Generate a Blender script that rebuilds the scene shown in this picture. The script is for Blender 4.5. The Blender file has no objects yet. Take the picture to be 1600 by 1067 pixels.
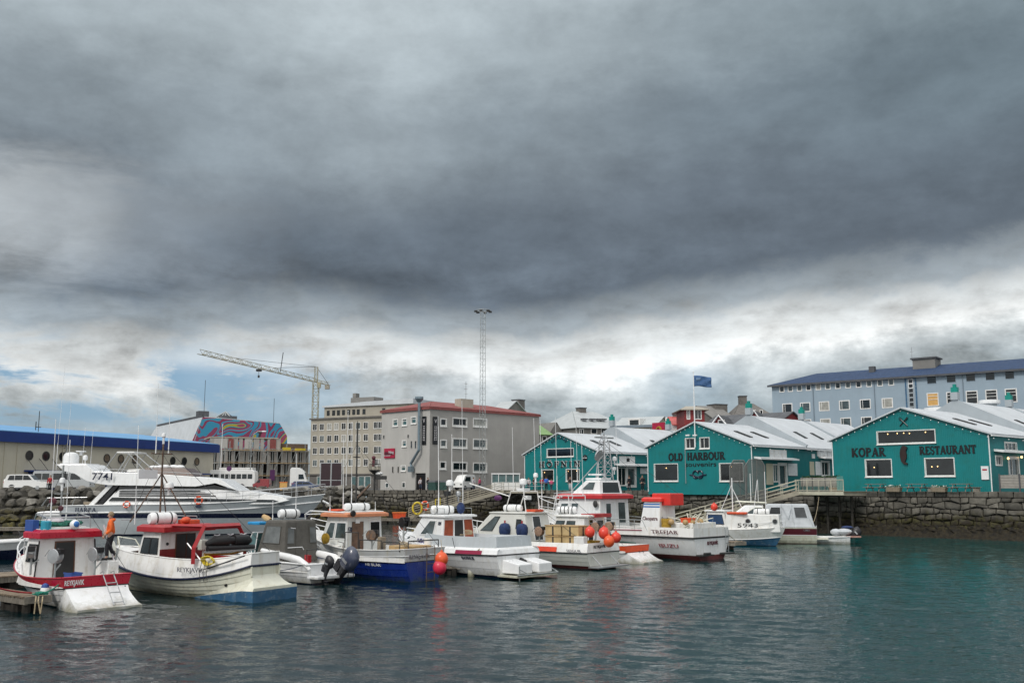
import bpy, bmesh, math, random
from mathutils import Vector, Matrix
random.seed(11)
R = math.radians
S = bpy.context.scene
COL = S.collection
# ---------------- camera ----------------
FPX = 1555.6; HZ = 760.0; EYE = 4.7
TH = math.atan((HZ - 533.5) / FPX)
cam = bpy.data.cameras.new('camera'); camo = bpy.data.objects.new('camera', cam); COL.objects.link(camo)
cam.lens = 35; cam.sensor_width = 36; cam.clip_end = 3000; cam.clip_start = .5
camo.location = (0, 0, EYE); camo.rotation_euler = (R(90) + TH, 0, 0)
S.camera = camo
S.view_settings.view_transform = 'Standard'; S.view_settings.look = 'None'
S.view_settings.exposure = 0.15; S.view_settings.gamma = 1
# ---------------- sky ----------------
SUN_EL, SUN_AZ = R(44), R(216)
w = bpy.data.worlds.new('World'); S.world = w; w.use_nodes = True
nt = w.node_tree; N = nt.nodes; Lk = nt.links; N.clear()
def nd(t, **k):
    n = N.new(t)
    for a, b in k.items():
        if a == 'inp':
            for i, v in b.items(): n.inputs[i].default_value = v
        else: setattr(n, a, b)
    return n
def mth(op, a, b=None, c=None):
    n = N.new('ShaderNodeMath'); n.operation = op
    for i, v in enumerate((a, b, c)):
        if v is None: continue
        if isinstance(v, (int, float)): n.inputs[i].default_value = v
        else: Lk.new(v, n.inputs[i])
    return n.outputs[0]
def ramp(f, pts, interp='EASE'):
    n = N.new('ShaderNodeValToRGB'); n.color_ramp.interpolation = interp
    e = n.color_ramp.elements
    while len(e) < len(pts): e.new(.5)
    for q, (p, c) in zip(e, pts):
        q.position = p; q.color = (*c, 1) if isinstance(c, tuple) else (c, c, c, 1)
    Lk.new(f, n.inputs[0]); return n.outputs[0]
def mixc(f, a, b, bt='MIX'):
    n = N.new('ShaderNodeMix'); n.data_type = 'RGBA'; n.blend_type = bt
    for s, v in ((0, f), (6, a), (7, b)):
        if isinstance(v, (int, float)): n.inputs[s].default_value = v
        elif isinstance(v, tuple): n.inputs[s].default_value = (*v, 1)
        else: Lk.new(v, n.inputs[s])
    return n.outputs[2]
tc = nd('ShaderNodeTexCoord'); sx = nd('ShaderNodeSeparateXYZ'); Lk.new(tc.outputs['Generated'], sx.inputs[0])
dx, dy, dz = sx.outputs
hor = mth('SQRT', mth('ADD', mth('MULTIPLY', dx, dx), mth('MULTIPLY', dy, dy)))
hor = mth('MAXIMUM', hor, .02)
el = mth('DIVIDE', dz, hor)              # tan(elevation)
az = mth('ARCTAN2', dx, dy)              # 0 = straight ahead (+Y)
den = mth('ADD', mth('MAXIMUM', dz, 0), .085)
cx = mth('DIVIDE', dx, den); cy = mth('DIVIDE', dy, den)
cv = nd('ShaderNodeCombineXYZ'); Lk.new(cx, cv.inputs[0]); Lk.new(cy, cv.inputs[1])
def noise(vec, scale, detail=8, rough=.55, dist=0, off=0):
    m = nd('ShaderNodeMapping'); Lk.new(vec, m.inputs[0]); m.inputs[1].default_value = (off, off * .7, off * .3)
    n = nd('ShaderNodeTexNoise', inp={'Scale': scale, 'Detail': detail, 'Roughness': rough, 'Distortion': dist})
    Lk.new(m.outputs[0], n.inputs['Vector']); return n.outputs['Fac']
n1 = noise(cv.outputs[0], .35, 8, .55, .3, 3.1)
n2 = noise(cv.outputs[0], .9, 9, .62, .5, 7.7)
n3 = noise(tc.outputs['Generated'], 3.0, 7, .55, .4, 1.3)
n4 = noise(cv.outputs[0], 2.6, 8, .6, .3, 5.2)
def cen(n, k): return mth('MULTIPLY', mth('SUBTRACT', n, .5), k)
# height in the sky; the dark bank sits higher on the right; edges ragged by noise
def dirnoise(scale, sc, off, det=8, rough=.58, dist=.3):
    m = nd('ShaderNodeMapping'); Lk.new(tc.outputs['Generated'], m.inputs[0]); m.inputs['Scale'].default_value = sc; m.inputs[1].default_value = (off, off*.6, off*.2); m.inputs['Rotation'].default_value = (0, R(4), 0)
    n = nd('ShaderNodeTexNoise', inp={'Scale': scale, 'Detail': det, 'Roughness': rough, 'Distortion': dist}); Lk.new(m.outputs[0], n.inputs['Vector']); return n.outputs['Fac']
n5 = dirnoise(2.8, (1, 1, 1.8), 2.0, 10, .58, .25)     # billows
n6 = dirnoise(8.0, (1, 1, 1.7), 5.0, 9, .64, .15)    # wisps
n8 = dirnoise(22.0, (1, 1, 1.6), 3.0, 6, .62, .1)     # fine ragged detail
n7 = dirnoise(5.0, (1, 1, 4.0), 9.0, 10, .62, .4)     # flat streaks
h = mth('SUBTRACT', el, mth('MULTIPLY', mth('MAXIMUM', mth('SUBTRACT', az, -.04), 0), .095))
h = mth('ADD', h, cen(n5, .115)); h = mth('ADD', h, cen(n6, .085)); h = mth('ADD', h, cen(n7, .03)); h = mth('ADD', h, cen(n8, .022))
base = ramp(h, [(0, (.32, .37, .40)), (.05, (.36, .41, .43)), (.085, (.52, .56, .57)), (.112, (.74, .76, .755)), (.135, (.62, .65, .655)), (.165, (.28, .32, .35)),
                (.20, (.113, .140, .172)), (.27, (.129, .160, .196)), (.36, (.155, .195, .232)), (.46, (.225, .275, .31)), (.56, (.32, .375, .405)), (.75, (.78, .81, .83)), (1, (1.1, 1.12, 1.14))])
bk = ramp(mth('MULTIPLY', dy, -1), [(0, 0), (.35, .55), (.8, 1)])      # unseen sky behind the viewer, brightened to light surfaces facing the camera
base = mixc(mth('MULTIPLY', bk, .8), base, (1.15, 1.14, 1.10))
lf = ramp(mth('ADD', mth('MULTIPLY', az, 1.0), .5), [(.0, .75), (.15, .75), (.36, 1.0), (.52, .55), (.72, .12), (.9, .0)])
up = ramp(mth('ADD', el, cen(n5, .12)), [(.24, 0.0), (.36, .45), (.5, 1.0), (.62, .8), (.9, 0)])
base = mixc(mth('MULTIPLY', mth('MULTIPLY', lf, up), .8), base, (.50, .565, .60))
lp = mth('MULTIPLY', ramp(mth('ADD', mth('ADD', mth('MULTIPLY', az, 1.0), .5), mth('ADD', cen(n5, .22), cen(n6, .16))), [(.0, 1.0), (.05, .8), (.16, .25), (.30, 0)]), ramp(mth('ADD', el, cen(n7, .14)), [(.15, 0), (.22, .75), (.27, .8), (.33, 0)]))
base = mixc(mth('MULTIPLY', lp, .75), base, (.60, .64, .66))
# darker upper right
rt = mth('MULTIPLY', ramp(mth('ADD', mth('MULTIPLY', az, 1.0), .5), [(.62, 0), (1.0, 1.0)]), ramp(el, [(.22, 0), (.4, 1.0), (.6, 1), (.8, 0)]))
base = mixc(mth('MULTIPLY', rt, .35), base, (.11, .155, .175))
# texture of the cloud deck, stronger in the bright belt
low = ramp(el, [(.0, 1.0), (.17, 1.0), (.26, .25), (.6, .2)])
tex = mth('ADD', 1, mth('ADD', cen(n5, .55), mth('ADD', cen(n6, .36), cen(n8, .15))))
tex = mth('ADD', tex, mth('MULTIPLY', low, mth('ADD', cen(n7, 1.5), mth('ADD', cen(n8, .7), cen(n6, 1.5)))))
tex = mth('MINIMUM', mth('MAXIMUM', tex, .42), 1.7)
tv = nd('ShaderNodeCombineXYZ'); [Lk.new(tex, tv.inputs[i]) for i in range(3)]
cloud = mixc(1.0, base, tv.outputs[0], 'MULTIPLY')
# blue gaps, near the horizon on the left and a little on the right
sky = nd('ShaderNodeTexSky', sky_type='NISHITA', sun_disc=False, sun_elevation=SUN_EL, sun_rotation=SUN_AZ)
sk = nd('ShaderNodeVectorMath', operation='SCALE'); Lk.new(sky.outputs[0], sk.inputs[0]); sk.inputs['Scale'].default_value = .075
skb = mixc(.6, sk.outputs[0], (.20, .38, .58))
gl = ramp(mth('ADD', mth('MULTIPLY', az, 1.0), .5), [(.0, 1.0), (.15, 1.0), (.22, .9), (.31, .55), (.36, .15), (.6, .05), (.68, .35), (.75, .1), (1, .2)])
ge = ramp(el, [(.045, .0), (.065, 1), (.105, 1.0), (.125, .35), (.15, .05), (.3, 0)])
gn = ramp(mth('ADD', mth('MULTIPLY', n6, .35), mth('MULTIPLY', n7, .65)), [(.42, 0), (.50, 1.0)])
gap = mth('MULTIPLY', mth('MULTIPLY', gl, ge), gn)
cloud = mixc(mth('MINIMUM', mth('MULTIPLY', gap, 1.0), 1.0), cloud, skb)
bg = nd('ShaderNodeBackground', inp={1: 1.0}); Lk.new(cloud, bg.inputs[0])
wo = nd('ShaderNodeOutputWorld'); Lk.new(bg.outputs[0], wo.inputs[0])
# ---------------- sun, veiled by the overcast ----------------
sd = bpy.data.lights.new('sun', 'SUN'); sd.energy = 1.5; sd.angle = R(14); sd.color = (1, .95, .88)
so = bpy.data.objects.new('sun', sd); COL.objects.link(so)
sdir = Vector((math.sin(SUN_AZ) * math.cos(SUN_EL), math.cos(SUN_AZ) * math.cos(SUN_EL), math.sin(SUN_EL)))
so.rotation_euler = sdir.to_track_quat('Z', 'Y').to_euler(); so.location = (0, -40, 60)

# ---------------- measuring helpers ----------------
def ray(px, py):
    u = (px - 800) / FPX; v = (533.5 - py) / FPX
    return Vector((u, math.cos(TH) - v * math.sin(TH), math.sin(TH) + v * math.cos(TH)))
def W(px, py, Y):
    d = ray(px, py); t = Y / d.y
    return Vector((d.x * t, Y, EYE + d.z * t))
def Wz(px, py, z):
    d = ray(px, py); t = (z - EYE) / d.z
    return Vector((d.x * t, d.y * t, z))

# ---------------- materials ----------------
MATS = {}
def mat(name, c, rough=.5, var=.12, scale=2.0, bump=0, bs=20, metal=0, dirt=None, dirts=3, streak=None, rib=None, coat=0, spec=None, isl=0, emit=None, grad=None, wl=None):
    if name in MATS: return MATS[name]
    m = bpy.data.materials.new(name); m.use_nodes = True; t = m.node_tree; n = t.nodes; l = t.links
    b = n['Principled BSDF']; b.inputs['Roughness'].default_value = rough; b.inputs['Metallic'].default_value = metal
    if coat: b.inputs['Coat Weight'].default_value = coat
    if spec is not None: b.inputs['Specular IOR Level'].default_value = spec
    co = n.new('ShaderNodeTexCoord')
    def mx(f, a, bb, bt='MIX'):
        q = n.new('ShaderNodeMix'); q.data_type = 'RGBA'; q.blend_type = bt
        for s, v in ((0, f), (6, a), (7, bb)):
            if isinstance(v, (int, float)): q.inputs[s].default_value = v
            elif isinstance(v, tuple): q.inputs[s].default_value = (*v[:3], 1)
            else: l.new(v, q.inputs[s])
        return q.outputs[2]
    def nz(s, det=5, vec=None, ro=.6):
        q = n.new('ShaderNodeTexNoise'); q.inputs['Scale'].default_value = s; q.inputs['Detail'].default_value = det; q.inputs['Roughness'].default_value = ro
        l.new(vec or co.outputs['Object'], q.inputs['Vector']); return q.outputs['Fac']
    def mr(f, a, bb, c0, c1):
        q = n.new('ShaderNodeMapRange'); l.new(f, q.inputs[0])
        for i, v in enumerate((a, bb, c0, c1)): q.inputs[i + 1].default_value = v
        return q.outputs[0]
    f = nz(scale)
    dark = tuple(max(0, x * (1 - var * 1.6)) for x in c); lite = tuple(min(1, x * (1 + var)) for x in c)
    out = mx(mr(f, .3, .7, 0, 1), dark, lite)
    if isl:
        g = n.new('ShaderNodeNewGeometry'); hv = mr(g.outputs['Random Per Island'], 0, 1, 1 - isl, 1 + isl)
        cb = n.new('ShaderNodeCombineXYZ'); [l.new(hv, cb.inputs[i]) for i in range(3)]
        out = mx(1.0, out, cb.outputs[0], 'MULTIPLY')
    if dirt:
        out = mx(mr(nz(dirts, 8, None, .7), .52, .68, 0, .75), out, dirt)
    if streak:   # vertical run marks
        mp = n.new('ShaderNodeMapping'); mp.inputs['Scale'].default_value = (3.0, 3.0, .25); l.new(co.outputs['Object'], mp.inputs[0])
        out = mx(mr(nz(1.6, 6, mp.outputs[0], .65), .52, .75, 0, .6), out, streak)
    if grad:     # growth below a height: (z_low, z_high, colour, colour2)
        g2 = n.new('ShaderNodeNewGeometry'); sp = n.new('ShaderNodeSeparateXYZ'); l.new(g2.outputs['Position'], sp.inputs[0])
        zz = n.new('ShaderNodeMath'); zz.operation = 'MULTIPLY_ADD'; l.new(nz(.9, 6), zz.inputs[0]); zz.inputs[1].default_value = -2.2; l.new(sp.outputs[2], zz.inputs[2])
        gc = mx(mr(nz(2.3, 6), .42, .62, 0, 1), grad[2], grad[3])
        out = mx(mr(zz.outputs[0], grad[0] - 1.1, grad[1] - 1.1, 1, 0), out, gc)
    if wl:       # grime and weed just above the waterline
        g2 = n.new('ShaderNodeNewGeometry'); sp = n.new('ShaderNodeSeparateXYZ'); l.new(g2.outputs['Position'], sp.inputs[0])
        zz = n.new('ShaderNodeMath'); zz.operation = 'MULTIPLY_ADD'; l.new(nz(2.2, 8, None, .7), zz.inputs[0]); zz.inputs[1].default_value = -.9; l.new(sp.outputs[2], zz.inputs[2])
        out = mx(mr(zz.outputs[0], -.45, wl[0] - .45, .85, 0), out, wl[1])
    l.new(out, b.inputs['Base Color'])
    rr = mr(nz(scale * 2.3), .3, .7, max(.02, rough * .8), min(1, rough * 1.2)); l.new(rr, b.inputs['Roughness'])
    hs = None
    if bump: hs = (nz(bs, 6), bump)
    if rib:      # corrugation: (axis, period)
        sp = n.new('ShaderNodeSeparateXYZ'); l.new(co.outputs['Object'], sp.inputs[0])
        q = n.new('ShaderNodeMath'); q.operation = 'MULTIPLY'; l.new(sp.outputs[rib[0]], q.inputs[0]); q.inputs[1].default_value = 6.283 / rib[1]
        q2 = n.new('ShaderNodeMath'); q2.operation = 'SINE'; l.new(q.outputs[0], q2.inputs[0]); hs = (q2.outputs[0], rib[2])
    if hs:
        bp = n.new('ShaderNodeBump'); bp.inputs['Strength'].default_value = hs[1]; bp.inputs['Distance'].default_value = .03
        l.new(hs[0], bp.inputs['Height']); l.new(bp.outputs[0], b.inputs['Normal'])
    if emit:
        b.inputs['Emission Color'].default_value = (*c, 1); b.inputs['Emission Strength'].default_value = emit
    MATS[name] = m; return m
def K(n): return MATS[n]
mat('white_paint', (.80, .80, .79), .38, .05, 1.5, dirt=(.58, .56, .50), dirts=1.6, streak=(.52, .46, .36))
mat('white_clean', (.80, .81, .82), .3, .04, 1.5)
mat('cream_gel', (.66, .66, .56), .35, .06, 2, streak=(.40, .34, .22), wl=(.35, (.20, .19, .12)))
mat('white_gel', (.80, .81, .82), .25, .05, 1.2, coat=.15, streak=(.55, .53, .46), wl=(.38, (.28, .27, .20)))
mat('gray_gel', (.50, .54, .57), .25, .05, 1.2, coat=.3, streak=(.42, .44, .44))
mat('greygreen', (.55, .57, .52), .4, .06, 2)
mat('red_paint', (.36, .014, .02), .35, .1, 3, dirt=(.38, .04, .03), dirts=2)
mat('crimson', (.44, .010, .032), .3, .08, 3)
mat('darkred', (.20, .02, .02), .5, .15, 3)
mat('scarlet', (.72, .07, .03), .35, .1, 3)
mat('orange_red', (.68, .09, .03), .4, .12, 4)
mat('orange', (.80, .20, .04), .5, .12, 3, dirt=(.5, .16, .06), dirts=4)
mat('pale_orange', (.62, .24, .12), .5, .12, 3, dirt=(.40, .2, .12), dirts=3)
mat('blue_hull', (.010, .032, .24), .3, .12, 2, coat=.15, dirt=(.02, .05, .18), dirts=2, streak=(.03, .06, .2), wl=(.25, (.03, .05, .06)))
mat('blue_boot', (.035, .115, .22), .45, .15, 2, dirt=(.2, .25, .28), dirts=3)
mat('navy', (.012, .018, .05), .3, .12, 3)
mat('navy_cloth', (.02, .04, .12), .9, .3, 5, bump=.6, bs=9)
mat('blue_bright', (.03, .16, .48), .4, .12, 3)
mat('maroon', (.10, .015, .025), .35, .12, 3)
mat('brown_boot', (.13, .03, .03), .5, .2, 3)
mat('black_rubber', (.015, .015, .017), .55, .2, 6)
mat('black', (.01, .01, .012), .35, .2, 5)
mat('dark_metal', (.05, .05, .05), .45, .2, 6, metal=.4)
mat('steel', (.42, .43, .44), .35, .1, 6, metal=.8)
mat('galv', (.36, .38, .38), .5, .12, 5, metal=.5)
mat('alum', (.48, .49, .50), .35, .08, 5, metal=.7)
mat('rusty', (.12, .085, .065), .8, .3, 4, dirt=(.28, .13, .05), dirts=5)
mat('brown_wood', (.12, .045, .02), .45, .25, 5)
mat('redwood', (.30, .06, .022), .4, .2, 5)
mat('deck_wood', (.22, .17, .12), .8, .3, 3, dirt=(.30, .25, .17), dirts=2, bump=.3, bs=14)
mat('weathered', (.24, .215, .18), .85, .25, 2.5, dirt=(.2, .18, .14), dirts=3, rib=(0, .16, .6))
mat('board_grey', (.33, .315, .285), .8, .15, 3, dirt=(.30, .27, .24), dirts=3, rib=(2, .14, .6))
mat('pile_dark', (.035, .03, .024), .8, .3, 4, bump=.5, bs=8)
mat('glass_dark', (.012, .016, .018), .06, .3, 1.0, spec=.6)
mat('glass_grey', (.07, .095, .10), .08, .4, 1.3, spec=.7)
mat('glass_teal', (.05, .12, .125), .08, .3, 1.3, spec=.7)
mat('canopy', (.10, .095, .085), .75, .12, 3, bump=.3, bs=5)
mat('canvas_white', (.50, .53, .56), .7, .1, 2, bump=.7, bs=3)
mat('cream_box', (.55, .40, .20), .6, .12, 3)
mat('tan', (.45, .30, .14), .6, .15, 3)
mat('yellow', (.62, .48, .03), .45, .12, 4)
mat('yellow_gold', (.42, .26, .03), .5, .3, 6)
mat('green_net', (.012, .13, .09), .9, .4, 12, bump=.9, bs=30)
mat('cyan', (.03, .32, .45), .4, .1, 4)
mat('blue_tub', (.03, .08, .30), .4, .1, 4)
mat('rope_green', (.02, .22, .16), .8, .3, 20)
mat('rope_dark', (.03, .03, .035), .8, .3, 20)
mat('rope_tan', (.42, .34, .22), .8, .2, 20)
mat('buoy_orange', (.78, .11, .03), .35, .12, 3)
mat('buoy_pink', (.62, .03, .07), .35, .2, 2)
mat('buoy_red', (.72, .06, .035), .35, .12, 3)
mat('copper', (.42, .27, .19), .3, .15, 4, metal=.5)
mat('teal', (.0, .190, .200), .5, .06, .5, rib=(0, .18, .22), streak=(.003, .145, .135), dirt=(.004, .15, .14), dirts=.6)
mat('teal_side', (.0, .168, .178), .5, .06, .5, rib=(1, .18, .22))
mat('roof_white', (.57, .60, .63), .4, .07, .4, rib=(1, .34, 1.0), dirt=(.50, .52, .54), dirts=.5)
mat('roof_grey', (.36, .40, .43), .5, .08, .5)
mat('conc_grey', (.37, .355, .335), .85, .08, .35, bump=.3, bs=6, streak=(.31, .30, .28))
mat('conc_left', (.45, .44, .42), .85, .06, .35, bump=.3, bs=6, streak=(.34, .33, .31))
mat('conc_cream', (.40, .37, .31), .85, .1, .3, streak=(.27, .25, .21))
mat('conc_dark', (.15, .14, .13), .85, .15, 1, streak=(.1, .1, .09))
mat('beige_wall', (.56, .525, .43), .8, .07, .3, streak=(.45, .40, .30))
mat('pale_blue', (.30, .385, .46), .8, .05, .3, bump=.2, bs=3, streak=(.25, .31, .375))
mat('roof_blue', (.020, .048, .115), .8, .15, 1.2, rib=(0, .35, .5))
mat('band_blue', (.006, .035, .20), .35, .06, .5)
mat('sky_band', (.13, .32, .56), .6, .05, .3)
mat('door_blue', (.012, .035, .15), .5, .1, 2)
mat('roof_red', (.24, .07, .065), .8, .12, 1, rib=(0, .4, .4))
mat('bright_red_roof', (.50, .10, .09), .6, .1, 1)
mat('red_house', (.22, .02, .022), .6, .12, 1.2)
mat('sign_red', (.40, .012, .05), .4, .08, 1)
mat('slate', (.085, .09, .10), .7, .15, .8, rib=(0, .5, .3))
mat('roof_green', (.19, .32, .12), .6, .1, 1, rib=(0, .4, .3))
mat('lt_grey_roof', (.42, .45, .46), .5, .08, .5, rib=(0, .5, .3))
mat('cream_house', (.55, .52, .40), .8, .06, .5)
mat('grey_house', (.20, .195, .185), .85, .1, .6)
mat('rock', (.07, .065, .055), .9, .3, 1.2, bump=.9, bs=4, isl=.35, grad=(1.3, 2.8, (.030, .027, .010), (.10, .085, .02)))
mat('rock_pale', (.19, .18, .16), .9, .2, 1.2, bump=.9, bs=4, isl=.3, grad=(1.0, 2.3, (.035, .03, .012), (.09, .08, .02)))
mat('stone', (.108, .100, .084), .9, .3, 1.4, bump=.9, bs=5, isl=.45, grad=(1.6, 2.5, (.018, .013, .007), (.048, .044, .012)))
mat('mortar', (.03, .028, .024), .95, .3, 2, grad=(1.5, 2.2, (.016, .013, .007), (.035, .03, .01)))
mat('weed', (.015, .011, .004), .9, .75, 3, bump=1, bs=9, isl=.5)
mat('asphalt', (.055, .055, .055), .9, .15, .5, bump=.3, bs=20)
mat('grass', (.07, .08, .03), .95, .3, 1)
mat('earth', (.022, .02, .015), .95, .3, 1)
mat('car_white', (.78, .78, .77), .25, .03, 1, coat=.5)
mat('car_grey', (.42, .44, .45), .25, .05, 1, coat=.5)
mat('car_red', (.25, .015, .02), .3, .05, 1, coat=.5)
mat('car_blue', (.05, .08, .18), .3, .05, 1, coat=.5)
mat('curtain', (.36, .36, .33), .5, .25, 1.5)
mat('skin', (.50, .30, .22), .6, .08, 8)
mat('hair_brown', (.09, .045, .02), .8, .3, 20)
mat('hair_light', (.30, .22, .14), .8, .3, 20)
mat('leaf', (.035, .095, .02), .8, .5, 6, isl=.4)
mat('petal', (.78, .78, .72), .8, .1, 6)
mat('amber', (.65, .38, .12), .5, .1, 3)
mat('mesh_grey', (.16, .165, .16), .6, .1, 3)
mat('purple', (.09, .02, .10), .5, .1, 3)
mat('lamp_warm', (1.0, .62, .25), .5, .02, 3, emit=3.0)
mat('crane_yellow', (.42, .39, .27), .5, .15, 1, dirt=(.3, .29, .25), dirts=2)
mat('flag_blue', (.05, .12, .27), .8, .1, 2, bump=.3, bs=3)
mat('billboard', (.035, .016, .022), .6, .1, 2)
mat('pink', (.55, .08, .18), .8, .1, 5)
mat('pale_cloth', (.55, .52, .55), .8, .1, 5)
mat('blue_cloth', (.02, .12, .52), .8, .1, 5)
mat('red_cloth', (.38, .02, .03), .8, .1, 5)
mat('black_cloth', (.015, .015, .02), .85, .2, 5)
mat('jeans', (.04, .055, .09), .85, .2, 5)
mat('orange_cloth', (.80, .14, .02), .75, .12, 5, bump=.5, bs=7)

mat('teal_flat', (.0, .23, .19), .5, .06, 1)
mat('brown_black', (.03, .014, .012), .5, .2, 4)
mat('lt_flag', (.16, .26, .42), .8, .3, 8)
mat('pale_blue_dk', (.19, .24, .29), .8, .06, 1)
mat('lt_text', (.62, .60, .62), .5, .05, 3); mat('duct', (.20, .26, .30), .4, .1, 3, metal=.5)
mat('porthole_brown', (.17, .13, .09), .2, .3, 3)
mat('pale_blue_dk2', (.24, .29, .36), .8, .06, 1)
mat('sign_red', (.30, .02, .02), .6, .1, 1)
mat('cowl', (.05, .06, .10), .3, .12, 4, coat=.4); mat('cowl_dark', (.02, .02, .025), .45, .2, 4)
mat('door_dark', (.02,.02,.02), .35, .2, 3)
mat('grey_letter',(.2,.2,.22),.6,.1,3)
mat('canopy_window',(.16,.17,.17),.15,.2,2); mat('blue_bright2',(.02,.28,.60),.5,.12,3)
mat('bulwark_grey',(.46,.475,.48),.4,.06,1.5,streak=(.42,.35,.2)); mat('white_rust',(.66,.68,.67),.4,.06,2,streak=(.48,.36,.24)); mat('door_brown',(.15,.085,.055),.5,.25,3); mat('tan_metal',(.27,.22,.16),.6,.15,4)
mat('indigo',(.03,.02,.16),.5,.1,3); mat('maroon2',(.26,.01,.05),.4,.08,3)
mat('cream_white',(.60,.61,.57),.35,.05,1.5,streak=(.5,.47,.38)); mat('cream_paint',(.66,.66,.62),.35,.05,1.5,streak=(.55,.52,.44)); mat('deck_green',(.20,.22,.2),.7,.15,2)
mat('scarlet_bright',(.80,.11,.04),.35,.08,3)
mat('isuzu_red',(.30,.008,.03),.4,.08,3); mat('red_paint2',(.50,.025,.03),.35,.1,3); mat('scarlet2',(.66,.04,.03),.35,.08,3)
mat('glass_blue',(.03,.07,.16),.1,.2,1)
mat('canvas_window',(.06,.065,.07),.2,.2,2)
mat('pink_board',(.42,.24,.2),.6,.15,3)
mat('blue_sheet',(.22,.36,.52),.6,.15,2,bump=.5,bs=4)
mat('white_gel2',(.62,.67,.70),.25,.04,1.2,coat=.3); mat('fly_brown',(.08,.04,.03),.3,.2,2)
mat('beam_pale',(.36,.33,.26),.7,.12,1.5,dirt=(.25,.23,.18),dirts=2)
mat('rail_cream',(.50,.48,.38),.5,.1,2)
mat('glass_screen',(.10,.27,.25),.15,.1,1)
mat('bin_green',(.03,.08,.07),.5,.15,3)
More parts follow.
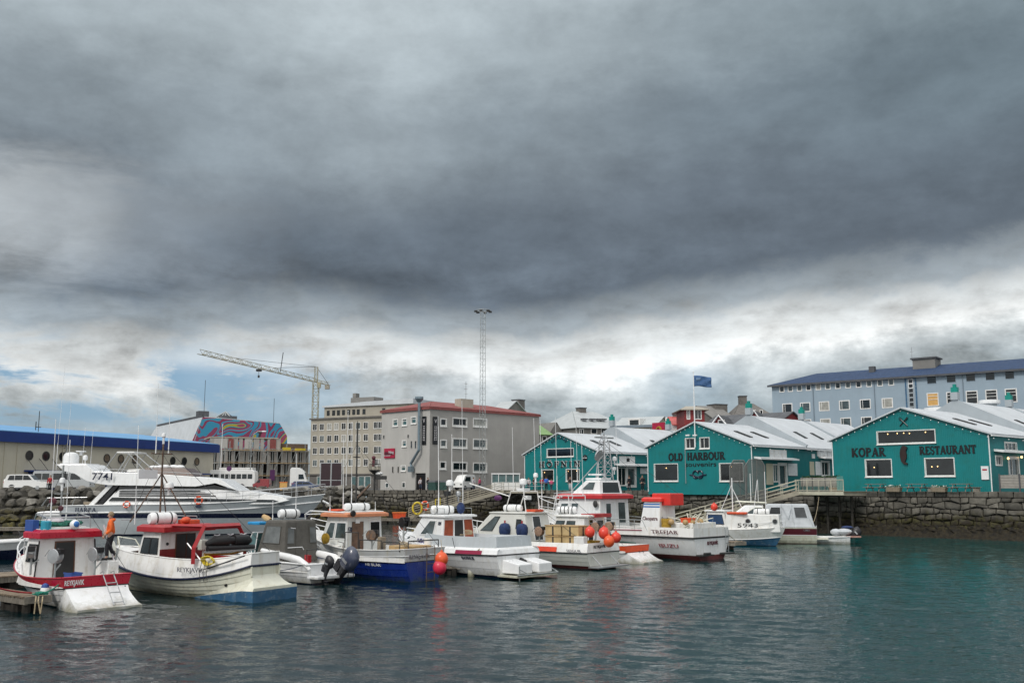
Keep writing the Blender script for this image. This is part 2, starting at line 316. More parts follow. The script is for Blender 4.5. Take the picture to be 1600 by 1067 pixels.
# ---------------- mesh helpers ----------------
class G:
    def __init__(s): s.v = []; s.f = []; s.m = []; s.mi = 0
    def add(s, vs, fs):
        o = len(s.v); s.v += [tuple(v) for v in vs]
        for f in fs: s.f.append([o + i for i in f]); s.m.append(s.mi)
        return s
    def box(s, x0, y0, z0, x1, y1, z1, M=None):
        v = [Vector(p) for p in ((x0,y0,z0),(x1,y0,z0),(x1,y1,z0),(x0,y1,z0),(x0,y0,z1),(x1,y0,z1),(x1,y1,z1),(x0,y1,z1))]
        if M: v = [M @ p for p in v]
        return s.add(v, [(0,3,2,1),(4,5,6,7),(0,1,5,4),(1,2,6,5),(2,3,7,6),(3,0,4,7)])
    def cb(s, c, sz, rz=0, M=None):   # centred box, rotated about z
        T = Matrix.Translation(c) @ Matrix.Rotation(rz, 4, 'Z')
        if M: T = M @ T
        return s.box(-sz[0]/2, -sz[1]/2, -sz[2]/2, sz[0]/2, sz[1]/2, sz[2]/2, T)
    def poly(s, pts, t):              # planar polygon extruded along its normal by t
        p = [Vector(q) for q in pts]; n = Vector((0,0,0))
        for i in range(len(p)): n += p[i].cross(p[(i+1) % len(p)])
        if n.length < 1e-9: return s
        n.normalize(); k = len(p)
        a = [q for q in p]; b = [q + n * t for q in p]
        fs = [list(range(k))[::-1], [k + i for i in range(k)]] + [(i, (i+1) % k, k + (i+1) % k, k + i) for i in range(k)]
        if t < 0: fs = [list(f)[::-1] for f in fs]
        return s.add(a + b, fs)
    def ring(s, pts, w, t, back=0.0):           # frame band round a planar polygon, w wide (outward), t proud
        p = [Vector(q) for q in pts]; k = len(p); n = Vector((0,0,0))
        for i in range(k): n += p[i].cross(p[(i+1) % k])
        n.normalize(); o = []
        for i in range(k):
            e0 = (p[i] - p[i-1]).normalized(); e1 = (p[(i+1) % k] - p[i]).normalized()
            n0 = e0.cross(n); n1 = e1.cross(n); bb = (n0 + n1)
            bb = bb / max(.3, bb.dot(n0)) ; o.append(p[i] + bb * w)
        V = [q - n * back for q in p] + [q - n * back for q in o] + [q + n * t for q in p] + [q + n * t for q in o]
        F = []
        for i in range(k):
            j = (i + 1) % k
            F += [(2*k+i, 3*k+i, 3*k+j, 2*k+j), (i, j, k+j, k+i), (k+i, k+j, 3*k+j, 3*k+i), (j, i, 2*k+i, 2*k+j)]
        return s.add(V, F)
    def tube(s, pts, r, n=6, closed=False):
        p = [Vector(q) for q in pts]; k = len(p)
        if k < 2: return s
        rr = r if isinstance(r, (list, tuple)) else [r] * k
        vs = []; ref = None
        for i in range(k):
            if closed: t = p[(i+1) % k] - p[i-1]
            else: t = p[min(i+1, k-1)] - p[max(i-1, 0)]
            if t.length < 1e-9: t = Vector((0,0,1))
            t.normalize()
            if ref is None: ref = Vector((0,0,1)) if abs(t.z) < .9 else Vector((1,0,0))
            a = t.cross(ref)
            if a.length < 1e-4: a = t.cross(Vector((1,.3,0)))
            a.normalize(); b = a.cross(t).normalized(); ref = b if abs(b.dot(t)) < .99 else ref
            for j in range(n):
                g = 2 * math.pi * j / n; vs.append(p[i] + (a * math.cos(g) + b * math.sin(g)) * rr[i])
        fs = []
        for i in range(k if closed else k - 1):
            i2 = (i + 1) % k
            for j in range(n): fs.append((i*n+j, i*n+(j+1) % n, i2*n+(j+1) % n, i2*n+j))
        if not closed: fs += [list(range(n))[::-1], [(k-1)*n+j for j in range(n)]]
        return s.add(vs, fs)
    def lathe(s, prof, n=12, M=None):   # prof: (r, z)
        vs = []; fs = []
        for r, z in prof:
            for j in range(n):
                g = 2*math.pi*j/n; q = Vector((r*math.cos(g), r*math.sin(g), z)); vs.append(M @ q if M else q)
        for i in range(len(prof)-1):
            for j in range(n): fs.append((i*n+j, i*n+(j+1)%n, (i+1)*n+(j+1)%n, (i+1)*n+j))
        fs += [list(range(n))[::-1], [(len(prof)-1)*n+j for j in range(n)]]
        return s.add(vs, fs)
    def ball(s, c, r, n=10, sq=(1,1,1), M=None):
        T = Matrix.Translation(c)
        if M: T = T @ M
        k = max(4, n // 2 + 1)
        pr = [(max(.001, math.sin(math.pi*i/k)) * r, -math.cos(math.pi*i/k) * r) for i in range(k+1)]
        return s.lathe(pr, n, T @ Matrix.Diagonal((*sq, 1)))
    def loft(s, rings, cap=True, closed=True):
        k = len(rings[0]); vs = [q for r in rings for q in r]; fs = []
        for i in range(len(rings)-1):
            for j in range(k if closed else k-1): fs.append((i*k+j, i*k+(j+1)%k, (i+1)*k+(j+1)%k, (i+1)*k+j))
        if cap: fs += [list(range(k))[::-1], [(len(rings)-1)*k+j for j in range(k)]]
        return s.add(vs, fs)
    def grid(s, rows): return s.loft(rows, cap=False, closed=False)
    def build(s, name, m, parent=None, smooth=False, bevel=0, label=None, double=False):
        me = bpy.data.meshes.new(name); me.from_pydata(s.v, [], s.f); me.validate(); 
        ms = m if isinstance(m, (list, tuple)) else [m]
        for q in ms: me.materials.append(K(q) if isinstance(q, str) else q)
        if len(ms) > 1 and len(me.polygons) == len(s.m):
            me.polygons.foreach_set('material_index', s.m)
        bm = bmesh.new(); bm.from_mesh(me)
        if bevel: bmesh.ops.remove_doubles(bm, verts=bm.verts, dist=1e-5)
        bmesh.ops.recalc_face_normals(bm, faces=bm.faces)
        if bevel:
            es = [e for e in bm.edges if len(e.link_faces) == 2 and e.calc_face_angle(0) > .5]
            try: bmesh.ops.bevel(bm, geom=es, offset=bevel, segments=2, profile=.6, affect='EDGES', clamp_overlap=True)
            except Exception: pass
        bm.to_mesh(me); bm.free()
        if smooth:
            me.polygons.foreach_set('use_smooth', [True] * len(me.polygons))
            try: me.set_sharp_from_angle(angle=R(38 if smooth is True else smooth))
            except Exception: pass
        o = bpy.data.objects.new(name, me); COL.objects.link(o)
        if parent: o.parent = parent
        if label: o['label'] = label
        return o
def thing(name, label, cat, loc=(0,0,0), rz=0, group=None):
    o = bpy.data.objects.new(name, None); COL.objects.link(o); o.empty_display_size = .3
    o.location = loc; o.rotation_euler = (0, 0, rz); return tag(o, label, cat, group)
def tag(o, label, cat, group=None):
    o['label'] = label; o['category'] = cat
    if group: o['group'] = group
    return o
def struct(o, kind='structure', label=None):
    o['kind'] = kind
    if label: o['label'] = label
    return o
def copy_tree(o, parent=None):
    c = o.copy(); COL.objects.link(c); c.parent = parent
    for ch in list(o.children): copy_tree(ch, c)
    return c
def text_geo(txt, h, depth=.02, bold=0.0, squash=1.0, spacing=1.0):
    """letters as a mesh in the x-z plane, facing -y, left bottom at the origin; returns G and width"""
    cu = bpy.data.curves.new('t', 'FONT'); cu.body = txt; cu.size = h / .72; cu.extrude = depth / 2; cu.offset = bold * h; cu.resolution_u = 2; cu.space_character = spacing
    o = bpy.data.objects.new('t', cu); COL.objects.link(o)
    dg = bpy.context.evaluated_depsgraph_get(); dg.update(); me = bpy.data.meshes.new_from_object(o.evaluated_get(dg))
    g = G(); xs = [v.co.x for v in me.vertices] or [0]; x0 = min(xs)
    g.add([((v.co.x - x0) * squash, -v.co.z, v.co.y) for v in me.vertices], [list(p.vertices) for p in me.polygons])
    bpy.data.objects.remove(o); bpy.data.curves.remove(cu); bpy.data.meshes.remove(me)
    return g, (max(xs) - x0) * squash
def text_on(name, txt, p0, p1, h, m, parent, up=(0,0,1), depth=.02, bold=.0, vertical=False, off=.012):
    """letters running from p0 to p1 (parent's space), height h along up, standing proud of the surface"""
    g, wd = text_geo(txt, h, depth, bold)
    p0 = Vector(p0); p1 = Vector(p1); X = (p1 - p0); L = X.length; X.normalize(); U = Vector(up)
    if vertical: U = U
    U = (U - X * U.dot(X)).normalized(); Nn = X.cross(U).normalized()   # outward
    sc = L / max(wd, 1e-6)
    g.v = [tuple(p0 + X * (v[0] * sc) + U * v[2] + Nn * (-v[1] + off)) for v in g.v]
    return g.build(name, m, parent)
# =============== LAND AND WATER ===============
GZ = 4.2
EDGE = [(-140,98),(-64,107),(-44,113),(-30,127),(-20,138.5),(-0.5,138.2),(7.5,131),(15.2,121.5),(34.6,101.4),(45.4,88.6),(60,71),(90,36)]
NROCK = 5      # edge points 0..4 are the boulder bank, the rest the stone wall
g = G(); pts = [(x, y, GZ) for x, y in EDGE] + [(160,30,GZ),(900,60,GZ),(900,1200,GZ),(-900,1200,GZ),(-900,98,GZ)]
g.add(pts, [list(range(len(pts)))]); struct(g.build('ground', 'asphalt'))
def watermat():
    m = bpy.data.materials.new('water'); m.use_nodes = True; t = m.node_tree; n = t.nodes; l = t.links; b = n['Principled BSDF']
    b.inputs['Roughness'].default_value = .06; b.inputs['IOR'].default_value = 1.33
    co = n.new('ShaderNodeTexCoord')
    def nz(s, det, sc=(1,1,1), rot=0, off=0, ro=.55):
        mp = n.new('ShaderNodeMapping'); mp.inputs['Scale'].default_value = sc; mp.inputs['Rotation'].default_value = (0,0,rot); mp.inputs['Location'].default_value = (off, off, 0)
        l.new(co.outputs['Object'], mp.inputs[0]); q = n.new('ShaderNodeTexNoise'); q.inputs['Scale'].default_value = s; q.inputs['Detail'].default_value = det; q.inputs['Roughness'].default_value = ro
        l.new(mp.outputs[0], q.inputs['Vector']); return q.outputs['Fac']
    def M(op, a, bb):
        q = n.new('ShaderNodeMath'); q.operation = op
        for i, v in enumerate((a, bb)):
            if isinstance(v, (int, float)): q.inputs[i].default_value = v
            else: l.new(v, q.inputs[i])
        return q.outputs[0]
    # silt colour: slate water in the basin, greener in the open part on the right
    sp = n.new('ShaderNodeSeparateXYZ'); l.new(co.outputs['Object'], sp.inputs[0])
    gx = n.new('ShaderNodeMapRange'); l.new(M('ADD', sp.outputs[0], M('MULTIPLY', M('SUBTRACT', nz(.05, 4), .5), 30)), gx.inputs[0])
    for i, v in enumerate((-2, 26, 0, 1)): gx.inputs[i+1].default_value = v
    mx = n.new('ShaderNodeMix'); mx.data_type = 'RGBA'; l.new(gx.outputs[0], mx.inputs[0]); mx.inputs[6].default_value = (.0015, .013, .0155, 1); mx.inputs[7].default_value = (.001, .048, .048, 1)
    l.new(mx.outputs[2], b.inputs['Base Color'])
    a = nz(2.9, 3, (1, 1.7, 1), .35); c = nz(1.1, 3, (1, 1.9, 1), -.25, 7); f = nz(8.0, 2, (1, 1.4, 1), .1, 3); wv = nz(.10, 3, (1,1,1), 0, 2)
    amp = n.new('ShaderNodeMapRange'); l.new(wv, amp.inputs[0])
    for i, v in enumerate((.38, .62, .55, 1.15)): amp.inputs[i+1].default_value = v
    h = M('ADD', M('ADD', M('MULTIPLY', a, .42), M('MULTIPLY', c, .75)), M('MULTIPLY', f, .16)); h = M('MULTIPLY', h, amp.outputs[0]); sh_ = n.new('ShaderNodeMapRange'); l.new(M('SUBTRACT', sp.outputs[1], M('MULTIPLY', M('MAXIMUM', sp.outputs[0], 0), .35)), sh_.inputs[0])
    for i, v in enumerate((34, 60, 1.1, .30)): sh_.inputs[i+1].default_value = v   # calmer in the lee of the pontoons
    h = M('MULTIPLY', h, sh_.outputs[0])
    bp = n.new('ShaderNodeBump'); bp.inputs['Strength'].default_value = .8; bp.inputs['Distance'].default_value = .085
    l.new(h, bp.inputs['Height']); l.new(bp.outputs[0], b.inputs['Normal']); return m
def make_water():
    """one sheet: fine grid with real wind ripples in the basin, plain sheet beyond"""
    import numpy as np
    rs = np.random.RandomState(4); X0, X1, Y0, Y1, st = -70., 74., 13., 112., .155
    nx, ny = int((X1-X0)/st)+1, int((Y1-Y0)/st)+1; xs = np.linspace(X0, X1, nx); ys = np.linspace(Y0, Y1, ny); xx, yy = np.meshgrid(xs, ys); z = np.zeros_like(xx)
    for i in range(64):
        lam = .36 * (1.5/.36) ** (rs.rand()**1.2); ang = math.radians(68 + rs.normal()*34); k = 2*math.pi/lam; amp = .0045*lam**.95
        z += amp*np.sin(k*(xx*math.cos(ang)+yy*math.sin(ang)) + rs.rand()*6.283 + .6*np.sin(xx*.11+yy*.07+rs.rand()*6))
    patch = 0
    for i in range(6): a_ = rs.rand()*6.28; q = rs.uniform(.05,.16); patch = patch + np.sin(q*(xx*math.cos(a_)*.6+yy*math.sin(a_)) + rs.rand()*6.28)
    z *= (.85 + .22*patch/1.7) * (1.2 - .88*np.clip((yy - .35*np.maximum(xx,0) - 34)/26, 0, 1))
    edge = np.clip(np.minimum(np.minimum(xx-X0, X1-xx), np.minimum(yy-Y0, Y1-yy))/1.5, 0, 1); z *= edge
    co = np.stack([xx, yy, z], -1).reshape(-1, 3); i0 = (np.arange(ny-1)[:,None]*nx + np.arange(nx-1)[None,:]).reshape(-1); F = np.stack([i0, i0+1, i0+nx+1, i0+nx], -1)
    c = [0, nx-1, nx*ny-1, nx*(ny-1)]; n0 = len(co); co = np.concatenate([co, [[-900,-200,0],[900,-200,0],[900,160,0],[-900,160,0]]]); o = [n0, n0+1, n0+2, n0+3]
    F = np.concatenate([F, [[o[0],o[1],c[1],c[0]],[o[1],o[2],c[2],c[1]],[o[2],o[3],c[3],c[2]],[o[3],o[0],c[0],c[3]]]])
    me = bpy.data.meshes.new('water'); me.vertices.add(len(co)); me.vertices.foreach_set('co', co.astype('f').ravel()); me.loops.add(F.size); me.loops.foreach_set('vertex_index', F.astype('i').ravel()); me.polygons.add(len(F)); me.polygons.foreach_set('loop_start', (np.arange(len(F))*4).astype('i')); me.polygons.foreach_set('use_smooth', [True]*len(F)); me.update(calc_edges=True); me.materials.append(watermat())
    ob = bpy.data.objects.new('water', me); COL.objects.link(ob); struct(ob)
make_water()
# ---- boulder bank ----
def along(P, step):
    out = []
    for (x0,y0),(x1,y1) in zip(P, P[1:]):
        L = math.hypot(x1-x0, y1-y0); k = max(1, round(L/step))
        for i in range(k): out.append((x0+(x1-x0)*i/k, y0+(y1-y0)*i/k, (y1-y0)/L, -(x1-x0)/L))   # outward normal points to the water
    return out
def earth_bank():
    g = G(); rows = []
    for x, y, nx, ny in along(EDGE[:NROCK], 3): rows.append([(x - nx*1.5, y - ny*1.5, GZ+.02), (x, y, GZ+.05), (x + nx*1.8, y + ny*1.8, 2.6), (x + nx*4.0, y + ny*4.0, .6), (x + nx*5.4, y + ny*5.4, -1)])
    x, y = EDGE[NROCK-1]; rows.append([(x, y+2, GZ+.02), (x, y, GZ+.05), (x, y-1.8, 2.6), (x, y-4, .6), (x, y-5.4, -1)])
    g.grid(rows); struct(g.build('earth_bank', 'earth', smooth=True))
earth_bank()
def rock_mesh(seed, m):
    rnd = random.Random(seed); bm = bmesh.new(); bmesh.ops.create_icosphere(bm, subdivisions=2, radius=1)
    planes = [(Vector((rnd.gauss(0,1), rnd.gauss(0,1), rnd.gauss(0,1))).normalized(), rnd.uniform(.5,.85)) for _ in range(11)]
    for v in bm.verts:
        for pn, d in planes:
            k = v.co.dot(pn)
            if k > d: v.co -= pn * (k - d)
        v.co += Vector((rnd.uniform(-.03,.03), rnd.uniform(-.03,.03), rnd.uniform(-.03,.03)))
    for v in bm.verts: v.co.x *= 1.25; v.co.z *= .8
    me = bpy.data.meshes.new('boulder'); bm.to_mesh(me); bm.free(); me.materials.append(K(m)); return me
RK = [rock_mesh(i, 'rock') for i in range(6)] + [rock_mesh(20+i, 'rock_pale') for i in range(2)]
rocks = []
for k, (o_, z_) in enumerate(((-.4, 4.25), (.7, 3.75), (1.5, 2.95), (2.4, 2.1), (3.3, 1.25), (4.3, .45))):
    for x, y, nx, ny in along(EDGE[1:NROCK], 1.12):
        px = 800 + x / y * FPX
        if px < -25 or (215 < px < 470 and k > 0): continue
        jx, jy = random.uniform(-.35,.35), random.uniform(-.3,.3); s_ = random.uniform(.50,.88)
        rocks.append((abs(px-60), (x + nx*o_ + jx, y + ny*o_ + jy, z_ + random.uniform(-.15,.15)), s_))
for _, p, s_ in rocks[:300]:
    me = random.choice(RK if p[0] > -30 else RK[:7]); o = bpy.data.objects.new('boulder', me); COL.objects.link(o); o.location = p
    o.scale = (s_, s_ * random.uniform(.8,1.1), s_); o.rotation_euler = (random.uniform(-.4,.4), random.uniform(-.4,.4), random.uniform(0,6.3))
    tag(o, 'rough grey boulder in the breakwater bank along the left and middle shore', 'boulder', 'boulders of the breakwater bank')
print('rocks', len(rocks))
# ---- stone quay wall: real blocks, battered foot overgrown with weed ----
def stone_wall(P, name, label):
    t = thing(name, label, 'quay wall', (P[0][0], P[0][1], 0)); ox, oy = P[0]
    st, cp, back, wd = G(), G(), G(), G(); rnd = random.Random(5)
    for (x0,y0),(x1,y1) in zip(P, P[1:]):
        L = math.hypot(x1-x0, y1-y0); d = ((x1-x0)/L, (y1-y0)/L); n = (d[1], -d[0])
        def q(s, o, z): return (x0 - ox + d[0]*s + n[0]*o, y0 - oy + d[1]*s + n[1]*o, z)
        bt = lambda z: (4.0 - z) * .10
        back.add([q(0,bt(-1)-.1,-1), q(L,bt(-1)-.1,-1), q(L,bt(4)-.1,3.98), q(0,bt(4)-.1,3.98), q(L,-1.5,3.98), q(0,-1.5,3.98)], [(0,1,2,3),(3,2,4,5)])
        # coping
        s = 0
        while s < L:
            wv = min(rnd.uniform(.75,1.35), L - s); 
            if wv < .3: break
            a, b2 = s + .03, s + wv - .03; z0, z1 = 3.74, 4.2 + rnd.uniform(.0,.06); o = .07 + rnd.uniform(0,.06)
            v = [q(a,-.5,z0), q(b2,-.5,z0), q(b2,o,z0), q(a,o,z0), q(a+.03,-.5,z1), q(b2-.03,-.5,z1), q(b2-.04,o-.05,z1), q(a+.04,o-.05,z1)]
            cp.add(v, [(0,3,2,1),(4,5,6,7),(0,1,5,4),(1,2,6,5),(2,3,7,6),(3,0,4,7)]); s += wv
        # courses of rough stones with wandering joints
        zc = [3.72, 3.18, 2.68, 2.10, 1.62, 1.05, .4, -.3]
        wob = [rnd.uniform(0, 6) for _ in zc]
        zz = lambda i, s: zc[i] + (0 if i == 0 else .13 * math.sin(s * 1.1 + wob[i]) + .10 * math.sin(s * 2.7 + wob[i] * 2))
        for i in range(len(zc)-1):
            s = -rnd.uniform(0, .4)
            while s < L:
                wv = rnd.choice([rnd.uniform(.35,.7), rnd.uniform(.6,1.1), rnd.uniform(1.0,1.6)]); a, b2 = max(0, s), min(L, s + wv); s += wv
                if b2 - a < .2: continue
                gp = .035; ja, jb = rnd.uniform(-.08,.08), rnd.uniform(-.08,.08); pr = rnd.uniform(.05,.2)
                C4 = [(a+gp+ja*.5, zz(i+1,a)+gp), (b2-gp+jb*.5, zz(i+1,b2)+gp), (b2-gp-jb*.5, zz(i,b2)-gp), (a+gp-ja*.5, zz(i,a)-gp)]
                if rnd.random() < .6: # cut a corner so that outlines are not rectangles
                    c_ = rnd.randrange(4); p_, c0, n_ = C4[c_-1], C4[c_], C4[(c_+1) % 4]; f1, f2 = rnd.uniform(.12,.35), rnd.uniform(.2,.4)
                    C4[c_:c_+1] = [(c0[0]+(p_[0]-c0[0])*f1, c0[1]+(p_[1]-c0[1])*f1), (c0[0]+(n_[0]-c0[0])*f2, c0[1]+(n_[1]-c0[1])*f2)]
                cx_ = sum(p[0] for p in C4)/len(C4); cz_ = sum(p[1] for p in C4)/len(C4); k = len(C4)
                r0 = [q(p[0], bt(p[1]) - .12, p[1]) for p in C4]; r1 = [q(cx_+(p[0]-cx_)*.97, bt(p[1])+pr*.55, cz_+(p[1]-cz_)*.95) for p in C4]
                r2 = [q(cx_+(p[0]-cx_)*.72+rnd.uniform(-.02,.02), bt(p[1])+pr+rnd.uniform(-.03,.03), cz_+(p[1]-cz_)*.68) for p in C4]
                st.add(r0+r1+r2+[q(cx_, bt(cz_)+pr+rnd.uniform(-.02,.05), cz_)], [(j,(j+1)%k,k+(j+1)%k,k+j) for j in range(k)]+[(k+j,k+(j+1)%k,2*k+(j+1)%k,2*k+j) for j in range(k)]+[(2*k+j,2*k+(j+1)%k,3*k) for j in range(k)])
        # weed skirt
        k = max(2, int(L/.3)); rows = []
        for i in range(k+1):
            s = L*i/k; rows.append([q(s, .25 + .12*j + (0 if i in (0,k) else rnd.uniform(-.12,.16)) + .16*max(0,j-4), 1.30 - .20*j + rnd.uniform(-.07,.07)) for j in range(9)])
        wd.grid(rows)
    back.build('mortar_bed', 'mortar', t); st.build('stonework', 'stone', t, smooth=50); cp.build('coping', 'stone', t, bevel=.03); wd.build('seaweed_skirt', 'weed', t)
stone_wall(EDGE[NROCK-1:NROCK+4], 'quay_wall', 'long grey stone quay wall below the teal harbour houses, weed-grown foot')
stone_wall(EDGE[NROCK+3:], 'quay_wall', 'nearest stretch of stone quay wall at far right below the picnic tables')

# =============== BUILDINGS ===============
class Bd:
    def __init__(s, name, label, A, B, z0=GZ, cat='building', group=None):
        s.A, s.B = Vector(A), Vector(B); s.L = (s.B - s.A).length; s.d = (s.B - s.A).normalized(); s.n = Vector((-s.d.y, s.d.x)); s.z0 = z0
        s.o = thing(name, label, cat, (A[0], A[1], z0), math.atan2(s.d.y, s.d.x), group)
    def hit(s, face, px, py, off=0):
        r = ray(px, py); P0, dr = {'f': (s.A - s.n*off, s.d), 'r': (s.B + s.d*off, s.n), 'l': (s.A - s.d*off, s.n)}[face]
        nn = Vector((-dr.y, dr.x)); t = P0.dot(nn) / Vector((r.x, r.y)).dot(nn); q = Vector((r.x*t, r.y*t))
        return (q - P0).dot(dr), EYE + r.z*t - s.z0
    def mp(s, face, a, z, dep=0):
        return {'f': (a, dep, z), 'r': (s.L - dep, a, z), 'l': (dep, a, z)}[face]
    def quad(s, face, a0, z0, a1, z1, dep=0):
        p = [s.mp(face,a0,z0,dep), s.mp(face,a1,z0,dep), s.mp(face,a1,z1,dep), s.mp(face,a0,z1,dep)]
        return p if face != 'l' else [p[1], p[0], p[3], p[2]]
    def rect(s, face, r):      # pixel rectangle -> wall rectangle
        x0, y0, x1, y1 = r; xm, ym = (x0+x1)/2, (y0+y1)/2
        a0 = s.hit(face, x0, ym)[0]; a1 = s.hit(face, x1, ym)[0]; z0 = s.hit(face, xm, y1)[1]; z1 = s.hit(face, xm, y0)[1]
        return (min(a0,a1), z0, max(a0,a1), z1)
    def wall(s, face, a0, a1, prof, m, holes=(), z0=-.4, name='wall', rev=.22):
        """prof: [(a, ztop)...]; holes: wall rectangles"""
        def top(a):
            for (p, q), (p2, q2) in zip(prof, prof[1:]):
                if p - 1e-6 <= a <= p2 + 1e-6: return q + (q2-q)*(a-p)/max(1e-6,(p2-p))
            return prof[-1][1]
        xs = sorted(set([round(v,4) for v in [a0,a1]+[p for p,_ in prof if a0<p<a1]+[h[i] for h in holes for i in (0,2)]])); g = G()
        for u, v in zip(xs, xs[1:]):
            if v - u < 1e-3: continue
            mid = (u+v)/2; hs = sorted([h for h in holes if h[0] < mid < h[2]], key=lambda h: h[1]); z = z0
            for h in hs:
                g.add(s.quad(face,u,z,v,h[1]), [(0,1,2,3)]); z = h[3]
            p = [s.mp(face,u,z), s.mp(face,v,z), s.mp(face,v,top(v)), s.mp(face,u,top(u))]; g.add(p if face != 'l' else p[::-1], [(0,1,2,3)])
        for h in holes:
            q = [s.mp(face,h[0],h[1]), s.mp(face,h[2],h[1]), s.mp(face,h[2],h[3]), s.mp(face,h[0],h[3])]; r = [s.mp(face,h[0],h[1],rev), s.mp(face,h[2],h[1],rev), s.mp(face,h[2],h[3],rev), s.mp(face,h[0],h[3],rev)]
            g.add(q+r, [(i,(i+1)%4,4+(i+1)%4,4+i) for i in range(4)])
        me = g.build(name, m, s.o); return me
    def win(s, face, r, glass='glass_dark', frame='white_paint', fw=.10, hole=False, mv=(), mh=(), sill=False, name='window', door=False):
        a0,z0,a1,z1 = r; dep = .10 if hole else -.015
        g = G(); g.ring(s.quad(face,a0,z0,a1,z1,0), fw, .05, .0)
        if hole: g.ring(s.quad(face,a0+.05,z0+.05,a1-.05,z1-.05,.05), .05, .02, .08)
        b = .035
        for f in mv: a = a0+(a1-a0)*f; g.poly(s.quad(face,a-b,z0,a+b,z1,dep-.01), .04)
        for f in mh: z = z0+(z1-z0)*f; g.poly(s.quad(face,a0,z-b,a1,z+b,dep-.012), .045)
        if sill: g.poly(s.quad(face,a0-fw-.05,z0-fw-.06,a1+fw+.05,z0-fw+.002,-.03), .10)
        w_ = g.build(name, frame, s.o); p = G(); p.poly(s.quad(face,a0-.0,z0,a1,z1,dep+.015), .012); p.build('pane', glass, w_)
        return w_
    def panel(s, face, r, m, name, t=.05, off=.0, parent=None):
        g = G(); g.poly(s.quad(face,*r,-off), t); return g.build(name, m, parent or s.o)
    def slab(s, pts, t, m, name, parent=None, rows=None):
        g = G(); g.poly(pts, t); return g.build(name, m, parent or s.o)
def bxy(px, Y): p = W(px, 765, Y); return (p.x, Y)

def harbour_house(name, label, a, b, apex, eL, eR, wins, swins, units, bulb=True):
    H = Bd(name, label, bxy(*a), bxy(*b), cat='restaurant' if 'souvenir' not in label else 'shop'); L = H.L
    sr, zr = H.hit('f', *apex); zl = H.hit('f', a[0], eL)[1]; ze = H.hit('f', b[0], eR)[1]; H.sr, H.zr = sr, zr
    hs = [H.rect('f', r) for r, *_ in wins]; H.wall('f', 0, L, [(0,zl),(sr,zr),(L,ze)], 'teal', hs)
    for (r, k), h in zip(wins, hs): H.win('f', h, hole=True, sill=True, **k)
    D = sum(u[0] for u in units)
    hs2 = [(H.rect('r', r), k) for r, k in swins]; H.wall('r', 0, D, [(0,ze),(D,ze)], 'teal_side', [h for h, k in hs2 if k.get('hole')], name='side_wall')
    for h, k in hs2: H.win('r', h, **k)
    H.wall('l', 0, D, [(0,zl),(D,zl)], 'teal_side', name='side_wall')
    y = 0
    for i, (dp, up_) in enumerate(units):
        y0, y1 = y - (.28 if i == 0 else 0), y + dp; z2 = zr + up_; ex = .35; sR = (z2-ze)/(L-sr); sL = (z2-zl)/sr
        g = G(); t = .14
        g.poly([(sr,y0,z2),(L+ex,y0,ze-ex*sR),(L+ex,y1,ze-ex*sR),(sr,y1,z2)], t); g.poly([(-ex,y0,zl-ex*sL),(sr,y0,z2),(sr,y1,z2),(-ex,y1,zl-ex*sL)], t)
        rf = g.build('roof', 'roof_white', H.o)
        g = G(); g.box(L+ex-.06, y0, ze-ex*sR-.12, L+ex+.08, y1, ze-ex*sR-.0); g.build('gutter', 'white_clean', rf)
        for f0, v0, ln in ((.42,.28,1.9),(.40,.60,1.9)) if i == 0 else ((.5,.3,1.4),(.5,.62,1.4)):
            g = G(); u = sr + (L+ex-sr)*f0; zz = z2 - (u-sr)*sR; yy = y0 + (y1-y0)*v0; w2 = .62; u2 = u + ln; z3 = z2 - (u2-sr)*sR
            g.ring([(u,yy,zz+t),(u2,yy,z3+t),(u2,yy+w2,z3+t),(u,yy+w2,zz+t)], .07, .10)
            sk_ = g.build('skylight', 'dark_metal', rf); g = G(); g.poly([(u,yy,zz+t+.02),(u2,yy,z3+t+.02),(u2,yy+w2,z3+t+.02),(u,yy+w2,zz+t+.02)], .03); g.build('pane', 'glass_grey', sk_)
        if i:
            zp = zr + units[i-1][1]; e = .30
            g = G(); g.poly([(-.2,y-.12,zl-.1),(L+.2,y-.12,ze-.1),(L+.45,y-.12,ze+.28),(sr,y-.12,z2+t+.18),(-.45,y-.12,zl+.28)], -.24)
            g.build('parapet', 'roof_grey', H.o)
            g = G(); g.cb((sr,y,z2+t+.5),(.75,.6,.8)); c_ = g.build('chimney', 'roof_grey', H.o); g = G(); g.cb((sr,y,z2+t+1.15),(.66,.5,.6)); g.cb((sr,y,z2+t+1.6),(.3,.3,.35)); g.build('chimney_cap', 'teal_flat', c_)
        y += dp
    if bulb:    # festoon of small unlit bulbs below the verge
        g = G(); c_ = G()
        for (u0,z0_),(u1,z1_) in (((0,zl),(sr,zr)),((sr,zr),(L,ze))):
            k = 11; pts = []
            for i in range(k+1):
                u = u0+(u1-u0)*i/k; z = z0_+(z1_-z0_)*i/k - .18; pts.append((u,-.32,z)); g.ball((u,-.32,z-.12),.055,6)
            c_.tube(pts, .015, 4)
        for i in range(12): g.ball((L+.42, D*i/12., ze-.45),.055,6)
        s_ = c_.build('light_string', 'black', H.o); g.build('bulb_row', 'white_clean', s_)
    H.ze, H.zl, H.D = ze, zl, D
    g = G(); g.tube([(L-.02,-.07,ze-.1),(L-.02,-.07,-.1)], .055, 6); g.build('downpipe', 'white_clean', H.o); g = G(); g.tube([(.06,-.07,zl-.2),(.06,-.07,-.1)], .055, 6); g.build('downpipe', 'white_clean', H.o)
    return H
W1 = dict(fw=.075)
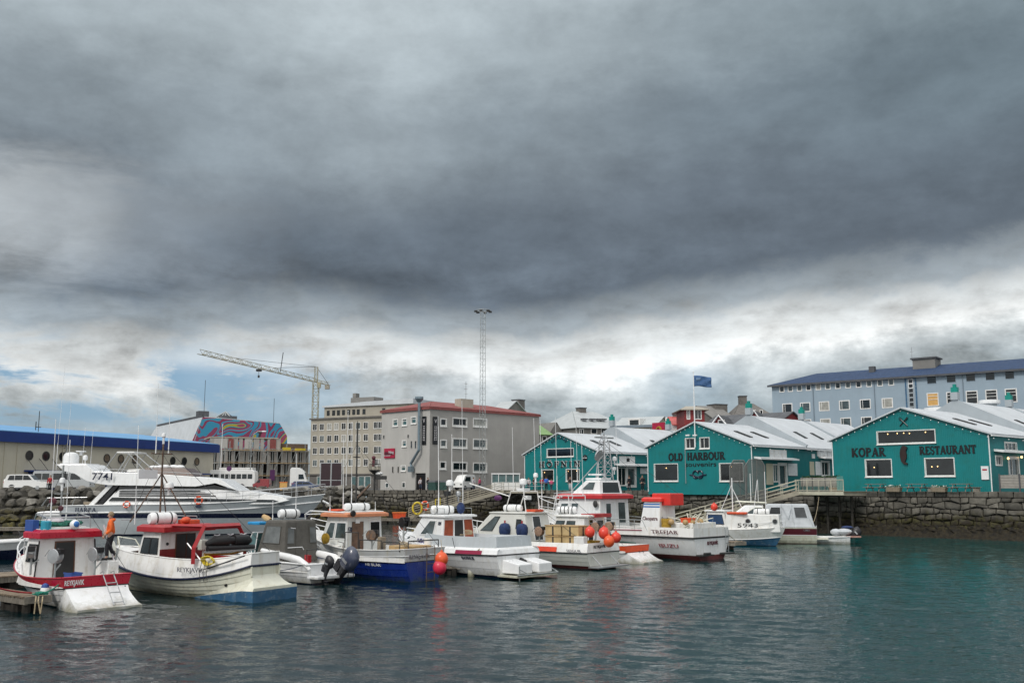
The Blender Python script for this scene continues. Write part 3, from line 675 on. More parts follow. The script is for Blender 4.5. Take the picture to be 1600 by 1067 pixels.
# Kopar
KO = harbour_house('harbour_house', 'teal gabled restaurant at far right with KOPAR RESTAURANT lettering', (1303,104.5), (1551,92.5), (1409,638), 688, 677,
    [((1371,673,1461,692), W1), ((1353,718,1393,744), W1), ((1446,716,1491,743), W1)],
    [((1570,692,1588,703), dict(hole=True, mv=(.33,.66), glass='glass_grey')), ((1556,713,1565,726), dict(hole=True, mv=(.5,), glass='glass_grey')), ((1577,717,1591,742), dict(hole=True, mv=(.4,), fw=.25, glass='glass_grey', name='door'))],
    [(12,0),(14,1.3),(14,1.3)])
OH = harbour_house('harbour_house', 'teal gabled shop in the middle with OLD HARBOUR souvenirs lettering', (1013,119.5), (1177,109.5), (1087,660), 699, 694,
    [((1023,725,1059,751), W1), ((1125,724,1161,751), W1), ((1072,685,1085,700), dict(fw=.08, mv=(.42,))), ((1094,684,1108,700), dict(fw=.08, mv=(.42,)))],
    [((1218,727,1228,756), dict(hole=True, fw=.3, glass='glass_grey', name='door')), ((1208.5,726,1216,752), dict(hole=True, glass='glass_teal', mv=(.5,))), ((1284,722,1295,742), dict(hole=True, fw=.2, mv=(.45,), name='door')), ((1203,704,1228,714), dict(glass='white_clean', mv=(.25,.5,.75), mh=(.5,))), ((1277,702,1298,712), dict(glass='white_clean', mv=(.25,.5,.75)))],
    [(11.5,0),(13,1.25),(13,1.25)])
HO = harbour_house('harbour_house', 'teal gabled restaurant nearest the grey block with raised HÖFNIN lettering', (820,140), (936,130), (873,677), 710, 705,
    [((855,701,896,713), W1), ((847,734,865,751), W1), ((885,733,905,751), W1)],
    [((966,731,978,758), dict(hole=True, mv=(.5,), glass='glass_dark')), ((981,732,992,758), dict(hole=True, fw=.3, glass='glass_grey', name='door')), ((968,714,991,723), dict(glass='white_clean', mv=(.33,.66)))],
    [(11,0),(13,1.2),(13,1.2)])
def htext(H, txt, x0, x1, yb, yt, m='black', bold=.01, face='f', off=.02, depth=.06, name='lettering'):
    a0, z0 = H.hit(face, x0, yb); a1, z1 = H.hit(face, x1, yb); zt = H.hit(face, (x0+x1)/2, yt)[1]; z0 = H.hit(face, (x0+x1)/2, yb)[1]
    return text_on(name, txt, H.mp(face,a0,z0), H.mp(face,a1,z0), zt - z0, m, H.o, depth=depth, bold=bold, off=off)
# slab-serif letters drawn as strokes: lists of (x0,y0,x1,y1,width)
def serif_glyphs():
    T_, t_ = .20, .10
    def sf(x, y): return (x-.17, y, x+.17, y, .085)
    V = lambda x, y0=0, y1=1, w=T_: (x, y0, x, y1, w)
    g = {}
    g['H'] = (.95,[V(.2),V(.75),(.2,.5,.75,.5,t_),sf(.2,.04),sf(.2,.96),sf(.75,.04),sf(.75,.96)]); g['I'] = (.5,[V(.25),sf(.25,.04),sf(.25,.96)])
    g['N'] = (1.0,[V(.17,w=t_),V(.83,w=t_),(.17,.97,.83,.03,T_),sf(.17,.04),sf(.17,.96),sf(.83,.96)]); g['F'] = (.8,[V(.22),(.1,.955,.75,.955,.09),(.22,.5,.6,.5,t_),sf(.22,.04),V(.73,.72,.99,.08),V(.6,.38,.62,.07)])
    g['K'] = (1.0,[V(.2),(.25,.42,.80,.97,t_),(.36,.53,.82,.03,T_),sf(.2,.04),sf(.2,.96),sf(.8,.96),sf(.82,.04)]); g['L'] = (.75,[V(.22),sf(.22,.04),sf(.22,.96),(.15,.045,.7,.045,.09),V(.68,0,.28,.08)])
    g['E'] = (.8,[V(.22),sf(.22,.04),sf(.22,.96),(.15,.045,.72,.045,.09),(.15,.955,.70,.955,.09),(.22,.5,.56,.5,t_),V(.71,0,.26,.08),V(.69,.76,1,.08)])
    g['T'] = (.85,[V(.42),sf(.42,.04),(.05,.955,.79,.955,.09),V(.07,.72,1,.08),V(.77,.72,1,.08)])
    g['A'] = (.95,[(.13,.02,.46,.98,t_),(.46,.98,.80,.02,T_),(.25,.33,.68,.33,t_),sf(.13,.04),sf(.8,.04)])
    g['U'] = (.95,[V(.2,.25,1),V(.75,.25,1,t_),sf(.2,.96),sf(.75,.96),'arc',(.475,.27,.275,.235,180,360,.13)])
    g['O'] = (1.0,['arc',(.5,.5,.40,.46,0,360,.155)]); g['Ö'] = (1.0,['arc',(.5,.5,.40,.46,0,360,.155),(.33,1.14,.33,1.26,.13),(.67,1.14,.67,1.26,.13)])
    P_ = ['arc',(.42,.745,.28,.215,-90,90,.12),(.2,.955,.44,.955,.09),(.2,.53,.44,.53,.09)]
    g['P'] = (.85,[V(.22),sf(.22,.04),sf(.18,.96)] + P_); g['R'] = (.95,[V(.22),sf(.22,.04),sf(.18,.96),(.42,.52,.78,.03,T_*.9),sf(.82,.04)] + P_)
    g['D'] = (.95,[V(.22),sf(.18,.04),sf(.18,.96),'arc',(.42,.5,.38,.46,-90,90,.15),(.2,.955,.44,.955,.09),(.2,.045,.44,.045,.09)])
    g['B'] = (.9,[V(.22),sf(.18,.04),'arc',(.42,.27,.34,.235,-90,90,.13),(.2,.045,.44,.045,.09)] + P_)
    g['S'] = (.75,['arc',(.37,.73,.26,.235,70,270,.13),'arc',(.37,.27,.26,.235,-110,90,.13),V(.62,.7,.97,.07),V(.11,.03,.3,.07)])
    g['J'] = (.6,[V(.38,.2,1),sf(.38,.96),'arc',(.2,.2,.18,.2,180,360,.1)]); g['V'] = (.95,[(.14,.98,.48,.02,T_),(.48,.02,.8,.98,t_),sf(.14,.96),sf(.8,.96)]); g['Y'] = (.95,[(.14,.98,.46,.45,T_),(.46,.45,.8,.98,t_),V(.46,0,.5),sf(.14,.96),sf(.8,.96),sf(.46,.04)])
    g['C'] = (.9,['arc',(.5,.5,.38,.46,50,310,.14),V(.78,.68,.97,.07)]); g[' '] = (.6,[])
    return g
SG = serif_glyphs()
def serif_on(name, txt, p0, p1, h, m, parent, depth=.06, off=.0, gap=.12, grow=0.0, up=(0,0,1), fat=1.0):
    tot = sum(SG[c][0] + gap for c in txt) - gap; p0 = Vector(p0); p1 = Vector(p1); X = p1 - p0; sc = X.length / tot; X.normalize(); U = Vector(up); U = (U - X*U.dot(X)).normalized(); Nn = X.cross(U).normalized(); g = G(); x = 0; k = 0
    def seg(x0,y0,x1,y1,w):
        nonlocal k
        k += 1; w = w*fat + grow; a = Vector((x0*sc, y0*h, 0)); b = Vector((x1*sc, y1*h, 0)); d = (b-a)
        if d.length < 1e-6: return
        d.normalize(); nn = Vector((-d.y, d.x, 0)) * (w*(h+sc)*.25); ee = d * (grow*(h+sc)*.25); a = a-ee; b = b+ee; o = off + .002*(k % 5)
        P = [p0 + X*q.x + U*q.y + Nn*o for q in (a-nn, b-nn, b+nn, a+nn)]; g.poly(P, depth)
    for c in txt:
        wd_, st_ = SG[c]; arc = False
        for s_ in st_:
            if s_ == 'arc': arc = True; continue
            if arc:
                cx0,cy0,rx,ry,a0,a1,w_ = s_; n_ = 14 if a1-a0 > 200 else 8; pp = [(x+cx0+rx*math.cos(R(a0+(a1-a0)*i/n_)), cy0+ry*math.sin(R(a0+(a1-a0)*i/n_))) for i in range(n_+1)]
                for i in range(n_): seg(*pp[i], *pp[i+1], w_)
                arc = False
            else: seg(x+s_[0], s_[1], x+s_[2], s_[3], s_[4])
        x += wd_ + gap
    return g.build(name, m, parent)
def hserif(H, txt, x0, x1, yb, yt, m='black', **k):
    a0 = H.hit('f', x0, yb)[0]; a1 = H.hit('f', x1, yb)[0]; z0 = H.hit('f', (x0+x1)/2, yb)[1]; zt = H.hit('f', (x0+x1)/2, yt)[1]
    return serif_on('lettering', txt, (a0,0,z0), (a1,0,z0), zt-z0, m, H.o, **k)
hserif(KO, 'KOPAR', 1331, 1384, 713, 699.5, gap=.06, fat=1.35); hserif(KO, 'RESTAURANT', 1437, 1526, 709, 696, gap=.03, fat=1.35)
hserif(OH, 'OLD', 1045, 1067.5, 719.5, 708, gap=.06, fat=1.45); hserif(OH, 'HARBOUR', 1074, 1133, 718, 706.5, gap=.03, fat=1.45)
htext(OH, 'souvenirs', 1071, 1119.5, 728.5, 721, bold=.006, m='black')
hserif(HO, 'HÖFNIN', 843, 907, 729.5, 720.5, m='white_clean', depth=.08, grow=.075, gap=.34); hserif(HO, 'HÖFNIN', 843, 907, 729.5, 720.5, m='black', depth=.05, off=.10, gap=.34, fat=1.15)
def wall_marks():
    # small arched word on the Höfnin gable
    cx_, cz_ = HO.hit('f', 874, 706); rr = cz_ - HO.hit('f', 874, 686.5)[1]; rr = abs(rr); word = 'RESTAURANT'
    pa = bpy.data.objects.new('arched_lettering', None)
    gg = G()
    for i, c in enumerate(word):
        a = R(134 - i * 9.8); g_, w_ = text_geo(c, .42, .03, .004); ux, uz = math.cos(a), math.sin(a); tx, tz = uz, -ux
        for v in g_.v: pass
        q = [(cx_ + ux*(rr+v[2]) + tx*(v[0]-w_/2), v[1] - .03, cz_ + uz*(rr+v[2]) + tz*(v[0]-w_/2)) for v in g_.v]; gg.add(q, g_.f)
    bpy.data.objects.remove(pa); gg.build('lettering', 'navy', HO.o)
    # round badge on Höfnin
    s, z = HO.hit('f', 914.5, 715); M_ = Matrix.Translation((s,-.02,z)) @ Matrix.Rotation(R(90),4,'X')
    b = G(); b.lathe([(.40,0),(.40,.05)], 20, M_); bo = b.build('badge', 'black', HO.o); b = G(); b.box(s-.36,-.09,z-.06,s+.36,-.07,z+.02); b.tube([(s,-.08,z+.24),(s-.1,-.08,z+.05),(s+.1,-.08,z+.05)],.015,4,True); b.build('badge_mark', 'white_clean', bo)
    # knot on Old Harbour: two interlaced loops with free ends
    s0, z0 = OH.hit('f', 1078, 741); s1, _ = OH.hit('f', 1104, 741); m_ = (s0+s1)/2; w_ = s1-s0
    for sg in (-1, 1):
        pts = [(m_ + sg*(-.02 + .22*w_*math.cos(a)) - 0, -.09 - .02*sg*math.cos(2*a), z0 + .34*math.sin(a)) for a in [R(30+i*300/16) for i in range(17)]]
        pts = [(m_ - sg*w_*.5, -.07, z0 - .03)] + [(m_ - sg*w_*.25, -.07, z0 - .12*1)] + [(m_ + sg*w_*(.13 + .17*math.cos(a)), -.09, z0 + .42*math.sin(a)) for a in [R(-130 + i*290/14) for i in range(15)]]
        k = G(); k.tube(pts, .075, 6); k.build('knot_emblem', 'navy', OH.o)
    # crossed cutlery and the seal on Kopar
    s, z = KO.hit('f', 1412.3, 658.8); c = G()
    c.tube([(s-.42,-.06,z-.42),(s+.30,-.06,z+.30)], .05, 6); c.poly([(s+.1,-.10,z+.14),(s+.2,-.10,z+.06),(s+.5,-.10,z+.36),(s+.42,-.10,z+.48)], .05)
    c.tube([(s+.42,-.13,z-.42),(s-.25,-.13,z+.25)], .05, 6)
    for q in (-.1, 0, .1): c.tube([(s-.2+q*.7,-.13,z+.2+q*.7),(s-.42+q*.7,-.13,z+.42+q*.7)], .026, 5)
    c.tube([(s-.28,-.13,z+.12),(s-.12,-.13,z+.28)], .04, 5); c.build('crossed_cutlery_emblem', 'black', KO.o)
    s, z = KO.hit('f', 1414, 711); c = G(); u = .072
    def P(x, y): return (s + (x-14.)*u, -.07, z + (13.-y)*u)
    prof = [(8,3,2.0),(9.5,1.8,3.5),(13,1,4.8),(17,2,0.1)]
    body = [(13,0),(17,1),(19,3),(17.4,5.2),(16.6,8),(17.4,12),(17.2,16),(15.5,20),(14.5,22.3),(18.2,24),(17.6,26),(13,25),(9.6,21.5),(8.2,16),(8,10),(9,5),(10.8,1.5)]
    c.poly([P(*q) for q in body][::-1], .14); c.poly([P(*q) for q in ((10,10),(7.5,17),(9,18),(11.5,12))][::-1], .2); c.build('seal_emblem', 'brown_black', KO.o)
    # lit pendant lamps just inside the glass
    for Hh, pts in ((KO, ((1387,678),(1402,677),(1412,676.5),(1421,677),(1446,675),(1366,730),(1456,729),(1465,728.5))), (OH, ((1041,731),(1143,729))), (HO, ((888,736),(901,735.5),(851,738)))):
        for px, py in pts: s_, z_ = Hh.hit('f', px, py, -.085); q = G(); q.ball((s_, .085, z_), .055, 6); q.build('pendant_lamp', 'lamp_warm', Hh.o)
    # menu board
    r = KO.rect('f', (1534,728,1545.5,749)); mb = KO.panel('f', r, 'white_clean', 'menu_board', .12); 
    mm = G(); zz = r[3]-.32
    mm.poly([(r[0]+.12,-.13,zz-.08),(r[2]-.12,-.13,zz-.08),(r[2]-.12,-.13,zz+.06),(r[0]+.12,-.13,zz+.06)], .01); mm.build('menu_mark', 'crimson', mb)
wall_marks()
def canopy_bar(H, r, m='white_clean', out=.9, name='awning'):
    a0,z0,a1,z1 = H.rect('r', r); g = G(); L = H.L
    g.add([(L,a0,z0-.0),(L,a1,z0),(L+out,a1,z0-.12),(L+out,a0,z0-.12),(L,a0,z1),(L,a1,z1),(L+out,a1,z0+.06),(L+out,a0,z0+.06)], [(0,3,2,1),(4,5,6,7),(0,1,5,4),(1,2,6,5),(2,3,7,6),(3,0,4,7)])
    return g.build(name, m, H.o)
canopy_bar(HO, (961,724,1011,727)); canopy_bar(OH, (1178,714,1238,717)); canopy_bar(OH, (1279,713,1302,715.5)); canopy_bar(KO, (1553,702.5,1600,706))
for H, r, m, n_ in ((OH,(1197,724,1207,757),'cream_house','shutter'),(OH,(1231,724,1245,743),'white_clean','shutter'),(OH,(1274,721,1281.5,742),'white_clean','shutter'),(OH,(1265,721,1271.5,742),'cream_house','shutter'),(OH,(1268,709,1272.5,716),'white_clean','wall_sign'),(HO,(1000,731,1011,740),'white_clean','wall_sign'),(HO,(979,716,983,721),'black','vent')):
    H.panel('r', H.rect('r', r), m, n_, .06, .02)
s, z = OH.hit('f', 1070.5, 685); s2, z2 = OH.hit('f', 1070.5, 755); g = G(); g.tube([(s,-.06,z),(s,-.06,z2)], .045, 6); g.build('downpipe', 'galv', OH.o)
for px in (1079, 1090): 
    s, z = OH.hit('f', px, 680.5); g = G(); g.tube([(s,0,z+.1),(s,-.5,z+.1)],.03,5); g.cb((s,-.55,z+.02),(.5,.2,.16)); g.build('floodlight', 'white_clean', OH.o)
# flagpole with flag, clamped to the shop gable: stands on its own foot
def flagpole():
    p = OH.hit('f', 1088.6, 679.6); base = OH.A + OH.d*p[0] - OH.n*.35; zb = GZ + p[1]; top = W(1086.5, 582, base.y)
    t = thing('flagpole', 'tall white flagpole rising from the gable of the OLD HARBOUR shop', 'flagpole', (base.x, base.y, zb))
    h = top.z - zb; g = G(); g.tube([(0,0,-1.4),(0,0,h*.5),(0,0,h)], [.07,.06,.04], 8); g.ball((0,0,h+.05),.09,8); g.build('pole', 'white_clean', t)
    f = G(); rows = []
    for i in range(13):
        u = i/12; x = u*2.0; sag = -.22*u*u
        rows.append([(x, .10*math.sin(u*9+v*1.5)*u**.5, h-.35 - 1.25*v/6*(1-.05*u) + sag + .03*math.sin(u*7)) for v in range(7)])
    f.grid(rows); fl = thing('flag', 'blue flag flying from the tall pole above the OLD HARBOUR gable', 'flag', (base.x+.06, base.y, zb)); 
    c = f.build('cloth', 'flag_blue', fl, smooth=True); md = c.modifiers.new('s','SOLIDIFY'); md.thickness = .015
    e = G(); e.grid([[(x, -.03+.10*math.sin((x/2)*9+v*1.5)*(x/2)**.5, h-.55-.12*v*1.0+ -.22*(x/2)**2) for v in range(4)] for x in (.25,.35,.45,.55,.65,.75)]); ec = e.build('emblem', 'lt_flag', c)
flagpole()

# ---------- pale blue office block, top right ----------
def blue_block():
    A = W(1212,765,186); Bx = W(1600,765,160); dr = Vector((Bx.x-A.x, Bx.y-A.y)).normalized(); B2 = Vector((A.x,A.y)) + dr*72
    H = Bd('office_block', 'long pale blue four-storey block with dark blue roof behind the right-hand houses', (A.x,A.y), tuple(B2)); L = H.L
    ze = H.hit('f', 1213, 602.5)[1]; H.wall('f', 0, L, [(0,ze),(L,ze)], 'pale_blue'); H.wall('l', 0, 14, [(0,ze),(14,ze)], 'pale_blue'); H.wall('r', 0, 14, [(0,ze),(14,ze)], 'pale_blue')
    g = G(); e = .6; zr = ze + 2.35; D = 14
    g.poly([(-e,-e,ze-.1),(L+e,-e,ze-.1),(L-6,D/2,zr),(6,D/2,zr)], .2); g.poly([(L+e,D+e,ze-.1),(-e,D+e,ze-.1),(6,D/2,zr),(L-6,D/2,zr)], .2)
    g.poly([(-e,D+e,ze-.1),(-e,-e,ze-.1),(6,D/2,zr)], .2); g.poly([(L+e,-e,ze-.1),(L+e,D+e,ze-.1),(L-6,D/2,zr)], .2); rf = g.build('roof', 'roof_blue', H.o)
    g = G(); g.box(-e,-e-.12,ze-.25,L+e,-e+.0,ze+.08); g.build('gutter', 'slate', rf)
    rows = [([1221.8,1235,1249.3,1263.5,1278.8,1293.8,1309.5,1325.5,1342,1358.5,1375.5,1393], 608, 5.6, 7.4, (), ()), ([1230.5,1258.3,1288,1319.8,1352.5,1387], 637.5, 13, 12, (.22,), ()), ([1232,1260,1290,1322,1354.5,1389], 663.5, 13, 12, (.22,), ())]
    for cs, yc, ww, hh, mv, mh in rows:
        z1 = H.hit('f', cs[0], yc - hh/2)[1]; z0 = H.hit('f', cs[0], yc + hh/2)[1]
        for i, c in enumerate(cs):
            k = 1 + .12*(c-1212)/180; a0 = H.hit('f', c-ww*k/2, yc)[0]; a1 = H.hit('f', c+ww*k/2, yc)[0]; H.win('f', (a0,z0,a1,z1), fw=.16, mv=mv, mh=mh, glass=random.choice(['glass_dark','glass_dark','glass_grey','glass_grey','curtain']))
    for i in range(7):
        c = 1455.5 + i*30.6; a0 = H.hit('f', c-6.8, 590)[0]; a1 = H.hit('f', c+6.8, 590)[0]
        H.win('f', (a0, H.hit('f',1455,599)[1], a1, H.hit('f',1455,588.5)[1]), fw=.05, frame='pale_blue', glass='glass_dark')
        H.win('f', (a0-.1, H.hit('f',1459,633)[1], a1+.1, H.hit('f',1459,615)[1]), fw=.15, mh=(.5,.78), glass='glass_dark' if i else 'amber')
        H.win('f', (a0-.1, H.hit('f',1459,665)[1], a1+.1, H.hit('f',1459,647)[1]), fw=.15, mh=(.5,.78), glass='glass_dark')
    r = H.rect('f', (1417.5,592,1431,650)); fr = G(); fr.ring(H.quad('f',*r), .25, .08); st = fr.build('stair_window', 'blue_boot', H.o); g = G(); g.poly(H.quad('f',r[0],r[1],r[2],r[3],-.01), .02); g.build('panel', 'pale_blue', st)
    n_ = 8
    for i in range(n_):
        z = r[3] - (i+.5)*(r[3]-r[1])/n_; m_ = (r[0]+r[2])/2; g = G(); g.ring(H.quad('f',m_-.32,z-.3,m_+.32,z+.3,-.03), .1, .04); w_ = g.build('window_frame', 'white_clean' if i < 2 else 'roof_grey', st) 
        g = G(); g.poly(H.quad('f',m_-.32,z-.3,m_+.32,z+.3,-.035), .02); g.build('glazing', 'glass_dark', st)
    for px in (1271, 1367, 1506):
        s, z = H.hit('f', px, 620); g = G(); g.tube([(s,-.1,ze),(s,-.1,0)], .07, 6); g.build('downpipe', 'pale_blue_dk', H.o)
    # lift house
    s, _ = H.hit('f', 1431, 565); g = G(); g.box(s-1.9,D/2-2.5,zr-1.6,s+1.9,D/2+1,zr+1.15); c = g.build('lift_house', 'grey_house', rf); g = G(); g.box(s-2.2,D/2-2.8,zr+1.15,s+2.2,D/2+1.2,zr+1.4); g.build('lift_house_roof', 'slate', c)
    g = G(); g.tube([(s-2.1,D/2-2,zr+1),(s-2.1,D/2-2,zr+3.4)], .05, 5); g.tube([(s-2.4,D/2-2,zr+2.6),(s-1.8,D/2-2,zr+2.6)], .04, 5); g.build('antenna', 'steel', rf)
    s, _ = H.hit('f', 1348, 575); g = G(); g.box(s-.5,D/2-2.5,zr-1.3,s+.5,D/2-1.5,zr+.5); g.build('chimney', 'slate', rf)
blue_block()
# street lamp before it
def street_lamp(px, py, yb, Y, label, arm=0, h=None):
    b = W(px, yb, Y); t = W(px, py, Y); H_ = t.z - GZ; o = thing('street_lamp', label, 'street lamp', (b.x, Y, GZ)); g = G()
    pts = [(0,0,-.2),(0,0,H_*.8)] + ([(arm*.15,0,H_*.95),(arm*.5,0,H_),(arm,0,H_)] if arm else [(0,0,H_)]); g.tube(pts, [.1]+[.07]*(len(pts)-1), 6); g.build('post', 'galv', o)
    g = G(); g.ball((arm, 0, H_), .3, 8, (1.5,.7,.45)); g.build('lamp_head', 'white_clean', o); return o
street_lamp(1500.5, 611, 700, 140, 'globe-topped white lamp post between the Kopar roof and the pale blue block')
street_lamp(391, 674, 740, 165, 'bent-arm street lamp standing before the scaffolded building', arm=2.0)

# ---------- grey concrete block with red roof ----------
def grey_block():
    C = bxy(670.5, 142); D = bxy(843, 158); H = Bd('concrete_block', 'grey three-storey concrete block with red roof edge and black banners', C, D); L = H.L
    zc = H.hit('f', 670.5, 636)[1]; zd = H.hit('f', 842.5, 648.5)[1]; zc = (zc+zd)/2; ll, zl = H.hit('l', 596.5, 643)
    wr = [((689,655,697,665),()),((708,654,729,665.5),(.5,)),((740,655,760,666),(.5,)),((689,688,697,698),()),((708,686,729,699),(.5,)),((740,687,760,700),(.5,)),((688,722,696,732),()),((708,723,729,735),(.5,)),((740,724,760,737),(.5,))]
    hs = [H.rect('f', r) for r, _ in wr]; H.wall('f', 0, L, [(0,zc),(L,zc)], 'conc_grey', hs)
    for (r, mv), h in zip(wr, hs): H.win('f', h, hole=True, mv=mv, fw=.14, sill=True, mh=(.12,), glass=random.choice(['glass_dark','glass_dark','glass_grey','glass_grey','curtain']))
    wl = [(614.5,656,621,665),(629,655,635.5,664),(643,652,650,661),(629,689,634.5,697),(627,728,633.5,735)]
    hs = [H.rect('l', r) for r in wl]; dr = H.rect('l', (649,739,665,766)); H.wall('l', 0, ll, [(0,zc),(ll,zc)], 'conc_left', hs + [dr])
    for h in hs: H.win('l', h, hole=True, fw=.12, sill=True, mh=(.7,), glass='glass_teal')
    g = G(); g.poly(H.quad('l',dr[0],dr[1],dr[2],dr[3],.21), .02); g.build('doorway', 'black', H.o)
    for r in ((642,689,644,700),(648.5,689,650.5,700),(613,729,615,738),(621.5,729,623.5,738),(599,680,601,685),(637,679,639,684)): H.win('l', H.rect('l', r), fw=.04, frame='conc_left', glass='glass_dark', name='slit_window')
    for r in ((603,755,607,761),(629,754,633,761)): H.win('l', H.rect('l', r), fw=.1, glass='glass_grey', name='basement_window')
    H.wall('r', 0, ll, [(0,zc),(ll,zc)], 'conc_grey')
    e = .16; zr = zc + 1.35; D_ = ll; g = G()
    g.poly([(-e,-e,zc),(L+e,-e,zc),(L-6,D_/2,zr),(5,D_/2,zr)], .12); g.poly([(L+e,D_+e,zc),(-e,D_+e,zc),(5,D_/2,zr),(L-6,D_/2,zr)], .12); g.poly([(-e,D_+e,zc),(-e,-e,zc),(5,D_/2,zr)], .12); g.poly([(L+e,-e,zc),(L+e,D_+e,zc),(L-6,D_/2,zr)], .12); rf = g.build('roof', 'roof_red', H.o)
    g = G(); g.box(-e,-e-.08,zc-.28,L+e,-e,zc); g.box(-e-.08,-e,zc-.28,-e,D_+e,zc); g.build('fascia', 'roof_red', rf)
    s, _ = H.hit('f', 732, 630); g = G(); g.box(s-.4,1.2,zc,s+2.1,2.6,zc+1.75); g.build('chimney', 'conc_cream', rf); g = G(); g.tube([(s+1.1,1.8,zc+1.7),(s+1.1,1.8,zc+4.4)], .04, 5)
    for z in (2.6,3.3,4.1): g.tube([(s+.8,1.8,zc+z),(s+1.4,1.8,zc+z)], .03, 4)
    g.build('antenna', 'steel', rf)
    # banners
    for face, r in (('l',(660.5,650.5,666.5,694.5)),('f',(675.5,651,683.5,694))):
        q = H.rect(face, r); b = H.panel(face, q, 'black', 'banner', .05, .08); cx_ = (q[0]+q[2])/2; w_ = (q[2]-q[0])
        for zz0, zz1, txt, hh in ((q[3]-1.0,None,'V',.7),(q[1]+.5,q[3]-1.3,'MATARKJALLARI',.0)):
            if zz1 is None:
                p = H.mp(face, cx_-w_*.22 if face=='f' else cx_+w_*.22, zz0+.1, 0); p2 = H.mp(face, cx_+w_*.22 if face=='f' else cx_-w_*.22, zz0+.1, 0); text_on('lettering', txt, p, p2, hh*.8, 'lt_text', b, off=.16, bold=.01)
            else:      # unreadable in the photograph: a column of letter-sized marks
                mk = G(); k = 9
                for i in range(k):
                    z = zz0 + (zz1-zz0)*(i+.5)/k; hh2 = (zz1-zz0)/k*.33
                    for a, b_, c_, d_ in ((-.2,-1,-.1,1),(.1,-1,.2,1),(-.1,(-.15,.6,-.9,.6,-.15,.8,-.9,0,.5)[i],.1,(.15,.9,-.6,.9,.15,1,-.6,.3,.8)[i])):
                        mk.poly(H.quad(face, cx_+a*w_, z+b_*hh2, cx_+c_*w_, z+d_*hh2, -.135), .02)
                mk.build('letter_marks', 'lt_text', b)
    # red sign
    q = H.rect('l', (601.5,700.5,617.5,715.5)); b = H.panel('l', q, 'sign_red', 'wall_sign', .12, .05)
    g = G(); g.poly(H.quad('l', q[0]+(q[2]-q[0])*.05, q[1]+.45, q[0]+(q[2]-q[0])*.95, q[3]-.5, -.175), .02); g.build('sign_field', 'maroon', b)
    for a, c, z, txt, hh in ((.55,.05,.48,'Víking',.42),(.97,.35,.2,'brewery',.22)):
        p = H.mp('l', q[0]+(q[2]-q[0])*a, q[1]+(q[3]-q[1])*z, 0); p2 = H.mp('l', q[0]+(q[2]-q[0])*c, q[1]+(q[3]-q[1])*z, 0); text_on('lettering', txt, p, p2, hh*.9, 'lt_text', b, off=.21, bold=.012)
    # duct with cowl
    def dp(px, py, o=.55): s, z = H.hit('l', px, py, o); return Vector(H.mp('l', s, z, -o))
    g = G(); g.tube([dp(655,634), dp(654.5,703), dp(642,724), dp(643,730)], .21, 10); g.tube([dp(655,636), dp(655,628)], [.21,.21], 10); t1 = dp(655,628); g.lathe([(.3,0),(.62,.45),(.6,.75),(.3,.75)], 12, Matrix.Translation(t1)); g.box(*(dp(642,734)-Vector((.3,.35,.3))), *(dp(642,734)+Vector((.3,.35,.5))))
    g.build('ventilation_duct', 'duct', H.o)
grey_block()
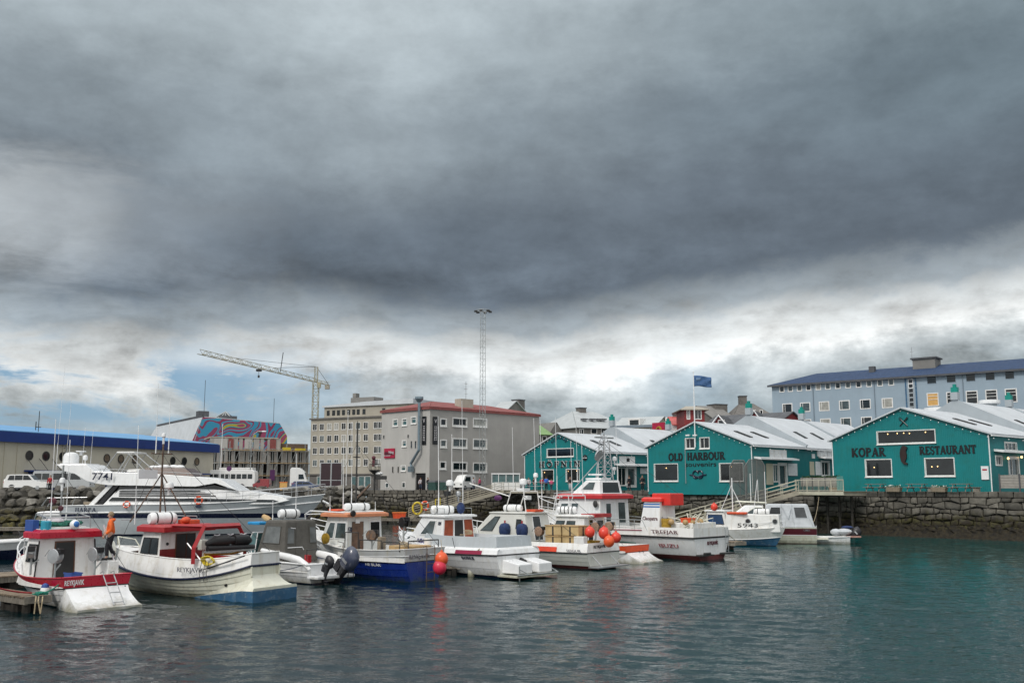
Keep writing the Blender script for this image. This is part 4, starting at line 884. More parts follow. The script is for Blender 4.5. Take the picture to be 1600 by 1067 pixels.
# ---------- long hall with blue roof band ----------
def blue_hall():
    A = bxy(-60, 118); B_ = bxy(335, 163); H = Bd('harbour_hall', 'long beige hall with deep blue roof band and porthole windows', A, B_); L = H.L
    zb = H.hit('f', 335, 706)[1]; zt = H.hit('f', 335, 694)[1]; zb0 = H.hit('f', 0, 691)[1]; zt0 = H.hit('f', 0, 674.5)[1]; zb = (zb+zb0)/2; zt = (zt+zt0)/2
    por = [(46,706),(72,707),(98,707.5),(167,710.4),(189,711),(211,712),(270,714),(288,715),(307.6,716.5)]
    H.wall('f', 0, L-.6, [(0,zb),(L,zb)], 'beige_wall'); H.wall('r', .6, 22, [(0,zb),(22,zb)], 'beige_wall')
    g = G(); g.box(-.5,-.5,zb,L+.3,.2,zt); g.box(L-.3,.2,zb,L+.3,22,zt); g.build('fascia_band', 'band_blue', H.o)
    zr = zt + 1.35; g = G(); g.poly([(-.5,-.3,zt+.03),(L+.2,-.3,zt+.03),(L-7,9,zr),(-.5,9,zr)], .1); g.poly([(L+.2,-.3,zt+.03),(L+.2,22,zt+.03),(L-7,9,zr)], .1); g.poly([(-.5,22,zt),(-.5,9,zr),(L-7,9,zr),(L+.2,22,zt)],.1); g.build('roof', 'sky_band', H.o)
    for i, (px, py) in enumerate(por):
        s, z = H.hit('f', px, py); z = zb - 1.55; M_ = Matrix.Translation((s,0,z)) @ Matrix.Rotation(R(90),4,'X'); k = G(); k.lathe([(.62,0),(.62,.07),(.5,.07),(.5,.02)], 20, M_); w_ = k.build('porthole', 'dark_metal', H.o); k = G(); k.lathe([(.5,.0),(.5,.035)], 20, M_); k.build('pane', 'glass_dark' if i in (0,1,2,6,7) else 'porthole_brown', w_)
    for x0, x1 in ((38,101),(160,224),(259,320)):
        s0 = H.hit('f',x0,725)[0]; s1 = H.hit('f',x1,725)[0]; z = zb - 3.4; g = G(); g.box(s0,-1.2,z-.2,s1,-.02,z); a = g.build('awning', 'band_blue', H.o)
        g = G(); [g.tube([(s0+(s1-s0)*f,-1.1,z),(s0+(s1-s0)*f-.5,-.05,z+1.5)], .04, 5) for f in (.12,.42,.75)]; g.build('stay_rod', 'dark_metal', a)
        g = G(); g.box(s0+.7,-.06,-.2,s1-.9,-.01,z-.2); g.build('loading_door', 'door_blue', H.o)
    g = G(); s, _ = H.hit('f', 70, 660); g.tube([(s,1,zt),(s,1,zt+3)], .05, 5); g.tube([(s-.5,1,zt+.9),(s+.4,1,zt+.9)], .05, 5); g.tube([(s-.45,1,zt+.5),(s-.45,1,zt+1.6)], .06, 5); g.build('antenna', 'dark_metal', H.o)
    for px in (7, 27, 98, 241): s,_ = H.hit('f',px,700); g = G(); g.tube([(s,-.08,zb),(s,-.08,0)], .06, 5); g.build('downpipe', 'beige_wall', H.o)
blue_hall()
# ---------- cream office behind ----------
def cream_office():
    H = Bd('office_block', 'cream five-storey office block with set-back top floor left of the red-edged block', bxy(483, 252), bxy(640, 238)); L = H.L
    z = H.hit('f', 483, 656)[1]; H.wall('f', 0, L, [(0,z),(L,z)], 'conc_cream', z0=2.6+.8); H.wall('f', 0, L, [(0,3.4),(L,3.4)], 'conc_dark', name='ground_floor_wall'); H.wall('l', 0, 14, [(0,z),(14,z)], 'conc_cream'); H.wall('r', 0, 14, [(0,z),(14,z)], 'conc_cream')
    g = G(); g.box(-.3,-.4,z,L,14,z+.35); g.box(-.2,-.35,3.3,L,-.02,3.65); g.build('cornice', 'conc_dark', H.o)
    cs = [492,503,514.5,525.5,537,548,559.5,571.5,587.5,594]; rows = [667.5,686,705,724]
    proto = None
    for y in rows:
        zc = H.hit('f', 520, y-1)[1]
        for c in cs:
            a = H.hit('f', c, y)[0]; q = H.win('f', (a-.6,zc-.75,a+.6,zc+.75), fw=.10, mv=(.55,), glass=random.choice(['glass_dark','glass_dark','glass_dark','glass_grey','curtain']), sill=True)
    for x in (500,512,524,554,565,575): a = H.hit('f', x, 745)[0]; H.win('f', (a-.8,.5,a+.8,2.9), fw=.1, glass='glass_teal', name='shop_window')
    # set-back floor
    s0 = H.hit('f', 501, 640)[0]; g = G(); g.box(s0,1.5,z+.3,L,13,z+3.1); g.build('penthouse_wall', 'conc_cream', H.o); g = G(); g.add([(s0-.4,1,z+3.1),(L,1,z+3.1),(L,13,z+3.1),(s0-.4,13,z+3.1),(s0-.4,1,z+3.45),(L*.55,1,z+4.1),(L,1,z+4.3),(L,13,z+4.3),(L*.55,13,z+4.1),(s0-.4,13,z+3.45)], [(0,1,2,3),(0,1,6,5,4),(4,5,8,9),(5,6,7,8),(1,2,7,6),(2,3,9,8,7),(3,0,4,9)]); g.build('penthouse_roof', 'roof_white', H.o)
    for c in (507,515.5,523,531,539,547,554,563,594): 
        a = H.hit('f', c, 648)[0]; g = G(); g.box(a-.45,1.44,z+1.0,a+.45,1.49,z+2.3); g.build('penthouse_window', 'glass_dark', H.o)
    a = H.hit('f', 547, 632)[0]; g = G(); g.box(a-3.6,5,z+3,a+3.6,9,z+5.6); g.box(a-3.4,5.5,z+5.6,a-2.4,7,z+6.8); g.build('lift_house', 'grey_house', H.o)
cream_office()
# ---------- half-built block in scaffolding ----------
def half_built():
    H = Bd('construction_block', 'half-built concrete block wrapped in scaffolding behind the white bus', bxy(325, 246), bxy(481, 256)); L = H.L
    z = H.hit('f', 400, 684)[1]; fl = z/4; g = G()
    for i in range(5): g.box(0,0,fl*i-.15,L*(1 if i < 4 else .68),12,fl*i+.15)
    g.build('floor_slab', 'conc_cream', H.o)
    g = G(); n_ = 14
    for i in range(n_+1):
        x = L*i/n_
        for j in range(4):
            if j == 3 and x > L*.68: continue
            w_ = .9 if (i+j) % 3 else 1.5; g.box(min(x,L-w_),.1,fl*j+.15,min(x+w_,L),.4,fl*(j+1)-.15)
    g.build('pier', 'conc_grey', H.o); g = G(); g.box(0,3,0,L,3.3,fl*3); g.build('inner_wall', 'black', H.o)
    g = G(); g.box(L*.04,-.05,fl*3+.3,L*.17,.08,z-.3); g.build('wall_panel', 'conc_left', H.o); g = G(); g.box(L*.34,-.05,fl*3+.3,L*.42,.08,z-.3); g.build('wall_panel', 'conc_left', H.o); g = G(); g.box(L*.18,-.05,fl*3+.3,L*.23,.05,z-.3); g.box(L*.35+6,-.05,fl*3+.3,L*.35+7.5,.05,z-.3); g.build('red_panel', 'roof_red', H.o)
    g = G()
    for i in range(22):
        x = L*i/21
        for y in (-1.2,-.4): g.tube([(x,y,0),(x,y,z*(.78 if x > .6*L else .82)+(1.3 if i%4==0 else 0))], .05, 4)
    for j in range(1,5):
        for zz in (fl*j*.98, fl*j*.98+.6):
            for y in (-1.2,-.4):
                if j == 4: continue
                g.tube([(0,y,zz),(L,y,zz)], .045, 4)
    for i in range(0,20,3): g.tube([(L*i/21,-1.2,fl*.1),(L*(i+3)/21,-1.2,fl*3)], .04, 4)
    g.build('scaffolding', 'galv', H.o); g = G(); [g.box(L*a,-1.3,fl*j,L*b,-.3,fl*j+.12) for a,b,j in ((0,.3,1),(.35,.8,1),(.1,.55,2),(.6,1,2),(.2,.5,3),(.55,.9,3),(.88,1,1))]; g.build('scaffold_deck', 'tan', H.o)
    g = G(); g.box(L*.62,1.5,fl*3,L,5,fl*3+1.9); g.build('formwork', 'rusty', H.o); g = G(); g.cb((L*.76,-.8,fl*3+.5),(2,.9,.7)); g.cb((L*.9,-.8,fl*3+.4),(2.6,.9,.5)); g.build('site_pallet', 'yellow', H.o)
    g = G(); g.cb((L*.62,-1.35,fl+.2),(1.2,.1,2.6)); g.build('hung_cloth', 'purple', H.o)
half_built()
# ---------- hall with painted gable ----------
def mural_hall():
    C = bxy(301, 285); D = bxy(449, 300); H = Bd('warehouse', 'big white-roofed warehouse with a colourful painted wall behind the construction site', C, D); L = H.L
    def pt(px, py): s, z = H.hit('f', px, py); return (s, 0, z)
    p = [pt(301,765), pt(449,765), pt(448.5,681), pt(437,661.5), pt(317,651.5), pt(301,688)]; g = G(); g.poly(p, -.4)
    m = bpy.data.materials.new('mural'); m.use_nodes = True; t = m.node_tree; n = t.nodes; l = t.links; b = n['Principled BSDF']; b.inputs['Roughness'].default_value = .8
    co = n.new('ShaderNodeTexCoord'); nz = n.new('ShaderNodeTexNoise'); nz.inputs['Scale'].default_value = .105; nz.inputs['Detail'].default_value = 1.0; nz.inputs['Distortion'].default_value = 1.6; l.new(co.outputs['Object'], nz.inputs['Vector'])
    rp = n.new('ShaderNodeValToRGB'); rp.color_ramp.interpolation = 'CONSTANT'; e = rp.color_ramp.elements
    sp = n.new('ShaderNodeSeparateXYZ'); l.new(co.outputs['Object'], sp.inputs[0]); ma = n.new('ShaderNodeMath'); ma.operation = 'MULTIPLY_ADD'; l.new(sp.outputs[0], ma.inputs[0]); ma.inputs[1].default_value = .0065; l.new(nz.outputs['Fac'], ma.inputs[2])
    cols = [(0,(.27,.05,.11)),(.42,(.04,.28,.44)),(.475,(.25,.04,.10)),(.515,(.05,.31,.46)),(.555,(.32,.06,.13)),(.62,(.06,.03,.04)),(.635,(.05,.27,.40)),(.66,(.42,.36,.04)),(.68,(.33,.07,.13)),(.76,(.16,.24,.08)),(.785,(.34,.07,.15))]
    while len(e) < len(cols): e.new(.5)
    for q, (a, c) in zip(e, cols): q.position = a; q.color = (*c, 1)
    l.new(ma.outputs[0], rp.inputs[0]); l.new(rp.outputs[0], b.inputs['Base Color']); g.build('painted_wall', m, H.o)
    # left flank and its roof run away to the left
    def pl(px, py): s, z = H.hit('l', px, py); return s, z
    s1 = min(70, max(20, pl(226, 690)[0])); z0 = p[5][2]; z1 = p[4][2]; x1 = p[4][0]
    g = G(); g.poly([(0,s1,-1),(0,0,-1),(0,0,z0),(0,s1,z0)], -.3); g.build('side_wall', 'pale_blue_dk2', H.o); g = G(); g.poly([(0,s1,z0),(0,0,z0),(x1,0,z1),(x1,s1-8,z1)], .2); g.poly([(x1,0,z1),(p[3][0],0,p[3][2]),(p[3][0],s1-8,z1),(x1,s1-8,z1)], .2); g.build('roof', 'roof_white', H.o)
    g = G(); g.box(x1-.3,-.1,z1,x1+.3,s1-8,z1+.6); g.build('ridge', 'slate', H.o); s,_ = H.hit('f', 325, 645); g = G(); g.box(s-1,6,z1,s+2,9,z1+2.2); s2,_ = H.hit('f',373,650); g.box(s2-2.5,8,z1-1,s2+2,11,z1+1.2); g.build('roof_vent', 'slate', H.o)
    for px, k in ((325,22),(435,14),(247,0)):
        s,_ = H.hit('f', px, 640); 
        if k: g = G(); g.tube([(s,4,z1-2),(s,4,z1-1+k*.55)], .07, 4); g.build('antenna', 'dark_metal', H.o)
    # glass pyramid roof behind
    c = W(352, 660, 330); pyr = thing('glass_roof', 'small dark pyramid-shaped glass roof peeking over the painted warehouse', 'roof', (c.x, 330, c.z-3)); hh = 6.6; w_ = 8; g = G(); g.loft([[(-w_,-w_,0),(w_,-w_,0),(w_,w_,0),(-w_,w_,0)],[(-.1,-.1,hh),(.1,-.1,hh),(.1,.1,hh),(-.1,.1,hh)]]); g.build('glazing', 'glass_dark', pyr)
    g = G(); [g.tube([(x*w_*f,-w_*f-.05 if 1 else 0,hh*(1-f)) for f in (1,.0)], .2, 4) for x in (-1,-.33,.33,1)]; [g.tube([(-w_*f,-w_*f-.05,hh*(1-f)),(w_*f,-w_*f-.05,hh*(1-f))], .15, 4) for f in (.33,.66)]; g.build('glazing_bars', 'galv', pyr)
mural_hall()
# ---------- tower crane ----------
def crane():
    b = W(489, 765, 272); t = thing('tower_crane', 'yellow and grey tower crane reaching left over the rooftops', 'crane', (b.x, 272, GZ)); zt = W(489, 597, 272).z - GZ; za = W(491, 573, 272).z - GZ; g = G(); w_ = .8; n_ = 15
    def lattice(g, P, Q, w_, n_, up, side, r=.09, tri=False):
        r *= .68; w_ *= .9
        P, Q, up, side = map(Vector, (P,Q,up,side)); cs = [side*w_-up*0, -side*w_-up*0, up*w_*1.7] if tri else [side*w_+up*w_, -side*w_+up*w_, -side*w_-up*w_, side*w_-up*w_]
        for c in cs: g.tube([P+c, Q+c], r, 4)
        for i in range(n_):
            a, b2 = P + (Q-P)*i/n_, P + (Q-P)*(i+1)/n_
            for j in range(len(cs)):
                k = (j+1) % len(cs); g.tube([a+cs[j], b2+cs[k]] if i % 2 else [a+cs[k], b2+cs[j]], r*.6, 4); g.tube([a+cs[j], a+cs[k]], r*.5, 4)
    lattice(g, (0,0,0), (0,0,zt), .85, 16, (0,1,0), (1,0,0), .13); g.build('tower', 'crane_yellow', t)
    tip = W(312, 552.5, 272*163/208); T = Vector((tip.x - b.x, tip.y - 272, zt)); d = T.normalized(); d = Vector((T.x,T.y,0)).normalized(); sd = Vector((-d.y, d.x, 0))
    g = G(); lattice(g, (0,0,zt), T, .65, 26, (0,0,1), tuple(sd), .10, True); g.build('jib', 'crane_yellow', t)
    g = G(); lattice(g, (0,0,zt), (0,0,za), .45, 4, (0,1,0), (1,0,0), .09); cj = -d*9; lattice(g, (0,0,zt), (cj.x,cj.y,zt), .5, 5, (0,0,1), tuple(sd), .08, True); g.build('top_mast', 'crane_yellow', t)
    g = G(); tp = Vector((0,0,za)); Hh = Vector((T.x*.42,T.y*.42,zt+1.0)); g.tube([tp, Hh], .05, 4); g.tube([tp, (T.x*.75,T.y*.75,zt+1)], .04, 4); g.tube([tp, (cj.x,cj.y,zt)], .06, 4); g.tube([(T.x*.36,T.y*.36,zt+.5),(T.x*.34,T.y*.34,zt+5.5)], .1, 4); g.build('tie_rope', 'dark_metal', t)
    g = G(); g.cb((cj.x*.85,cj.y*.85,zt-.6),(1.2,1.2,1.2)); g.build('counterweight', 'conc_cream', t); g = G(); g.cb((1.0,-.8,zt-.9),(.9,1.0,1.5)); g.build('cab', 'crane_yellow', t)
    g = G(); q = (T.x*.55,T.y*.55); g.cb((*q,zt-.5),(1.2,1,.5)); g.tube([(*q,zt-.6),(*q,zt-2)], .05, 4); g.cb((*q,zt-2),(.4,.4,.6)); g.build('trolley_hook', 'dark_metal', t)
crane()
# ---------- lattice lighting mast ----------
def light_mast():
    b = W(753.5, 765, 138.9); t = thing('lighting_mast', 'very tall slim lattice mast with ring of floodlights before the concrete block', 'mast', (b.x, 138.9, GZ)); h = W(753.5, 488, 138.9).z - GZ
    g = G(); cs = [(-.42,-.1),(.42,-.1),(0,.55)]; 
    for x, y in cs: g.tube([(x,y,-.1),(x*.8,y*.8,h)], .036, 5)
    n_ = 30
    for i in range(n_):
        f = 1-.2*i/n_; z0, z1 = h*i/n_, h*(i+1)/n_
        for j in range(3): a, c = cs[j], cs[(j+1)%3]; g.tube([(a[0]*f,a[1]*f,z0),(c[0]*f,c[1]*f,z1)], .012, 4); g.tube([(a[0]*f,a[1]*f,z0),(c[0]*f,c[1]*f,z0)], .012, 4)
    g.build('lattice_tower', 'galv', t); g = G(); pts = [(math.cos(a)*1.05, math.sin(a)*1.05, h+.25) for a in [R(i*20) for i in range(18)]]; g.tube(pts, .05, 5, True); g.tube([(-1.05,0,h+.2),(1.05,0,h+.2)],.04,5); g.tube([(0,-1.05,h+.2),(0,1.05,h+.2)],.04,5); g.build('head_ring', 'galv', t)
    for i in range(6): a = R(i*60+15); g = G(); g.cb((math.cos(a)*1.05,math.sin(a)*1.05,h+.1),(.42,.3,.22),a); g.build('floodlight', 'dark_metal', t)
light_mast()
# ---------- old town houses ----------
def house(name, label, a, b, ze_px, zr_px, D, wall, roof, wins=(), ridge='x', chim=(), over=.4, cat='house', z_at=None, wtype=None, trim=None):
    H = Bd(name, label, bxy(*a), bxy(*b), cat=cat); L = H.L; ze = H.hit('f', a[0], ze_px)[1]; g = G(); e = over
    if ridge == 'x':
        zr = H.hit('f', (a[0]+b[0])/2, zr_px)[1] ; zr = ze + (zr-ze)*1.0
        H.wall('f', 0, L, [(0,ze),(L,ze)], wall); H.wall('l', 0, D, [(0,ze),(D/2,zr),(D,ze)], wall); H.wall('r', 0, D, [(0,ze),(D/2,zr),(D,ze)], wall)
        g.poly([(-e,-e,ze-.2),(L+e,-e,ze-.2),(L+e,D/2,zr+.1),(-e,D/2,zr+.1)], .15); g.poly([(L+e,D+e,ze-.2),(-e,D+e,ze-.2),(-e,D/2,zr+.1),(L+e,D/2,zr+.1)], .15)
    elif ridge == 'hip':
        zr = H.hit('f', (a[0]+b[0])/2, zr_px)[1]; [H.wall(f, 0, (L if f=='f' else D), [(0,ze),((L if f=='f' else D),ze)], wall) for f in 'flr']; i_ = min(L*.3, D/2)
        g.poly([(-e,-e,ze-.1),(L+e,-e,ze-.1),(L-i_,D/2,zr),(i_,D/2,zr)], .15); g.poly([(L+e,D+e,ze-.1),(-e,D+e,ze-.1),(i_,D/2,zr),(L-i_,D/2,zr)], .15); g.poly([(-e,D+e,ze-.1),(-e,-e,ze-.1),(i_,D/2,zr)], .15); g.poly([(L+e,-e,ze-.1),(L+e,D+e,ze-.1),(L-i_,D/2,zr)], .15)
    else:
        zr = H.hit('f', (a[0]+b[0])/2, zr_px)[1]; H.wall('f', 0, L, [(0,ze),(L/2,zr),(L,ze)], wall); H.wall('l', 0, D, [(0,ze),(D,ze)], wall); H.wall('r', 0, D, [(0,ze),(D,ze)], wall)
        g.poly([(-e,-e,ze-e),(L/2,-e,zr+.1),(L/2,D,zr+.1),(-e,D,ze-e)], .15); g.poly([(L/2,-e,zr+.1),(L+e,-e,ze-e),(L+e,D,ze-e),(L/2,D,zr+.1)], .15)
        if trim: q = G(); q.tube([(-e,-e-.05,ze-e),(L/2,-e-.05,zr+.1),(L+e,-e-.05,ze-e)], .16, 4); q.build('barge_board', trim, H.o)
    rf = g.build('roof', roof, H.o)
    for r in wins: H.win('f', H.rect('f', r), fw=.14, mv=(.5,) if wtype else ())
    for px, w_, top in chim:
        s,_ = H.hit('f', px, ze_px); zt = H.hit('f', px, top)[1]; q = G(); q.box(s-w_/2,D/2-w_/2,ze,s+w_/2,D/2+w_/2,zt); c = q.build('chimney', 'conc_dark', H.o); q = G(); q.box(s-w_/2-.1,D/2-w_/2-.1,zt,s+w_/2+.1,D/2+w_/2+.1,zt+.2); q.build('chimney_cap', 'slate', c)
    H.zr, H.ze = zr, ze; return H
H = house('town_house', 'grey house with green roof squeezed between the concrete block and the HÖFNIN gable', (836,203), (861,205), 678, 664, 9, 'grey_house', 'roof_green', [(848,682,853,688)], chim=[(849,.9,660)])
H = house('town_house', 'small gabled grey house end just right of the green-roofed house', (860,208), (880,210), 677, 661, 10, 'grey_house', 'grey_house', ridge='y', over=.05)
H = house('town_house', 'large grey house with pale sheet roof above the HÖFNIN roof', (903,205), (993,212), 668, 640, 17, 'grey_house', 'lt_grey_roof', [(906,671,911,678),(924,670,932,677),(940,670,948,677),(953,670,960,677),(972,670,979,677)], ridge='hip', chim=[(943,1.6,634)])
for px in (925,938,949,956): s,z = H.hit('f', px, 657); g = G(); k=(z-H.ze)/(H.zr-H.ze); g.cb((s,k*8.5-.4,z+.45),(1.3,.9,.3)); g.build('skylight', 'slate', H.o)
H = house('town_house', 'pale yellow house with white dormered roof behind the shops', (962,192), (1024,188), 668, 651, 9, 'cream_house', 'lt_grey_roof', [(965,671,971,679),(979,671,985,679),(1009,671,1015,681)])
s,z = H.hit('f', 990, 660); g = G(); g.box(s-1.2,.3,z-.9,s+1.2,4,z+.8); d_ = g.build('dormer', 'white_paint', H.o); g = G(); g.box(s-.9,.2,z-.4,s+.9,.29,z+.5); g.build('dormer_window', 'glass_dark', d_)
g = G(); g.box(-.3,-.5,H.ze-.1,H.L+.3,-.4,H.ze+.35); g.build('fascia', 'blue_bright_dull', H.o) if 'blue_bright_dull' in MATS else g.build('fascia', 'pale_blue_dk', H.o)
H = house('town_house', 'white house with grey dormered roof right of the red advertising wall', (1036,186), (1059,184), 667, 649, 9, 'white_paint', 'lt_grey_roof', [(1041,672,1047,679)], chim=[(1045,.7,645)])
s,z = H.hit('f', 1047, 659); g = G(); g.box(s-1.2,.3,z-.9,s+1.2,4,z+.9); d_ = g.build('dormer', 'white_paint', H.o); g = G(); g.box(s-.9,.2,z-.3,s+.9,.29,z+.6); g.build('dormer_window', 'glass_dark', d_)
H = Bd('advertising_wall', 'free-standing red wall panel with a yellow swirl above the shop roofs', bxy(1021,183), bxy(1039.5,181), cat='sign'); z0 = H.hit('f',1030,690)[1]; z1 = H.hit('f',1030,660)[1]; g = G(); g.box(0,0,0,H.L,.4,z1); g.build('panel', 'sign_red', H.o); s,z = H.hit('f',1029.5,673); g = G(); g.tube([(s+.6*math.cos(a)*(1-a*.04),-.05,z+.8*math.sin(a)*(1-a*.04)) for a in [i*.5 for i in range(16)]], .14, 5); g.build('swirl', 'yellow_gold', H.o)
H = house('town_house', 'white house with bright red roof beside the red tower house', (1056,176), (1074,176), 663, 650, 9, 'white_paint', 'bright_red_roof', [(1061,667,1066,675)], chim=[(1061,.7,645)])
H = house('tower_house', 'dark red square tower house with flat hipped roof and white window', (1072,168), (1104,168), 640, 633, 8, 'red_house', 'conc_cream', [(1086,641,1095,654),(1074,641,1077,654)], ridge='hip', over=.7, wtype=1)
H = house('town_house', 'slate-roofed house with small red gable right of the red tower house', (1103,172), (1152,168), 667, 648, 9, 'red_house', 'slate')
H = house('town_house', 'little red gable with white barge boards before the slate roof', (1116,163), (1138,162), 664, 650, 6, 'red_house', 'slate', [(1123,657,1131,663)], ridge='y', trim='white_clean')
H = house('town_house', 'long dark slate-roofed house reaching to the pale blue block', (1150,175), (1216,168), 667, 645, 9, 'red_house', 'slate')
H = house('town_house', 'red gable with white barge boards left of the pale blue block', (1170,164), (1196,163), 664, 643, 7, 'red_house', 'slate', [(1178,655,1187,664)], ridge='y', trim='white_clean')
H = house('town_house', 'old brown-roofed house with tall chimney high behind the slate roofs', (1153,215), (1209,215), 649, 628, 12, 'conc_dark', 'conc_dark', [(1165,641,1168,646),(1177,641,1180,646),(1188,641,1191,646)], ridge='hip', chim=[(1171,1.6,616)])
H = house('town_house', 'grey stone gabled house left of the brown-roofed house', (1118,214), (1150,216), 653, 633, 12, 'conc_dark', 'grey_house', ridge='x', chim=[(1146,3.2,630)])
H = house('town_house', 'dark gable with pale glazed roof and square chimney above the red roof edge', (786,207), (824,213), 644, 628, 4, 'grey_house', 'lt_grey_roof', ridge='y', chim=[(821,2.0,625)])
H = house('town_house', 'tiny pale roof tip between the HÖFNIN gable and the large grey house', (879,240), (898,240), 679, 673.5, 8, 'grey_house', 'lt_grey_roof', ridge='hip')
# roof ventilators on the Kopar row
def vent(px, py0, py1, Y, r, label, m='white_clean'):
    a = W(px, py1, Y); t_ = W(px, py0, Y); o = thing('roof_ventilator', label, 'ventilator', (a.x, Y, a.z-1.2)); h = t_.z - a.z + 1.2; g = G(); g.lathe([(r*.72,0),(r*.72,h-.5)], 14); g.build('stack', 'roof_grey', o); g = G(); g.lathe([(r,h-.5),(r*1.08,h-.4),(r*1.08,h-.05),(r*.9,h)], 14); g.build('cap', m, o)
vent(1547.5, 625, 648, 118, 1.1, 'large round white ventilator stack rising behind the right-hand Kopar roof')
vent(1465, 637, 642, 112, 1.35, 'low wide white roof ventilator beside the green-capped chimney'); vent(1524, 639, 645, 118, .5, 'small white roof ventilator left of the large stack')
# =============== BOATS ===============
class Boat:
    """local x = forward from the transom (0) to the stem (L); y = port; z up from the waterline"""
    def __init__(s, name, label, cat, stern, head, L, B, sh, group=None):
        s.o = thing(name, label, cat, (stern[0], stern[1], 0), R(head), group); s.L, s.Bm, s.sh = L, B, sh
        s.sw, s.tm, s.d, s.rake, s.p, s.q, s.e0, s.e1 = .85, .4, .45, .9, 2.3, .75, .28, .85
    def sheer(s, t):
        a, m, b = s.sh; tm = .42
        return a + (m-a)*(1-((tm-t)/tm)**2) if t < tm else m + (b-m)*((t-tm)/(1-tm))**1.7
    def hb(s, t):
        B2 = s.Bm/2
        if t < s.tm: return B2*(s.sw + (1-s.sw)*math.sin(math.pi/2*t/s.tm))
        return B2*max(0, 1-((t-s.tm)/(1-s.tm))**s.p)**s.q
    def pt(s, t, z, side=1, off=0):
        d = s.d*(1-t**3*.7); sh = s.sheer(t); zn = max(0, min(1.25, (z+d)/(sh+d))); e = s.e0+(s.e1-s.e0)*t**1.5
        y = s.hb(t)*zn**e + off; x = t*(s.L - s.rake*max(0,1-zn)**1.2)
        return Vector((x, side*y, z))
    def zf(s, ab, t): return ab[0] + ab[1]*s.sheer(t)
    def band(s, name, m, lo, hi, nz=3, lap=0, nt=22, parent=None, transom=True, off=0, t0=0, t1=1):
        g = G(); ts = [t0 + (t1-t0)*(1-(1-i/nt)**1.35) for i in range(nt+1)]
        lev = []
        for k in range(nz+1):
            f = k/nz
            if lap and 0 < k: lev.append((f, 0))
            if lap and k < nz: lev.append((f, lap))
            if not lap: lev.append((f, 0))
        for sd in (1, -1):
            rows = []
            for t in ts:
                a, b = s.zf(lo,t), s.zf(hi,t); rows.append([s.pt(t, a+(b-a)*f, sd, off+o_ if s.hb(t) > .02 else 0) for f, o_ in lev])
            g.grid(rows)
        if transom:
            a, b = s.zf(lo,0), s.zf(hi,0); g.grid([[s.pt(0, a+(b-a)*f, 1, off+o_) , s.pt(0, a+(b-a)*f, -1, off+o_)] for f, o_ in lev])
        return g.build(name, m, parent or s.o, smooth=30)
    def rub(s, name, m, ab, r, off=.01, parent=None, transom=True, nt=22):
        P = [s.pt(i/nt, s.zf(ab,i/nt), 1, off) for i in range(nt+1)]; Q = [s.pt(i/nt, s.zf(ab,i/nt), -1, off) for i in range(nt+1)]; g = G()
        P = [p for p in P]; g.tube(P[::-1], r, 6); g.tube(Q, r, 6)
        if transom: g.tube([P[0], Q[0]], r, 6)
        return g.build(name, m, parent or s.o, smooth=60)
    def deck(s, zd, t1, m='white_paint', inner='white_paint', gw=.09, fore=None, camber=.12, t0=.0):
        """open well with bulwark inside from the stern to t1, covered foredeck beyond"""
        nt = 14; ts = [t0 + (t1-t0)*i/nt for i in range(nt+1)]; inn = lambda t, sd: s.pt(t, s.sheer(t), sd, -gw if s.hb(t) > gw*1.6 else -s.hb(t)*.6) + Vector((.06 if t == t0 else 0, 0, 0))
        g = G()
        for sd in (1,-1): g.grid([[s.pt(t, s.sheer(t), sd, .015)+Vector((0,0,.02)), inn(t,sd)+Vector((0,0,.02))] for t in ts])
        g.add([s.pt(0,s.sheer(0),1)+Vector((-.01,0,.022)), s.pt(0,s.sheer(0),-1)+Vector((-.01,0,.022)), inn(t0,-1)+Vector((.03,0,.022)), inn(t0,1)+Vector((.03,0,.022))], [(0,1,2,3)]); g.build('gunwale', inner, s.o)
        g = G()
        for sd in (1,-1): g.grid([[inn(t,sd)+Vector((0,0,.02)), Vector((inn(t,sd).x, inn(t,sd).y, zd))] for t in ts])
        a = inn(t0,1); b = inn(t0,-1); g.add([a+Vector((0,0,.02)), b+Vector((0,0,.02)), Vector((b.x,b.y,zd)), Vector((a.x,a.y,zd))], [(0,1,2,3)]); a = inn(t1,1); b = inn(t1,-1); g.add([a+Vector((0,0,.02)), b+Vector((0,0,.02)), Vector((b.x,b.y,zd)), Vector((a.x,a.y,zd))], [(0,1,2,3)])
        g.build('bulwark_lining', inner, s.o)
        g = G(); g.grid([[Vector((inn(t,1).x, inn(t,1).y, zd+.001)), Vector((inn(t,-1).x, inn(t,-1).y, zd+.001))] for t in ts]); g.build('cockpit_floor', m, s.o)
        if t1 < 1:
            g = G(); tt = [t1 + (1-t1)*(i/10) for i in range(11)]
            g.grid([[s.pt(t, s.sheer(t), 1).lerp(s.pt(t, s.sheer(t), -1), k/6) + Vector((0,0,.025+camber*(1-abs(k-3)/3)**.7*min(1,s.hb(t)))) for k in range(7)] for t in tt]); g.build('foredeck', fore or m, s.o, smooth=True)
    def rail(s, name, m, t0, t1, h, r=.022, n=5, mid=True, wrap=True, inset=.08, sides=(1,-1), lean=0.0, top=None):
        g = G(); T = []
        for sd in sides:
            P = [s.pt(t0+(t1-t0)*i/(n*2), s.sheer(t0+(t1-t0)*i/(n*2)), sd, -inset if s.hb(t0+(t1-t0)*i/(n*2)) > inset else 0) for i in range(n*2+1)]
            hh = lambda i: h*(min(1, i*.9) if i == 0 else 1)
            top_ = [p + Vector((lean*i/(n*2), 0, hh(i))) for i, p in enumerate(P)]; T.append(top_)
            g.tube(top_, r, 6)
            if mid: g.tube([p.lerp(q, .5) for p, q in zip(P, top_)][1:], r*.75, 5)
            for i in range(0, n*2+1, 2): g.tube([P[i], top_[i]], r*.9, 5)
